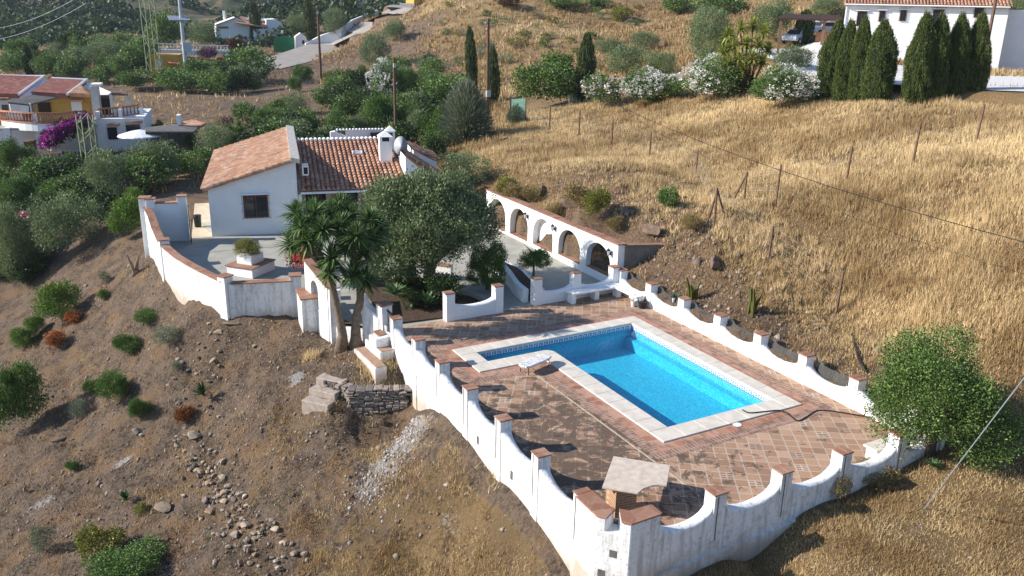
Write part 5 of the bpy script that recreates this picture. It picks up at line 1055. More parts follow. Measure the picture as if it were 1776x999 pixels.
    # dark netting in the dips of the right wall
    t = NT('shade_net'); out = t.t.nodes['Material Output']; tr = t.n('ShaderNodeBsdfTransparent'); m = t.n('ShaderNodeMixShader'); m.inputs[0].default_value = .62; t.col((.10, .10, .095)); t.l(tr.outputs[0], m.inputs[1]); t.l(t.b.outputs[0], m.inputs[2]); t.l(m.outputs[0], out.inputs['Surface']); net = t.done(.9)
    names = ['first', 'second', 'third', 'fourth', 'fifth', 'sixth', 'seventh']
    pil = [.33, 2.36, 4.38, 6.4, 8.42, 10.44, 12.46, 14.5]
    for k in range(6):
        y0, y1 = 28.15-pil[k]-.2, 28.15-pil[k+1]+.2; b = MB().mat(net); V = []
        for i in range(9):
            t_ = i/8; y = y0+(y1-y0)*t_; zt = .92-.16*math.sin(math.pi*t_)**.8-.06*t_; V += [(0, y-y0, .1), (.05*math.sin(i*2.), y-y0, zt)]
        b.add(V, [(i*2, i*2+1, i*2+3, i*2+2) for i in range(8)]); setp(b.build('shade_net', loc=(20.86, y0, 0)), 'dark garden net behind the %s dip of the right wall from the bench' % names[k], 'net', 'shade nets behind the right wall')
    # concrete steps and dry stone wall below the terrace
    g = G(575, 700); r = empty('garden_steps', (7.25, 26.3, -1.58), rad(38), 'three short concrete steps on the bare bank beside the dry stone wall', 'steps')
    for k in range(3): b = MB().mat(M['dconc'] if 0 else simple('step_concrete%d' % k, (.36, .30, .25), .95, var=.2, bump=.015)); b.bbox(-.35+k*.36, .02+k*.36+(.2 if k == 2 else 0), -.45, .45, -.6, .14+k*.22); b.build('step', r, bevel=.02)
    r.scale = (1.2, 1.2, 1.1)
    A, B = Vector((8.05, 25.75)), Vector((9.75, 24.95)); d = B-A; L = d.length; r_ = MB(); rn = random.Random(4); sm = [simple('wall_stone%d' % k, c, .95, var=.35, scale=9, bump=.02) for k, c in enumerate(((.16, .14, .13), (.24, .20, .17), (.10, .085, .08), (.30, .25, .20)))]
    z = -2.75
    while z < -1.02:
        x = rn.uniform(-.1, 0); h = rn.uniform(.07, .13)
        while x < L:
            w = rn.uniform(.12, .34); r_.mat(sm[rn.randrange(4)]); r_.box((x+w/2, -.1+rn.uniform(-.05, .05)-.12*(z+2.5)*-.3, z+h/2), (w-.012, .4, h-.01), rn.uniform(-.12, .12), rn.uniform(-.1, .1), rn.uniform(-.14, .14)); x += w
        z += h*.92
    o = r_.build('dry_stone_wall', loc=(A.x, A.y, 0), rz=math.atan2(d.y, d.x), bevel=.02); setp(o, 'short dry stone retaining wall of grey slabs between the steps and the pool parapet', 'wall')
    r_ = MB(); x = 0; z = -2.5
    while z < -1.05:
        x = 0; h = rn.uniform(.07, .13)
        while x < 1.3: w = rn.uniform(.12, .3); r_.mat(sm[rn.randrange(4)]); r_.box((x+w/2, rn.uniform(-.05, .05), z+h/2), (w-.012, .4, h-.01), rn.uniform(-.15, .15), rn.uniform(-.1, .1), rn.uniform(-.14, .14)); x += w
        z += h*.92
    o = r_.build('dry_stone_wall', loc=(7.62, 26.8, .02), rz=rad(-62), bevel=.02); setp(o, 'low left return of the dry stone wall next to the concrete steps', 'wall')
things()

# ------------------------------------------------------------ wire fences
def fences():
    def fence(lab, posts, braces=(), hh=None, lean=0):
        T = [];
        for bx, by, tx, ty in posts: g = G(bx, by); T.append((g, Vector(g)+Vector((0, 0, abs(by-ty)*m_per_px(g)*1.05)), (tx-bx)*m_per_px(g)))
        O = T[0][0]; r = empty('wire_fence', O, 0, lab, 'fence')
        right = Vector((math.cos(CY), -math.sin(CY), 0)); P0 = []
        for g, t, dx in T:
            b = MB().mat(M['wood']); q = t-O+right*dx*.25; b.tube([g-O-Vector((0, 0, .3)), q], [.06, .05], 6); b.build('post', r); P0.append((g-O, q))
        for a, b2 in braces: b = MB().mat(M['wood']); b.tube([Vector(G(*a))-O, T[b2][1]-O-Vector((0, 0, .1))], .05, 6); b.build('brace', r)
        b = MB().mat(M['galv'])
        for (g0, t0), (g1, t1) in zip(P0[:-1], P0[1:]):
            for f in (.12, .35, .58, .8, .97): b.tube([g0.lerp(t0, f), g1.lerp(t1, f)], .0016, 3, False)
            n = max(2, int((g1-g0).length/.3))
            for k in range(1, n): u = k/n; b.tube([g0.lerp(g1, u)+(t0-g0)*.1, g0.lerp(g1, u)+(t0-g0).lerp(t1-g1, u)*.97], .0008, 3, False)
        b.build('wire_mesh', r)
    fence('post and wire fence running down the slope from the oleanders to the pool wall', [(908, 212, 907, 178), (953, 223, 953, 187), (1004, 235, 1004, 195), (1061, 250, 1060, 210), (1126, 275, 1127, 232), (1206, 307, 1208, 262), (1238, 395, 1235, 328), (1332, 452, 1341, 393), (1449, 544, 1462, 470)], [((1226, 388), 6), ((1256, 372), 6)])
    fence('post and wire fence crossing the dry field towards the right edge', [(1290, 348, 1292, 300), (1345, 354, 1351, 288), (1467, 317, 1476, 257), (1582, 287, 1592, 222), (1692, 248, 1704, 185), (1800, 215, 1815, 150)], [((1272, 346), 0)])
fences()
def netting():
    a, c = G(884, 216), G(911, 214); t = MB().mat(simple('green_netting', (.20, .36, .27), .9)); d = c-a; t.add([(0, 0, 0), tuple(d), tuple(d+Vector((0, 0, 1.9))), (0, 0, 1.9), (0, .03, 0), tuple(d+Vector((0, .03, 0))), tuple(d+Vector((0, .03, 1.9))), (0, .03, 1.9)], [(0, 1, 2, 3), (7, 6, 5, 4), (3, 2, 6, 7)]); r = empty('garden_net', a, 0, 'pale green netting strung between posts at the start of the fence', 'net'); t.build('netting', r); b = MB().mat(M['wood']); b.tube([(0, 0, -.3), (0, 0, 2)], .05, 5); b.tube([d-Vector((0, 0, .3)), d+Vector((0, 0, 2))], .05, 5); b.build('net_posts', r)
netting()
# ------------------------------------------------------------ foliage
def m_leaf(name, dark, light, tr=.22, dry=None):
    t = NT(name); at = t.n('ShaderNodeAttribute', attribute_name='v'); sp = t.n('ShaderNodeSeparateColor'); t.l(at.outputs['Color'], sp.inputs[0])
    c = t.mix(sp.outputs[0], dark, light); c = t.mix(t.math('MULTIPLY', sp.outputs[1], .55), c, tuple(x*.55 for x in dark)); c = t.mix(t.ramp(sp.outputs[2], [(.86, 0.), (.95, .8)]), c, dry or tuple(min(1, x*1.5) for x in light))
    t.col(c); t.b.inputs['Roughness'].default_value = .55; t.b.inputs['Specular IOR Level'].default_value = .35
    o = t.t.nodes['Material Output']; tl = t.n('ShaderNodeBsdfTranslucent'); t.l(c, tl.inputs[0]); m = t.n('ShaderNodeMixShader'); m.inputs[0].default_value = tr; t.l(t.b.outputs[0], m.inputs[1]); t.l(tl.outputs[0], m.inputs[2]); t.l(m.outputs[0], o.inputs['Surface']); return t.m
LM = {'olive': m_leaf('olive_leaf', (.045, .072, .026), (.25, .32, .14)), 'grey': m_leaf('greygreen_leaf', (.07, .09, .05), (.25, .28, .18)), 'green': m_leaf('green_leaf', (.024, .058, .012), (.15, .25, .045)),
      'bright': m_leaf('bright_leaf', (.05, .11, .012), (.17, .27, .035)), 'dark': m_leaf('dark_leaf', (.014, .034, .01), (.07, .115, .03)), 'bush': m_leaf('bush_leaf', (.028, .066, .014), (.19, .29, .07)),
      'cypress': m_leaf('cypress_leaf', (.02, .036, .008), (.13, .165, .035), .12), 'yellow': m_leaf('yellowgreen_leaf', (.10, .11, .02), (.28, .27, .05)), 'dry': m_leaf('dry_leaf', (.13, .095, .035), (.40, .30, .12)),
      'rust': m_leaf('rust_leaf', (.10, .035, .012), (.32, .12, .03)), 'white': m_leaf('white_flower', (.62, .60, .54), (.82, .80, .74)), 'blush': m_leaf('blush_flower', (.55, .46, .42), (.75, .67, .62)), 'pink': m_leaf('pink_flower', (.45, .12, .22), (.70, .28, .38)), 'lilac': m_leaf('lilac_flower', (.30, .10, .22), (.50, .26, .38)),
      'red': m_leaf('red_flower', (.42, .012, .02), (.62, .04, .06)), 'magenta': m_leaf('magenta_flower', (.20, .01, .17), (.42, .04, .34)), 'orange': m_leaf('orange_flower', (.45, .10, .01), (.65, .20, .03)), 'yucca': m_leaf('yucca_leaf', (.03, .07, .016), (.21, .32, .10)), 'agave': m_leaf('agave_leaf', (.05, .10, .04), (.13, .22, .09)), 'hay': m_leaf('hay', (.31, .195, .08), (.82, .64, .36), .3, (.20, .16, .07))}
M['bark'] = simple('bark', (.115, .085, .062), .95, var=.4, scale=7, bump=.02); M['ybark'] = simple('yucca_bark', (.19, .14, .10), .95, var=.35, scale=9, bump=.03)
def leafmesh(name, C, per, crad, L, W, mat, seed, out=None, outw=.6, up=0., cl=None, flat=1.):
    """C clump centres (n, 3) -> mesh of rhombic leaves gathered in clumps"""
    r = np.random.RandomState(seed); n = len(C); N = n*per; c = np.repeat(C, per, 0); P = c+r.randn(N, 3)*crad*np.array([1, 1, flat])
    D = r.randn(N, 3); D /= np.linalg.norm(D, axis=1)[:, None]
    o = np.repeat(out if out is not None else C/np.maximum(np.linalg.norm(C, axis=1)[:, None], 1e-6), per, 0); D = D*(1-outw)+o*outw+np.array([0, 0, up]); D /= np.linalg.norm(D, axis=1)[:, None]
    S = np.cross(D, r.randn(N, 3)); S /= np.linalg.norm(S, axis=1)[:, None]; l = L*r.uniform(.6, 1.3, (N, 1)); w = W*r.uniform(.7, 1.25, (N, 1))
    V = np.stack([P, P+D*l*.5+S*w, P+D*l, P+D*l*.5-S*w], 1).reshape(-1, 3); F = np.arange(4*N).reshape(N, 4)
    cc = np.repeat(r.rand(n) if cl is None else cl, per); col = np.stack([np.clip(r.rand(N)*.65+cc*.35, 0, 1), np.where(cc < .3, r.rand(N), 0), r.rand(N), np.ones(N)], -1)
    return np_mesh(name, V, F, mat, col=np.repeat(col, 4, 0))
def shell(n, seed, lobes=7, lr=.5, h=1., under=-.5, inner=.3, core=.52, qr=(.34, .66)):
    """clump centres spread through an uneven crown of radius 1 and half height h"""
    r = np.random.RandomState(seed); a = r.rand(lobes)*6.283; e = r.uniform(-.35, .95, lobes); q = r.uniform(*qr, lobes)
    LC = np.stack([np.cos(a)*np.sqrt(1-e**2*.8)*q, np.sin(a)*np.sqrt(1-e**2*.8)*q, e*.55], -1); LC = np.vstack([LC, [[0, 0, 0.05]]]); LR = np.append(r.uniform(lr*.8, lr*1.1, lobes), core); out = []; k = r.randint(0, len(LC), n*4)
    d = r.randn(n*4, 3); d /= np.linalg.norm(d, axis=1)[:, None]; P = LC[k]+d*(LR[k]*r.uniform(inner**.5, 1, n*4)**.7)[:, None]
    # drop points well inside another lobe
    dd = (np.linalg.norm(P[:, None]-LC[None], axis=2)/LR[None]).min(1); P = P[(dd > .6) | (r.rand(len(P)) < .2)]; P = P[P[:, 2] > under][:n]; P = P*[1, 1, h]; return P
MESH = {}
def crown(kind, var, det):
    """crown mesh of unit radius, centred; det 0 far, 1 middle, 2 near, 3 hero"""
    key = (kind, var, det)
    if key in MESH: return MESH[key]
    nc, per, L = [(70, 9, .16), (220, 16, .095), (520, 24, .058), (1000, 26, .036), (1900, 26, .026)][det]; seed = hash(kind) % 1 + var*13+det*101+sum(map(ord, kind)); m = {}
    shape = kind.split('_')[0]; parts = []
    if det == 4: C_ = shell(nc, seed, 17, .36, core=.5, qr=(.5, .78))
    if shape in ('olive', 'grey', 'green', 'bright', 'dark', 'bush', 'yellow', 'dry', 'rust'):
        C = C_ if det == 4 else shell(nc, seed, (6+var*2)+(6 if det > 2 else 0), (.46+.04*var)*(.82 if det > 2 else 1)); w = {'olive': .22, 'grey': .22, 'dry': .3}.get(shape, .38)
        parts.append(('crown', leafmesh(kind, C, per, .06 if det > 2 else .09 if det > 1 else .11, L*1.15, L*w, LM[shape], seed, outw=.45, up=.25)))
        if '_' in kind:
            fl = kind.split('_')[1]; C2 = shell(int(nc*.9), seed+5, 6+var*2, .5+.04*var, inner=.85); C2 = C2*1.03; parts.append(('flowers', leafmesh(kind+'f', C2, 7 if det < 2 else 11, .04, L*.85, L*.5, LM[fl], seed+9, outw=.2)))
    elif shape == 'cypress':
        r = np.random.RandomState(seed); n = nc*3; z = r.uniform(-1, 1, n); t = (z+1)/2; R = np.minimum(1, (t+.04)*5)**.4*np.minimum(1, ((1.01-t)*2.6))**.62; a = r.rand(n)*6.283; R = R*(1+.10*np.sin(a*3+z*4+seed)+.07*np.sin(a*7+z*11)); q = R*r.uniform(.82, 1.0, n)
        C = np.stack([np.cos(a)*q, np.sin(a)*q, z], -1); o = np.stack([np.cos(a)*.5, np.sin(a)*.5, np.full(n, .85)], -1); parts.append(('crown', leafmesh(kind, C, per, .045, L*.9, L*.3, LM['cypress'], seed, out=o, outw=.7)))
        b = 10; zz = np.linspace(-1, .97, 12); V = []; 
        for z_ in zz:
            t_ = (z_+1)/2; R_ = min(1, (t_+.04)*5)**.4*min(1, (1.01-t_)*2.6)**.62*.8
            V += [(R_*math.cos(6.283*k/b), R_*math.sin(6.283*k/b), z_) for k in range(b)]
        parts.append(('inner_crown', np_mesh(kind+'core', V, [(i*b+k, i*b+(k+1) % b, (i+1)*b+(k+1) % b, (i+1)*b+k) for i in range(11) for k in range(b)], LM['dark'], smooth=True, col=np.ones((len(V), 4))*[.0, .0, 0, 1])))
    elif shape == 'broom':
        r = np.random.RandomState(seed); n = nc*per; a = r.rand(n)*6.283; e = r.uniform(.15, 1.5, n); o = np.stack([np.cos(a)*np.cos(e), np.sin(a)*np.cos(e), np.sin(e)], -1); q = r.uniform(.25, 1, n)[:, None]; C = o*q*[1, 1, 1.9]-[0, 0, .95]; parts.append(('crown', leafmesh(kind, C, 1, .02, .3, .012, LM['grey'], seed, out=o, outw=.85, cl=r.rand(n))))
    elif shape in ('sword', 'agave', 'aloe', 'palm'):
        r = np.random.RandomState(seed); V = []; F = []; col = []; nl = {'sword': 230, 'agave': 34, 'aloe': 46, 'palm': 26}[shape]
        heads = [(0, 0, -.2)] if shape != 'sword' else [(r.uniform(-.6, .6), r.uniform(-.6, .6), r.uniform(-.5, .6)) for _ in range(12)]
        for hx, hy, hz in heads:
            for k in range(nl//(1 if shape != 'sword' else 3)):
                a = r.rand()*6.283; e = r.uniform(-.3, 1.4) if shape in ('sword', 'palm') else r.uniform(.2, 1.35); ln = {'sword': .5, 'agave': 1., 'aloe': .9, 'palm': 1.0}[shape]*r.uniform(.8, 1.1); w = {'sword': .05, 'agave': .11, 'aloe': .06, 'palm': .09}[shape]
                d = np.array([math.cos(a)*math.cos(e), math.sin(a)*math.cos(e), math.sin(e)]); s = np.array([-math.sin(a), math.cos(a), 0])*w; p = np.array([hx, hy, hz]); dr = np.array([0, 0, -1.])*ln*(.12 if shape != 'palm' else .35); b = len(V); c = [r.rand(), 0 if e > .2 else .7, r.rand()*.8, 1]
                for t_, ww in ((0, .7), (.35, 1.), (.7, .75), (1, .05)): q = p+d*ln*t_+dr*t_*t_; V += [q-s*ww, q+s*ww]; col += [c, c]
                F += [(b+2*i, b+2*i+1, b+2*i+3, b+2*i+2) for i in range(3)]
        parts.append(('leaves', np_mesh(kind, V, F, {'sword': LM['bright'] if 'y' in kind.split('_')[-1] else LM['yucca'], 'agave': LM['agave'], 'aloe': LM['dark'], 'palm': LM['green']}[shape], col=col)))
    MESH[key] = parts; return parts
def trunkmesh(rr, h, top, seed, lean=0., m='bark'):
    rn = random.Random(seed); b = MB().mat(M[m]); f = Vector((rn.uniform(-lean, lean), rn.uniform(-lean, lean), h)); k = Vector((f.x*.3+rn.uniform(-.1, .1)*h*.3, f.y*.3, h*.5)); b.tube([(0, 0, -.4), (0, 0, 0), k, f], [rr*1.5, rr*1.15, rr*.85, rr*.7], 8)
    for i in range(5):
        a = i*1.257+rn.uniform(-.4, .4); q = Vector((math.cos(a), math.sin(a), 0))*top[0]*rn.uniform(.45, .75); b.tube([f-Vector((0, 0, h*.08)), f+q*.45+Vector((0, 0, top[1]*.35)), f+q+Vector((0, 0, top[1]*rn.uniform(.7, 1.3)))], [rr*.6, rr*.35, rr*.1], 6)
    return b
NAMES = {'olive': ('olive_tree', 'tree'), 'grey': ('grey_shrub', 'shrub'), 'green': ('green_bush', 'bush'), 'bright': ('bright_bush', 'bush'), 'dark': ('dark_tree', 'tree'), 'bush': ('leafy_bush', 'bush'), 'yellow': ('yellow_bush', 'bush'), 'dry': ('dry_bush', 'bush'), 'rust': ('rust_bush', 'bush'), 'cypress': ('cypress_tree', 'tree'), 'broom': ('broom_bush', 'bush'), 'sword': ('yucca_clump', 'yucca'), 'agave': ('agave_plant', 'agave'), 'aloe': ('aloe_plant', 'aloe'), 'palm': ('palm_tree', 'palm')}
_cnt = [0]; PL = []
def plant(kind, x0, y0, x1, y1, label, trunk=0., name=None, cat=None, group=None, det=None, var=None, pos=None, sq=1.):
    """a plant whose crown fills the pixel box, standing on the ground"""
    _cnt[0] += 1; i = _cnt[0]; xc, yc = (x0+x1)/2, (y0+y1)/2; d = ray(xc, yc); h = math.hypot(d[0], d[1]); th = math.atan2(-d[2], h)
    def dims(D):
        s = D/CF; a = (x1-x0)*s/2; H = (y1-y0)*s/2; c = math.sqrt(max((H*.35)**2, H*H-(a*math.sin(th)*.9)**2))/math.cos(th); return (a*.9, c) if kind == 'cypress' else (a*1.1, c*1.12)
    if pos is None:
        rr = np.exp(np.linspace(math.log(14), math.log(420), 700)); P = CC[None]+d[None]/h*rr[:, None]; g = ground_z(P[:, 0], P[:, 1]); D = (P-CC)@_f; C_ = np.array([dims(q)[1] for q in D]); f = P[:, 2]-g-C_*.93-trunk; k = int(np.argmax(f < 0)) if (f < 0).any() else len(rr)-1; P = P[k]; gzv = g[k]
    else: P = np.array(pos, float); gzv = pos[2]; dd = depth(P); P = CC+d*(((P-CC)[:2]@d[:2])/(h*h)); 
    a, c = dims(float((P-CC)@_f)); dist = float((P-CC)@_f); px = a/dist*CF/1.73*2
    det = det if det is not None else (0 if px < 16 else 1 if px < 45 else 2); var = i % 3 if var is None else var; nm, ct = NAMES[kind.split('_')[0]]; fl = '_' in kind and kind.split('_')[0] not in ('sword',)
    if fl: nm, ct = 'flowering_bush', 'bush'
    if trunk: nm = nm.replace('_bush', '_tree').replace('_shrub', '_tree'); ct = ct.replace('bush', 'tree').replace('shrub', 'tree')
    nm = name or nm; ct = cat or ct; base = Vector((P[0], P[1], gzv)); zc = P[2]-gzv
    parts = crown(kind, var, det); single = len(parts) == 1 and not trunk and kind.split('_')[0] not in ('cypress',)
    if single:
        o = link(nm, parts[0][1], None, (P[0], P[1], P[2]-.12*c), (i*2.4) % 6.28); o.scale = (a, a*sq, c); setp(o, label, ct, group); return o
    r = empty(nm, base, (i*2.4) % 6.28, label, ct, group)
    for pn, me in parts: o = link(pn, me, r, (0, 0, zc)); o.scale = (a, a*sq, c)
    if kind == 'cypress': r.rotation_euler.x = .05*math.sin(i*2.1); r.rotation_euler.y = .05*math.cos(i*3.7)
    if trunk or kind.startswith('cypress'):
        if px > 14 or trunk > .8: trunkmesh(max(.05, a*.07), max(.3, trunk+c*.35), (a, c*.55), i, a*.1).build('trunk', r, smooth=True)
    return r

# ---- hero olive
def hero_olive():
    P = Vector((13.55, 31.7, 0.05)); r = empty('olive_tree', P, 0, 'large spreading olive tree with a dark leaning trunk between the yucca and the courtyard', 'tree')
    b = MB().mat(M['bark']); b.tube([(-.1, -.1, -.3), (0, 0, .1), (.1, .1, .7), (.25, .1, 1.15)], [.42, .30, .24, .2], 10)
    lims = [[(.2, .1, 1.0), (1.0, -.1, 1.7), (1.7, 0, 2.5), (2.4, .3, 3.3)], [(.15, .1, 1.0), (-.6, 0, 1.6), (-1.5, .3, 2.3), (-2.4, .3, 2.9)], [(.2, .1, 1.1), (.2, -.5, 2.0), (0, -1.0, 3.0)], [(.2, .2, 1.1), (.5, 1., 2.1), (.6, 1.6, 3.2)], [(1.0, -.1, 1.7), (1.4, -.9, 2.3), (1.6, -1.5, 2.8)], [(-.6, 0, 1.6), (-1.0, -.8, 2.3), (-1.2, -1.4, 2.8)]]
    for L in lims: b.tube(L, [.2, .14, .09, .04][:len(L)], 7)
    b.build('trunk', r, smooth=True)
    rs = np.random.RandomState(3); lob = [(0, 0, 3.5, 1.75, 1.3), (2.0, .2, 3.3, 1.25, 1.0), (-2.0, .3, 3.1, 1.3, 1.1), (.9, -1.2, 3.1, 1.15, .9), (-.9, -1.2, 2.9, 1.2, 1.0), (1., 1.3, 3.6, 1.2, .9), (-1.2, 1.2, 3.7, 1.2, .95), (2.9, .0, 2.7, .9, .75), (-2.9, 0, 2.4, .85, .9), (0, .3, 4.35, 1.2, .75), (-1.6, .6, 4.2, .9, .7), (1.7, .7, 4.25, .95, .7), (-2.0, -1.0, 2.2, .8, .8), (-1.9, -.6, 1.8, .9, .75), (-1.0, -1.0, 2.0, .8, .7), (.3, -1.4, 2.4, .8, .6)]
    C = []; O = []
    for x, y, z, R, h in lob:
        n = int(150*R*R*1.15); d = rs.randn(n, 3); d /= np.linalg.norm(d, axis=1)[:, None]; C.append(np.array([x, y, z])+d*[R, R, h]*rs.uniform(.6, 1.08, (n, 1))); O.append(d)
    C = np.vstack(C)-[.12, 0, .3]; O = np.vstack(O); m = C[:, 2] > .75; C, O = C[m], O[m]; C[:, 0] *= .88
    o = link('crown', leafmesh('hero_olive', C, 26, .13, .13, .022, LM['olive'], 5, out=O, outw=.4, up=.35), r)
hero_olive()
plant('bush', 1496, 573, 1757, 818, 'big rounded green bush overhanging the right front corner of the pool terrace', .1, name='lentisk_bush', cat='bush', det=4, var=1, pos=(20.0, 12.6, .35), sq=.95)
def rosette(b, c, n, L, W, seed, emin=-.5, droop=.25, col=None):
    """one head of sword leaves appended to lists"""
    rn = random.Random(seed)
    for k in range(n):
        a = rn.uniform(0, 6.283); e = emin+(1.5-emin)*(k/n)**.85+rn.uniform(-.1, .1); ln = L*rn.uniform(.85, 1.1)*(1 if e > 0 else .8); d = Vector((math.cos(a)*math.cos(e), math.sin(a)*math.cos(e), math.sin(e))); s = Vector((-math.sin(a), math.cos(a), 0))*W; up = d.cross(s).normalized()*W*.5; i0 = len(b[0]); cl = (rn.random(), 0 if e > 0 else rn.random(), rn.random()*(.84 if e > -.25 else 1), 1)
        for t, w in ((0, .55), (.3, 1.), (.65, .8), (1, .03)):
            q = Vector(c)+d*ln*t+Vector((0, 0, -1))*droop*ln*t*t*(1-abs(math.sin(e))*.5); b[0].extend([tuple(q-s*w+up*w), tuple(q), tuple(q+s*w+up*w)]); b[2].extend([cl]*3)
        b[1].extend([(i0+3*i+j, i0+3*i+j+1, i0+3*i+j+4, i0+3*i+j+3) for i in range(3) for j in range(2)])
def yucca():
    P = Vector((8.62, 28.3, gz(8.62, 28.3))); r = empty('yucca_tree', P, 0, 'tall double trunked yucca with spiky leaf heads on the bank before the garden wall', 'yucca'); s = 28.5/CF*1.03
    # image plane offsets -> world around the trunk
    R_ = Vector((math.cos(CY), -math.sin(CY), 0)); base = Vector(G(600, 604))
    def W(px, py, dep=0.): 
        q = Vector(at_r(px, py, math.hypot(P.x, P.y)+dep)); return q-P
    b = MB().mat(M['ybark']); t1 = [(592, 615), (594, 580), (588, 545), (578, 505), (572, 478), (560, 452)]; t2 = [(618, 612), (617, 585), (617, 550), (625, 520), (624, 490), (617, 462), (610, 420)]
    b.tube([W(*p) for p in t1], [.30, .17, .14, .13, .12, .10], 10); b.tube([W(*p) for p in t2], [.34, .19, .15, .14, .13, .11, .09], 10)
    for L in ([(572, 478), (548, 450), (530, 430), (522, 405)], [(624, 490), (600, 480), (590, 462)], [(560, 452), (545, 425)], [(617, 462), (640, 450), (648, 420)], [(610, 420), (585, 400)], [(610, 420), (625, 385)]): b.tube([W(*p) for p in L], [.11, .09, .075, .06][:len(L)], 8)
    b.build('trunk', r, smooth=True); rn = random.Random(2)
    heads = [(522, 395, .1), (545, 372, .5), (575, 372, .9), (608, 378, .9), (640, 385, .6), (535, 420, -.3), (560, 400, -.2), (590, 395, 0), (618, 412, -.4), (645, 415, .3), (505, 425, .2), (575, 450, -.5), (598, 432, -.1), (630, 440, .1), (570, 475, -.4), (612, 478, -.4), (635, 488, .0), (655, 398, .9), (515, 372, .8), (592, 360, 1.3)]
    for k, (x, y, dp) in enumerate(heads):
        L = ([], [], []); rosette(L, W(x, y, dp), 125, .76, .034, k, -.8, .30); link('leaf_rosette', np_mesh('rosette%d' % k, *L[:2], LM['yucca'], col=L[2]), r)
    # oleander heads with red flowers leaning over behind it
    q = at_z(535, 440, .9); o = plant('green_red', 506, 402, 560, 474, 'small red flowering bush leaning out behind the left side of the yucca', name='flowering_bush', det=2, pos=(8.9, 34.4, 0))
yucca()

# ---- terrace and patio plants
plant('green', 805, 418, 886, 520, 'dense dark green citrus bush rising behind the detached parapet', .25, name='citrus_bush', cat='bush', det=3, pos=(15.9, 30.4, 0))
r_ = plant('green', 901, 432, 951, 473, 'small standard citrus tree with a clipped head behind the parapet', 1.0, name='citrus_tree', cat='tree', det=2, pos=(17.35, 30.0, .33))
plant('yellow', 408, 415, 455, 444, 'olive-yellow bushy plant in the square patio planter', name='potted_plant', cat='plant', det=2, pos=(7.45, 37.2, .8))
for bx, lb, k in (((680, 515, 735, 560), 'second bright agave at the near edge of the olive bed', 'agave'), ((735, 470, 800, 520), 'leafy dark plant right of the olive trunk', 'dark'), ((745, 525, 775, 555), 'small agave in front of the detached parapet end', 'agave'), ((655, 478, 712, 524), 'bright green agave beside the garden wall pillar', 'agave'), ((716, 492, 768, 548), 'broad leaved agave at the foot of the olive tree', 'agave'), ((700, 510, 740, 548), 'dark aloe clump in the shade of the olive tree', 'aloe'), ((748, 505, 772, 545), 'spiky aloe touching the detached parapet', 'aloe')): plant(k, *bx, lb, pos=(12.6, 29.3, 0), det=1)
plant('yellow', 668, 462, 730, 500, 'yellowish shrub half shaded under the left of the olive tree', det=2, pos=(12.2, 31.5, 0)); plant('dark', 690, 480, 790, 520, 'dark low shrub around the olive trunk', det=2, pos=(13.0, 30.6, 0)); plant('dark', 868, 468, 900, 492, 'low dark shrub at the far end of the curved courtyard bed', det=1, pos=(17.1, 32.6, .3))
for y, k, lb in ((29.4, 'green', 'green plant growing behind the nearest arch'), (32.2, 'dry', 'dry brown plant behind the second arch from the right'), (36.9, 'yellow', 'yellowish plant behind the second arch from the left'), (39.1, 'dry', 'dry plant behind the farthest arch')):
    c = proj((21.7, y, .95)); plant(k, c[0]-20, c[1]-20, c[0]+22, c[1]+20, lb, det=2, pos=(21.7, y, .35))
# ------------------------------------------------------------ cypresses and garden above the field
def rows(kind, items, **k):
    for it in items: plant(kind, *it[:4], it[4], **k)
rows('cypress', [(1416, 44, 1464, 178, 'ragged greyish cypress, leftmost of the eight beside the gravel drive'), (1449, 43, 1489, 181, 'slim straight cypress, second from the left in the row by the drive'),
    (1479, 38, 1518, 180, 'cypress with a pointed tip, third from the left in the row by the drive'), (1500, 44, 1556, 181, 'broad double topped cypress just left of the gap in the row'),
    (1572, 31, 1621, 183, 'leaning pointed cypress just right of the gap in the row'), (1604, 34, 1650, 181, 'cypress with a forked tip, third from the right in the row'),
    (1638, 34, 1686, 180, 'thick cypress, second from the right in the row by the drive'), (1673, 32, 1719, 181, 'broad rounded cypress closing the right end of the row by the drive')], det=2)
rows('cypress', [(808, 52, 830, 156, 'narrow cypress left of the tall brown pole'), (844, 86, 868, 180, 'narrow cypress touching the right side of the tall brown pole'), (997, 64, 1032, 180, 'dark cypress standing alone between the citrus tree and the oleanders'),
    (433, 6, 454, 76, 'dark narrow cypress in front of the white hill villa'), (528, 0, 549, 72, 'tall dark cypress behind the lane wall, cut by the top edge'), (590, -8, 604, 32, 'leftmost of the two small cypresses at the top of the lane'), (602, -10, 616, 30, 'right one of the two small cypresses at the top of the lane'),
    (40, 78, 57, 132, 'small dark cypress above the left villa roof'), (79, 92, 88, 128, 'tiny pointed cypress right of the small dark one above the villa'), (1376, 20, 1412, 80, 'shaggy columnar conifer in front of the timber carport')], det=1)
rows('bush_white', [(1086, 124, 1154, 180, 'white flowering oleander left of the small yellow bush'), (1148, 130, 1194, 172, 'low white flowering oleander right of the small yellow bush'), (1186, 101, 1286, 173, 'largest white flowering oleander, below the tall grey-green tree'),
    (1313, 121, 1417, 184, 'white flowering oleander left of the ragged cypress'), (1714, 64, 1769, 121, 'white flowering oleander right of the cypress row'), (640, 108, 696, 172, 'white flowering oleander in the valley behind the slim reddish pole')], det=2)
rows('bush_blush', [(1010, 134, 1083, 184, 'pale blush flowering oleander beside the lone dark cypress'), (985, 164, 1001, 183, 'tiny blush flowering shrub at the left foot of the lone cypress')], det=1)
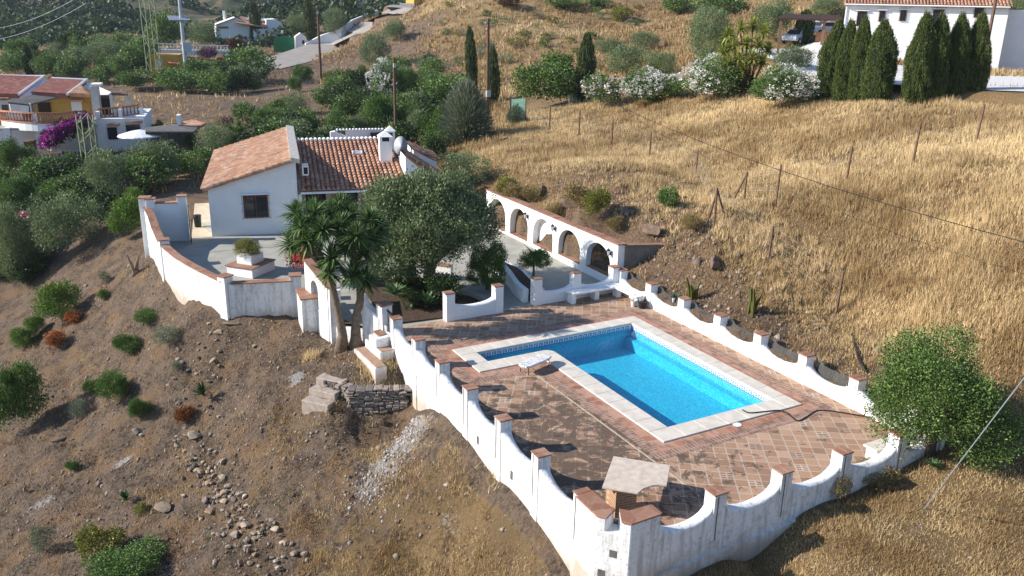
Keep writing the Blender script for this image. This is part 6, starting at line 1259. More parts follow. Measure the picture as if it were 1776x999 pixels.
rows('green_pink', [(1562, 60, 1594, 108, 'bright pink oleander in the gap of the cypress row'), (578, 124, 616, 160, 'rounded pink oleander in the valley behind the farmhouse'), (785, 124, 806, 142, 'small pink bush left of the narrow cypress pair'), (0, 372, 92, 452, 'large loose pink oleander at the left edge'), (376, 202, 402, 226, 'pink flowering shrub above the gable wing roof')], det=1)
rows('green_lilac', [(214, 296, 262, 344, 'lilac pink oleander above the bright bush by the patio wall'), (160, 102, 190, 124, 'lilac bougainvillea on the hill above the villa roof')], det=1)
rows('dark_red', [(1268, 128, 1312, 166, 'red flowering bush between the two big white oleanders'), (1652, 12, 1714, 52, 'dark bougainvillea with red flowers against the long farmhouse'), (394, 68, 426, 92, 'red bougainvillea over the hillside balustrade'), (862, -6, 902, 13, 'magenta red bush cut by the top edge above the hillside'), (500, 418, 540, 470, 'red flowering shrub between the square planter and the yucca')], det=1)
rows('dark_magenta', [(252, 84, 263, 106, 'magenta bougainvillea on the ochre annexe'), (346, 84, 374, 104, 'purple bougainvillea below the hillside balustrade')], det=1)
# bougainvillea cascading down the villa
def cascade():
    C = []; r = np.random.RandomState(5)
    for t in np.linspace(0, 1, 260):
        px = 78+(150-78)*t; py = 248-(248-206)*t**.8; w = 15*(1-t)**.7+3; P = at_r(px+r.randn()*w*.2, py+r.randn()*w*.25, 76.5+r.randn()*.5+t*2.5); C.append(P)
    C = np.array(C); o = C.mean(0); base = Vector((o[0], o[1], gz(o[0], o[1])))
    e = empty('bougainvillea', base, 0, 'magenta bougainvillea cascading down the left villa from terrace to garden', 'bougainvillea'); link('flowers', leafmesh('casc', C-np.array(base), 22, .2, .2, .11, LM['magenta'], 3, out=np.tile([0, -1., .3], (len(C), 1))), e); link('leaves', leafmesh('casc2', C-np.array(base)+[0, .3, -.1], 4, .3, .3, .15, LM['dark'], 4, out=np.tile([0, -1., .3], (len(C), 1))), e)
cascade()
rows('yellow', [(1120, 150, 1166, 178, 'low yellow green bush between two white oleanders'), (1766, 86, 1810, 120, 'yellow green bush at the right edge beside a white oleander'), (560, 122, 578, 144, 'yellow green shrub left of the pink oleander in the valley'), (1060, 8, 1096, 36, 'yellow green scrub on the upper hillside'), (230, 72, 262, 92, 'yellowish shrub left of the ochre annexe'), (260, 118, 300, 150, 'yellow green bush under the ochre annexe'), (137, 906, 209, 972, 'bright yellow green bush at the lower left'), (855, 300, 902, 352, 'tall yellow green broom bush above the far end of the arcade'), (233, 872, 257, 893, 'tiny yellowish shrub above the lower left bushes')], det=1)
rows('sword_y', [(392, 205, 428, 250, 'small yellowish yucca above the gable wing roof')], det=1)
rows('olive', [(1336, 80, 1416, 132, 'rounded grey green shrub left of the ragged cypress'), (1058, 76, 1136, 138, 'bushy olive on the slope left of the big grey green olive'), (1036, 62, 1082, 100, 'small olive above the bushy one on the slope'), (1122, 90, 1180, 134, 'low olive between the bushy one and the big one'), (1096, 54, 1142, 86, 'small round shrub high on the slope left of the big olive'),
    (1300, -10, 1374, 72, 'grey olive tree left of the timber carport'), (1410, -8, 1468, 32, 'grey olive behind the carport roof'), (1738, -10, 1810, 36, 'olive branches reaching in at the top right corner'), (658, 30, 702, 72, 'olive tree on the upper side of the lane'), (624, 56, 678, 116, 'dark round olive beside the bend of the lane'), (328, 36, 378, 84, 'olive tree above the hillside balustrade'),
    (145, 58, 206, 118, 'olive tree left of the reddish tree on the hill'), (556, 14, 604, 62, 'dark olive hedge behind the lane wall'), (500, 24, 536, 62, 'olive behind the white villa and the lane'), (62, 326, 164, 444, 'olive tree with a visible thin trunk on the left bank', ), (-10, 352, 50, 500, 'grey olive tree cut by the left edge'), (4, 404, 78, 486, 'low leaning olive on the left bank'),
    (150, 250, 238, 352, 'silvery olive tree below the terraced villa'), (222, 244, 306, 318, 'silvery olive right of the lattice mast in front of the villa'), (342, 214, 404, 286, 'feathery olive left of the gable wing'), (610, 194, 650, 238, 'silvery olive behind the farmhouse ridge'), (700, 190, 752, 240, 'grey green olive right of the chimneys'), (765, 262, 846, 326, 'olive bush beyond the low wings of the farmhouse')], det=2)
rows('green', [(893, 88, 1000, 184, 'dense dark green citrus tree left of the lone cypress'), (440, 184, 492, 234, 'bright green tree directly above the gable wing ridge'), (498, 198, 546, 248, 'green tree just right of the gable wing ridge'), (552, 188, 612, 244, 'green citrus behind the tiled roof'), (638, 160, 692, 236, 'green tree behind the slim reddish pole'), (690, 172, 738, 232, 'green tree right of the slim reddish pole'), (722, 196, 772, 248, 'green citrus behind the satellite dish'), (750, 180, 800, 246, 'green tree left of the pale broom bush'),
    (510, 110, 540, 146, 'small green bush beside the pole on the bank'), (618, 112, 652, 160, 'green bush between the pink and white oleanders'), (690, 116, 724, 158, 'fresh green bush right of the valley white oleander'), (255, 536, 279, 562, 'small green bush below the curved patio wall') if 0 else (470, 200, 520, 246, 'green tree between two others above the tiled roof'),
    (0, 236, 60, 306, 'dark green tree at the left edge below the villa'), (40, 268, 104, 330, 'green tree below the garden balustrade'), (282, 250, 330, 290, 'round dark green bush below the shelter'), (96, 262, 150, 322, 'dark green tree left of the pale lattice mast'), (0, 300, 60, 372, 'green tree on the left under the villa garden'), (92, 300, 150, 352, 'green citrus between the villa garden and the left olive'), (262, 206, 284, 244, 'fresh green shrub beside the round parasol'), (316, 232, 344, 258, 'fresh green shrub in front of the dark shelter'), (1546, 28, 1590, 104, 'green shrub against the long farmhouse behind the gap'), (1576, 28, 1624, 62, 'green bush top in front of the farmhouse windows'), (500, 132, 522, 160, 'tiny green shrub on the shaded bank')], det=2)
rows('bush', [(394, 82, 472, 142, 'large dark olive green bush below the white villa'), (412, 134, 458, 160, 'grey green bush on the bank below the large dark one'), (276, 118, 356, 158, 'dark bush at the foot of the solar street lamp'), (330, 104, 386, 144, 'dark bush left of the brick gate pillar'), (206, 118, 262, 156, 'green bush under the ochre annexe to the left'), (366, 136, 396, 160, 'small bush left of the grey green one on the bank'), (730, 130, 816, 192, 'large yellow green carob left of the narrow cypresses'), (262, 14, 322, 88, 'tall dark tree behind the street lamp'), (186, 96, 222, 140, 'bush between lilac bougainvillea and the hill shrubs'),
    (60, 92, 104, 134, 'green hedge tree above the villa roofs'), (100, 92, 150, 138, 'round green tree above the villa gable'), (150, 112, 190, 146, 'green tree behind the villa gable'), (0, 92, 44, 132, 'green tree at the left edge above the villa'), (120, 60, 160, 104, 'tree on the rise above the round green tree'), (208, 64, 262, 124, 'reddish brown leaved tree left of the lattice mast'), (380, 96, 404, 120, 'clipped bush beside the brick gate pillar'), (640, 14, 664, 30, 'bush at the top end of the lane wall') if 0 else (536, 150, 576, 186, 'green bush on the valley bank below the lane'), (580, 158, 640, 200, 'low green thicket under the pink oleander'), (650, 168, 700, 190, 'dark thicket under the white valley oleander') if 0 else (400, 178, 446, 216, 'green bush above the feathery olive'),
    (905, 300, 950, 352, 'green brown bush above the second arch') if 0 else (1140, 320, 1178, 366, 'dark green bush on the dry slope left of the braced fence posts'), (1150, -10, 1210, 22, 'dark bushes at the top edge left of the big olive'), (950, -6, 1010, 18, 'dark trees cut by the top edge above the hillside'), (1020, -8, 1064, 14, 'second dark tree at the top edge above the hillside'), (1210, -12, 1300, 26, 'dark olive grove at the top edge behind the big olive')], det=1)
rows('dry', [(870, 318, 912, 360, 'straw bush nearest the far end of the arcade'), (945, 350, 985, 378, 'dry clump just above the middle lantern of the arcade'), (1050, 375, 1085, 402, 'dry clump above the nearest arch'), (1180, 372, 1216, 400, 'dry bush beside the braced fence posts')], det=2)
rows('rust', [(722, 134, 746, 160, 'rust coloured bush right of the valley white oleander'), (305, 700, 338, 736, 'rusty dry bush left of the spiky dark aloe')], det=1)
rows('dry', [(905, 322, 942, 352, 'straw coloured bush above the second arch from the left'), (980, 312, 1042, 362, 'large golden dry bush on the rock slope'), (1440, 820, 1480, 868, 'thorny dry weed outside the front parapet'), (1475, 800, 1560, 842, 'bleached dry weeds at the foot of the big green bush'), (1100, 172, 1130, 186, 'dry tuft below the white oleander')], det=1)
rows('yellow', [(1010, 324, 1060, 376, 'olive green cushion bush beside the golden one on the rock slope')], det=2)
rows('broom', [(768, 148, 848, 246, 'pale feathery broom bush beside the tall brown pole'), (880, 180, 912, 214, 'pale wispy broom by the start of the fence')], det=2)
rows('palm', [(430, 38, 460, 80, 'small palm beside the white villa') if 0 else (384, 40, 412, 78, 'small palm in the white villa garden'), (120, 228, 152, 256, 'small palm beside the cascading bougainvillea')], det=1)
# ------------------------------------------------------------ plants on the left bank
rows('bright', [(186, 340, 250, 414, 'bright green dense bush outside the curved patio wall'), (214, 326, 254, 372, 'fresh leafy shoots on top of the bright green bush'), (70, 486, 142, 554, 'large bright green bush on the left bank'), (44, 548, 84, 580, 'upper part of a low bright green hedge on the bank'), (18, 568, 60, 602, 'lower part of a low bright green hedge on the bank')], det=2)
rows('green', [(235, 535, 279, 563, 'small deep green bush above the blue grey one'), (197, 577, 242, 618, 'small green bush beside a pale flat stone'), (171, 640, 231, 694, 'green bush with a hint of red in the middle of the bank'), (147, 658, 177, 683, 'small round green bush left of the reddish one'), (225, 686, 260, 730, 'upright green bush above the pale boulder'), (114, 797, 136, 816, 'tiny round green bush low on the left bank'), (228, 868, 262, 886, 'tiny green sprig near the agave') if 0 else (172, 500, 192, 520, 'tiny green bush near the top of the left bank'), (170, 938, 294, 1012, 'big green bush at the bottom edge of the photo'), (-20, 622, 62, 748, 'tall loose green tree at the left edge of the bank')], det=2)
rows('grey', [(269, 562, 314, 598, 'blue grey bush in the middle of the left bank'), (268, 440, 300, 470, 'faint grey shrub near the cactus') if 0 else (170, 470, 192, 494, 'grey shrub high on the left bank'), (55, 905, 92, 960, 'grey dry shrub at the lower left'), (120, 690, 152, 724, 'faint grey shrub left of the upright green bush'), (295, 626, 318, 646, 'small grey weed under the blue grey bush')], det=1)
rows('rust_orange', [(112, 540, 142, 564, 'orange flowering bush, the upper of two on the bank'), (79, 577, 111, 604, 'orange flowering bush, the lower of two on the bank')], det=1)
rows('aloe', [(326, 648, 376, 702, 'dark spiky aloe clump beside the rusty bush'), (198, 840, 238, 880, 'small dark agave low on the left bank')], det=2)
plant('agave', 1160, 505, 1186, 522, 'small agave behind the parapet near the lantern', det=1); plant('agave', 1600, 790, 1640, 818, 'pale agave under the big green bush', det=1)
def cactus(px, py, h, n, lab, mat='agave', seed=0):
    g = G(px, py); rn = random.Random(seed); b = MB().mat(LM[mat] if mat in LM else M[mat]); r = empty('cactus', g, 0, lab, 'cactus')
    for k in range(n): a = rn.uniform(0, 6.28); b.tube([(rn.uniform(-.15, .15), rn.uniform(-.15, .15), -.1), (math.cos(a)*.15, math.sin(a)*.15, h*.5), (math.cos(a)*.3, math.sin(a)*.2, h*rn.uniform(.7, 1.))], [.06, .07, .035], 6)
    b.build('stems', r)
cactus(236, 476, 1.1, 3, 'dead looking thin cactus stems on the bank below the patio wall', 'ybark', 1); cactus(1200, 520, .9, 5, 'yellow green cactus behind the right parapet near the lantern', 'yellow', 2); cactus(1305, 545, 1.1, 4, 'tall yellow green cactus on the cut slope above the right parapet', 'yellow', 3)
# scrub dotted over the hillsides: one of a kind nobody could tell apart
rn = random.Random(12); k_ = 0
P0 = None
for i in range(150):
    px, py = rn.uniform(760, 1300), rn.uniform(4, 165)
    if (1080 < px and py > 50) or (py > 120 and px > 870): continue
    w = rn.uniform(9, 26)*(.7+py/300); kd = rn.choice(['yellow', 'dry', 'olive', 'bush', 'yellow', 'grey']); plant(kd, px-w/2, py-w*.4, px+w/2, py+w*.35, 'low scrub bush dotted over the dry upper hillside', name='scrub_bush', cat='bush', group='scrub bushes on the upper hillside', det=0); k_ += 1
for i in range(150):
    px = rn.uniform(-10, 760); py = rn.uniform(100, 260) if px > 400 else rn.uniform(70, 175)
    if px > 460 and py < 150-(px-460)*.28+26: continue
    if px < 255 and py > 112: continue
    if (365 < px < 535 and py < 112) or (250 < px < 410 and py < 124): continue
    if 235 < px < 470 and 150 < py < 205: continue
    w = rn.uniform(26, 54)*(.6+py/300); kd = rn.choice(['dark', 'bush', 'dark', 'olive', 'green', 'bush']); plant(kd, px-w/2, py-w*.45, px+w/2, py+w*.4, 'unremarkable green bush of the thicket filling the valley and hill behind the houses', name='thicket_bush', cat='bush', group='thicket bushes in the valley', det=0 if w < 30 else 1)
for i in range(62):
    px = rn.uniform(-10, 350); py = rn.uniform(262, 360) - 0
    if px > 180 and py > 318: continue
    if px < 255 and py < 296: continue
    w = rn.uniform(46, 84); kd = rn.choice(['dark', 'green', 'olive', 'green', 'bush', 'dark']); plant(kd, px-w/2, py-w*.4, px+w/2, py+w*.4, 'one of the many dark tree crowns crowding the slope below the left villa', name='slope_tree', cat='tree', group='tree crowns below the left villa', det=1)
for i in range(22):
    px = rn.uniform(-10, 130); py = rn.uniform(360, 470)
    if px > 100-(py-360)*.5: continue
    w = rn.uniform(40, 66); plant(rn.choice(['dark', 'olive', 'green']), px-w/2, py-w*.4, px+w/2, py+w*.4, 'one of the dark tree crowns beyond the edge of the left bank', name='slope_tree', cat='tree', group='tree crowns beyond the left bank', det=1)
# far woods on the hills: a mass
def far_woods():
    r = np.random.RandomState(8); C = []
    for _ in range(7000):
        px = r.uniform(-60, 700); py = r.uniform(-30, 100); 
        if 22 < px < 128 and 42 < py < 110: continue
        if px > 330 and r.rand() < .6: continue
        rr = math.exp(r.uniform(math.log(190), math.log(900))); d = ray(px, py); h = math.hypot(d[0], d[1]); C.append((d[0]/h*rr, d[1]/h*rr, rr))
    C = np.array(C); z = ground_z(C[:, 0], C[:, 1]); n = fbm(C[:, 0]*.012, C[:, 1]*.012, 3); k = (n > .02) | (C[:, 2] < 270); C, z = C[k], z[k]
    s = (1.3+C[:, 2]*.0035)*np.random.RandomState(1).uniform(.6, 1.5, len(C)); 
    cen = np.stack([C[:, 0], C[:, 1], z+s*.5], -1); rs = np.random.RandomState(2); per = 48; cc = np.repeat(cen, per, 0); ss = np.repeat(s, per)[:, None]; d = rs.randn(len(cc), 3); d /= np.linalg.norm(d, axis=1)[:, None]; P = cc+d*ss*[.8, .8, .6]; D = rs.randn(len(cc), 3)+d; D /= np.linalg.norm(D, axis=1)[:, None]; S = np.cross(D, rs.randn(len(cc), 3)); S /= np.linalg.norm(S, axis=1)[:, None]
    V = np.stack([P-D*ss*.19, P+S*ss*.15, P+D*ss*.19, P-S*ss*.15], 1).reshape(-1, 3); cl = np.repeat(rs.rand(len(C)), per); col = np.stack([cl, 0*cl, cl*.8, cl*0+1], -1); o = link('far_woodland', np_mesh('far', V, np.arange(len(V)).reshape(-1, 4), LM['dark'], col=np.repeat(col, 4, 0))); setp(o, 'scattered dark woodland covering the far hills', 'woodland', kind='stuff')
far_woods()

plant('olive', 1162, 8, 1280, 120, 'big grey green olive tree above the white oleanders', det=3)

def spiky():
    g = Vector(at_r(1300, 128, 68)); g.z = gz(g.x, g.y); r = empty('yucca_clump', g, 0, 'spreading yellow green yucca clump above the white oleanders', 'yucca'); m = m_leaf('yellow_yucca_leaf', (.14, .17, .03), (.42, .44, .09), .35)
    b = MB().mat(M['ybark'])
    for k, (px, py, d) in enumerate(((1262, 62, 1), (1284, 50, 1.5), (1306, 46, 2), (1326, 56, 1.5), (1254, 92, 0), (1272, 82, .4), (1294, 78, .5), (1316, 78, .6), (1332, 88, 1), (1282, 104, -.4), (1304, 104, -.4), (1264, 110, -.5), (1322, 108, 0), (1290, 122, -.6))):
        c = Vector(at_r(px, py, 66+d))-g; L = ([], [], []); rosette(L, c, 70, .95, .062, 50+k, -.7, .35); link('leaf_rosette', np_mesh('yr%d' % k, *L[:2], m, col=L[2]), r); b.tube([(0, 0, -.3), c*.5+Vector((0, 0, -.3)), c], [.09, .07, .05], 6)
    b.build('trunk', r, smooth=True)
spiky()
# ------------------------------------------------------------ dry grass, weeds, stones
STR = [(P, 6.5) for P in (np.array(LANE)[:, :2], np.array(DRIVE)[:, :2])]
def gmask(x, y):
    ok = ~inpoly(x, y, [(9.3, 13), (9.9, 12.4), (20.9, 12.4), (21.0, 28.4), (22.8, 28.4), (22.8, 28.8), (21.3, 41.4), (19.5, 43.6), (19.2, 56.5), (9.0, 57), (6.6, 46), (3.9, 44.6), (3.9, 39), (4.6, 35.6), (5.4, 33), (8.2, 32.2), (8.3, 31), (8.9, 28), (9.6, 25)])
    for P, w in STR: ok &= np.hypot(x[:, None]-P[:, 0], y[:, None]-P[:, 1]).min(1) > w*.72
    return ok
def blades(name, x, y, per, H, W, lean, seed, colf, mat, label, cat, clump=.06):
    r = np.random.RandomState(seed); z = ground_z(x, y)-.02; n = len(x); N = n*per; X = np.repeat(x, per)+r.randn(N)*clump; Y = np.repeat(y, per)+r.randn(N)*clump; Z = np.repeat(z, per); h = np.repeat(H, per)*r.uniform(.55, 1.25, N); w = np.repeat(W, per)*.5; a = r.rand(N)*6.283; l = r.rand(N)*lean; b = r.rand(N)*6.283
    P0 = np.stack([X-np.cos(a)*w, Y-np.sin(a)*w, Z], -1); P1 = np.stack([X+np.cos(a)*w, Y+np.sin(a)*w, Z], -1); T = np.stack([X+np.cos(b)*h*l, Y+np.sin(b)*h*l, Z+h*np.sqrt(1-np.minimum(l, .95)**2)], -1)
    V = np.stack([P0, P1, T], 1).reshape(-1, 3); c = np.clip(np.repeat(colf, per)+r.randn(N)*.16, 0, 1); col = np.stack([c, 0*c, r.rand(N)*.93, c*0+1], -1)
    o = link(name, np_mesh(name, V, np.arange(3*N).reshape(N, 3), mat, col=np.repeat(col, 3, 0))); setp(o, label, cat, kind='stuff'); return o
def cover():
    r = np.random.RandomState(21)
    def samp(n, az0, az1, r0, r1): az = r.uniform(az0, az1, n)+CY; rr = np.exp(r.uniform(math.log(r0), math.log(r1), n)); return rr*np.sin(az), rr*np.cos(az), rr
    # the tall dry field on the right
    x, y, rr = samp(210000, -.14, .62, 13, 75); px, py = proj_np(x, y, ground_z(x, y)); f = fbm(x*.35, y*.35, 4); thin = sstep(20.9, 24.0, x+.15*f)*sstep(31, 34, x+(y-20)*.0+4*(y < 22)+8*0)*0+1
    rock = np.maximum(blob(x, y, 22.6, 27, 2.4, 7)*.75, blob(x, y, 24.5, 34, 2.8, 5)*.75); near = sstep(21.0, 23.2, x+1.2*f); keep = gmask(x, y) & (x > 20.9) & (r.rand(len(x)) < np.clip(near+.08, 0, 1)*(1-rock*.8)*(.75+.5*f)+.03) & ((y > 12) | (x > 24)) & (px > 700)
    x, y, rr, f = x[keep], y[keep], rr[keep], f[keep]; H = np.clip(.32+.34*fbm(x*.45+3, y*.45, 4), .08, .8)*(.45+.55*sstep(22, 26, x)); blades('tall_dry_grass', x, y, 5, H, .012+rr*.00045, .45, 1, np.clip(.50+.75*fbm(x*.12, y*.12+7, 3)+.45*fbm(x*.7, y*.7, 3), 0, 1), LM['hay'], 'tall golden dry grass covering the field on the right', 'grass', .07)
    # shorter straw in front and on the bank
    x, y, rr = samp(150000, -.62, .62, 11, 45); f = fbm(x*.8+11, y*.8, 4); bank = x < 9.6; dens = np.where(bank, np.clip(.14+.85*sstep(28, 18, y)*sstep(2.5, 6.5, x)+.5*(fbm(x*.35+4, y*.35, 3) > .25), 0, 1)*sstep(-.1, .35, f), .75+.5*f); keep = gmask(x, y) & (r.rand(len(x)) < dens) & (bank | (y < 13)); x, y, rr, f = x[keep], y[keep], rr[keep], f[keep]
    H = np.clip(.10+.12*(f+.3), .05, .3); blades('short_dry_grass', x, y, 6, H, .010+rr*.0004, .95, 2, np.clip(.35+.7*fbm(x*.6, y*.6+7, 3), 0, 1), LM['hay'], 'short trampled straw in front of the terrace and on the bank', 'grass', .09)
    # hillside beyond
    x, y, rr = samp(60000, -.55, .62, 60, 190); px, py = proj_np(x, y, ground_z(x, y)); f = fbm(x*.12, y*.12, 4); keep = gmask(x, y) & (r.rand(len(x)) < (.5+.8*f)*(1-.85*sstep(860, 700, px+50*f)*sstep(150, 115, rr))) & ~((rr < 85) & (px > 880) & (py > 170)); x, y, rr, f = x[keep], y[keep], rr[keep], f[keep]
    blades('hillside_grass', x, y, 4, np.full(len(x), .55), rr*.0016, .7, 3, np.clip(.12+.8*fbm(x*.07, y*.07, 3), 0, 1), LM['hay'], 'dry grass tufts on the hillsides beyond the house', 'grass', .3)
    # brittle litter and dead weeds
    x, y, rr = samp(120000, -.62, .60, 12, 50); f = fbm(x*.7+41, y*.7, 4); keep = gmask(x, y) & (((x < 9.2) & (r.rand(len(x)) < sstep(-.05, .4, f)*.8)) | ((x > 21) & (x < 26) & (r.rand(len(x)) < .75))); x, y, rr, f = x[keep], y[keep], rr[keep], f[keep]
    blades('dead_litter', x, y, 4, np.full(len(x), .11)+.12*np.clip(f, 0, 1), .010+rr*.0004, .97, 7, np.clip(.3+fbm(x*.9, y*.9, 3), 0, 1), m_leaf('litter', (.09, .045, .02), (.40, .22, .085), .15, (.5, .36, .18)), 'brown dead weeds and litter on the banks', 'weeds', .12)
    # green weeds on the bank
    x, y, rr = samp(16000, -.60, -.05, 14, 46); f = fbm(x*.9+31, y*.9, 3); keep = gmask(x, y) & (x < 9.2) & (f > .24); x, y, rr = x[keep], y[keep], rr[keep]
    blades('green_weeds', x, y, 5, np.full(len(x), .12), .012+rr*.0004, .8, 4, np.random.RandomState(3).rand(len(x))*.7, LM['grey'], 'thin green weeds scattered over the bare bank', 'weeds', .08)
    # straw clumps standing out
    for k, (px, py, s, lab) in enumerate(((655, 640, 1.0, 'tuft of golden straw below the gate steps'), (700, 600, .5, 'small straw tuft against the outer parapet'), (880, 800, .8, 'golden straw tuft by the parapet footing'), (540, 620, .45, 'faint straw tuft near the ash patch'))):
        g = G(px, py); rs = np.random.RandomState(k); n = int(260*s); xx = g[0]+rs.randn(n)*.35*s; yy = g[1]+rs.randn(n)*.35*s; blades('straw_tuft', xx, yy, 4, np.full(n, .26), np.full(n, .02), .8, k, np.full(n, .7), LM['hay'], lab, 'grass', .05); bpy.data.objects[-1] if 0 else None
cover()
def stones():
    protos = []
    for s in range(7):
        rs = np.random.RandomState(s); bm = bmesh.new(); bmesh.ops.create_icosphere(bm, subdivisions=2, radius=1)
        pl = rs.randn(14, 3); pl /= np.linalg.norm(pl, axis=1)[:, None]
        for v in bm.verts:
            p = np.array(v.co)
            for q in pl:
                d = p@q-rs.uniform(.55, .8) if 0 else p@q-.52
                if d > 0: p = p-q*d
            v.co = Vector(p)*(1+.04*math.sin(v.co.x*9+s))
        me = bpy.data.meshes.new('stone'); bm.to_mesh(me); bm.free(); me.materials.append(simple('stone%d' % s, [(.27, .21, .155), (.33, .27, .20), (.20, .155, .115), (.16, .13, .105), (.29, .20, .135), (.38, .33, .27), (.24, .20, .165)][s], .95, var=.25, scale=7, bump=.02)); protos.append(me)
    me = protos[3].copy(); me.materials.clear(); me.materials.append(simple('outcrop_rock', (.15, .105, .075), .95, var=.4, scale=5, bump=.03)); protos.append(me)
    rn = random.Random(5)
    def put(px, py, sx, sy, sz, lab, grp=None, sink=.3, kind=None, name='stone'):
        if 'outcrop' in lab: sink = .75; kind = 7; sx *= 1.2
        g = G(px, py); o = link(name, protos[rn.randrange(7) if kind is None else kind], None, (g[0], g[1], g[2]+sz*(1-sink)), rn.uniform(0, 6.28)); o.scale = (sx, sy, sz); o.rotation_euler.x = rn.uniform(-.25, .25); setp(o, lab, 'stone', grp); return o
    path = [(300, 770), (345, 800), (370, 850), (400, 880), (430, 920), (470, 960), (500, 1000)]
    for i in range(225):
        t = rn.random()**.8*(len(path)-1); k = min(int(t), len(path)-2); f = t-k; px = path[k][0]*(1-f)+path[k+1][0]*f; py = path[k][1]*(1-f)+path[k+1][1]*f; w = 16+26*(t/6); s = rn.uniform(.05, .125)*(1.5 if rn.random() < .15 else 1)
        put(px+rn.gauss(0, w)*.8, py+rn.gauss(0, w)*.8, s*rn.uniform(.9, 1.5), s, s*rn.uniform(.5, .9), 'pale angular stone in the tumbled row of rubble running down the bank', 'stones of the tumbled rubble row')
    for i in range(55): s = rn.uniform(.04, .12); put(rn.uniform(340, 450) if i % 2 else rn.uniform(300, 380), rn.uniform(560, 770), s*1.3, s, s*.7, 'small stone strewn on the bank above the rubble row', 'stones strewn above the rubble row')
    for (px, py, sx, sy, sz, lab) in ((108, 762, .75, .22, .06, 'long pale flat slab lying on the left bank'), (238, 752, .28, .2, .14, 'pale angular boulder below the upright green bush'), (287, 886, .42, .3, .26, 'large brown boulder left of the rubble row'), (335, 760, .35, .3, .2, 'rounded boulder at the head of the rubble row'), (400, 563, .6, .22, .06, 'flat slab at the foot of the patio wall corner'), (378, 580, .3, .18, .12, 'dark block below the slab at the patio wall corner'), (370, 625, .16, .38, .05, 'pale upright slab on the bank'), (204, 597, .12, .3, .06, 'pale stone beside the small green bush'), (148, 498, .18, .14, .1, 'pale stone beside the large bright green bush'), (878, 243, .5, .3, .22, 'grey boulder at the top of the dry field'), (660, 738, .22, .14, .2, 'brown block at the foot of the dry stone wall'), (245, 757, .14, .12, .1, 'small stone beside the pale angular boulder'), (318, 862, .14, .1, .08, 'pale stone right above the large brown boulder'), (730, 655, .2, .15, .05, 'pale flat stone near the parapet footing'), (985, 360, .8, .5, .4, 'weathered outcrop in the rock slope above the arches'), (1130, 405, .7, .5, .35, 'brown outcrop beside the concrete wing wall'), (1240, 460, .6, .4, .3, 'reddish outcrop on the cut slope'), (940, 335, .6, .4, .35, 'grey outcrop above the second arch'), (44, 855, .12, .1, .2, 'small upright stone beside the ash patch')): put(px, py, sx, sy, sz, lab)
    # loose chips: one mass
    r = np.random.RandomState(9); n = 80000; az = r.uniform(-.60, .62, n)+CY; rr = np.exp(r.uniform(math.log(12), math.log(50), n)); x, y = rr*np.sin(az), rr*np.cos(az); rock = np.maximum(blob(x, y, 22.6, 27, 2.6, 8), blob(x, y, 24.5, 34, 3.2, 5)); keep = gmask(x, y) & (((x < 9.3) & (r.rand(n) < 1-.8*sstep(28, 17, y)*sstep(2, 6, x))) | (r.rand(n) < rock*.5) | ((y < 12.3) & (r.rand(n) < .12))); x, y, rr = x[keep], y[keep], rr[keep]
    z = ground_z(x, y); n = len(x); s = r.exponential(.018, n)+.012; s = np.where(x > 20.9, s*2.2, s); T = np.array([[1, 0, -.3], [-.5, .87, -.3], [-.5, -.87, -.3], [0, 0, .7]]); V = T[None]*s[:, None, None]*r.uniform(.6, 1.5, (n, 4, 1))+np.stack([x, y, z], -1)[:, None]; F = (np.arange(n)[:, None, None]*4+np.array([[0, 2, 1], [0, 1, 3], [1, 2, 3], [2, 0, 3]])[None]).reshape(-1, 3)
    t = NT('stone_chips'); at = t.n('ShaderNodeAttribute', attribute_name='v'); sp = t.n('ShaderNodeSeparateColor'); t.l(at.outputs['Color'], sp.inputs[0]); t.col(t.mix(sp.outputs[0], (.10, .07, .05), (.36, .30, .24)))
    cv = r.rand(n); o = link('stone_chips', np_mesh('chips', V.reshape(-1, 3), F, t.done(.95), col=np.repeat(np.stack([cv, cv, cv, cv], -1), 4, 0))); setp(o, 'loose stone chips littering the bare bank', 'stones', kind='stuff')
    # pale lime rubble spilled below the dry stone wall
    pts = [G(*q) for q in ((722, 732), (700, 765), (678, 800), (650, 840), (625, 870))]; n = 1500; t_ = r.uniform(0, 3.999, n); k = t_.astype(int); f = t_-k; A = np.array([tuple(p) for p in pts]); xy = A[k, :2]*(1-f)[:, None]+A[k+1, :2]*f[:, None]+r.randn(n, 2)*(.24+.16*t_*r.rand(n))[:, None]; keep = gmask(xy[:, 0], xy[:, 1]); xy = xy[keep]; n = len(xy); s = r.exponential(.018, n)+.008; z = ground_z(xy[:, 0], xy[:, 1])
    V = T[None]*s[:, None, None]*r.uniform(.6, 1.6, (n, 4, 1))+np.concatenate([xy, z[:, None]], 1)[:, None]; F = (np.arange(n)[:, None, None]*4+np.array([[0, 2, 1], [0, 1, 3], [1, 2, 3], [2, 0, 3]])[None]).reshape(-1, 3); o = link('lime_rubble', np_mesh('lime', V.reshape(-1, 3), F, simple('lime_rubble', (.38, .355, .33), .95, var=.25))); setp(o, 'pale lime rubble spilled down the bank below the dry stone wall', 'rubble', kind='stuff')
    # sticks
    for k, (x0, y0, x1, y1) in enumerate(((425, 905, 447, 872), (335, 650, 350, 668), (205, 815, 228, 800))):
        a, c = Vector(G(x0, y0)), Vector(G(x1, y1)); b = MB().mat(M['wood']); b.tube([Vector((0, 0, .04)), c-a+Vector((0, 0, .08))], .022, 5); setp(b.build('stick', loc=a), ['bleached stick lying by the rubble row', 'dry branch by the dark aloe', 'dry stick near the small dark agave'][k], 'stick')
stones()

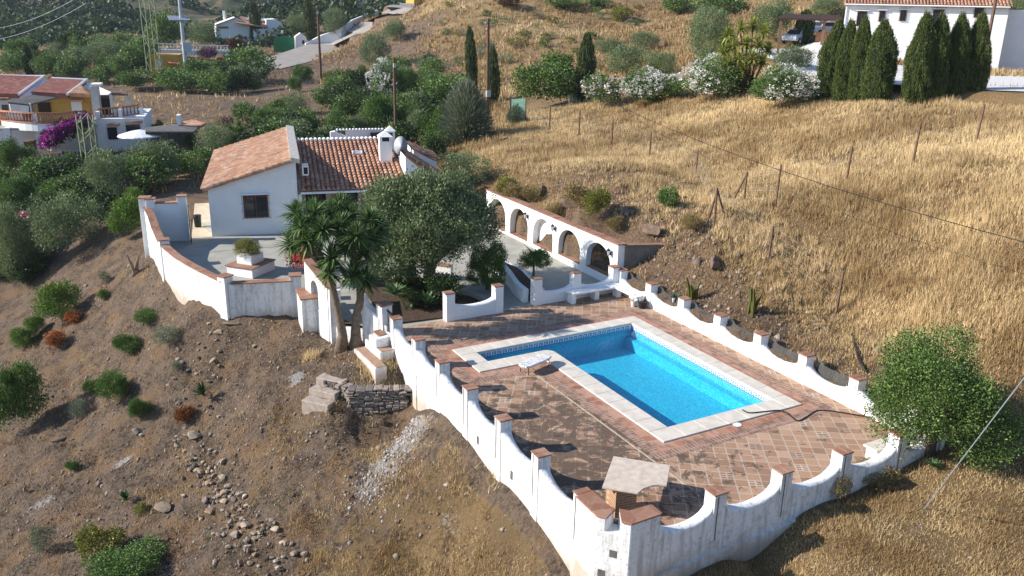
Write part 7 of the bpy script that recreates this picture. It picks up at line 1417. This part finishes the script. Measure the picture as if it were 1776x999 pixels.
# ------------------------------------------------------------ every shrub of the thickets gets a label of its own
def relabel():
    marks = [('the terraced villa', 120, 190), ('the garden balustrade', 110, 285), ('the lattice mast', 160, 330), ('the dark shelter', 320, 215), ('the hillside balustrade', 330, 70), ('the green gate', 495, 100), ('the street lamp', 320, 140), ('the villa roofs', 60, 120), ('the bank pole', 557, 130), ('the valley pink oleander', 597, 160), ('the valley white oleander', 668, 180), ('the gable wing', 450, 215), ('the tiled roof', 600, 235), ('the chimneys', 690, 230), ('the broom bush', 800, 190), ('the narrow cypresses', 830, 60), ('the lane', 650, 60), ('the citrus tree', 945, 80), ('the top edge', 1000, 15), ('the lone cypress', 1020, 60), ('the big grey olive', 1200, 20), ('the left edge', 10, 330), ('the left olive', 110, 400), ('the left bank edge', 40, 460), ('the farmhouse patio', 250, 300)]
    word = {'olive': 'grey green', 'grey': 'grey', 'green': 'green', 'bright': 'bright green', 'dark': 'dark', 'bush': 'leafy green', 'yellow': 'yellowish', 'dry': 'straw coloured'}; sets = {}
    for o in bpy.data.objects:
        g = o.get('group', '')
        if o.parent or not any(k in g for k in ('thicket', 'tree crowns', 'scrub bushes')): continue
        px, py = proj(o.location); m = min(marks, key=lambda q: math.hypot(px-q[1], py-q[2])); me = (o.data or (o.children[0].data)).name.split('.')[0].split('_')[0]; sets.setdefault((word.get(me, 'green'), o.name.split('.')[0].replace('_', ' '), m), []).append((px, py, o))
    num = ['first', 'second', 'third', 'fourth', 'fifth', 'sixth', 'seventh', 'eighth', 'ninth', 'tenth', 'eleventh', 'twelfth', 'thirteenth', 'fourteenth', 'fifteenth', 'sixteenth', 'seventeenth', 'eighteenth']
    for (w, nm, m), L in sets.items():
        L.sort(key=lambda q: q[0]); rel = lambda px, py: 'near'
        for i, (px, py, o) in enumerate(L):
            o['label'] = ('only %s %s around %s' % (w, nm, m[0])) if len(L) == 1 else '%s from the left of the %s %ses around %s' % (num[min(i, 17)], w, nm, m[0]) if nm.endswith('sh') else '%s from the left of the %s %ss around %s' % (num[min(i, 17)], w, nm, m[0])
relabel()
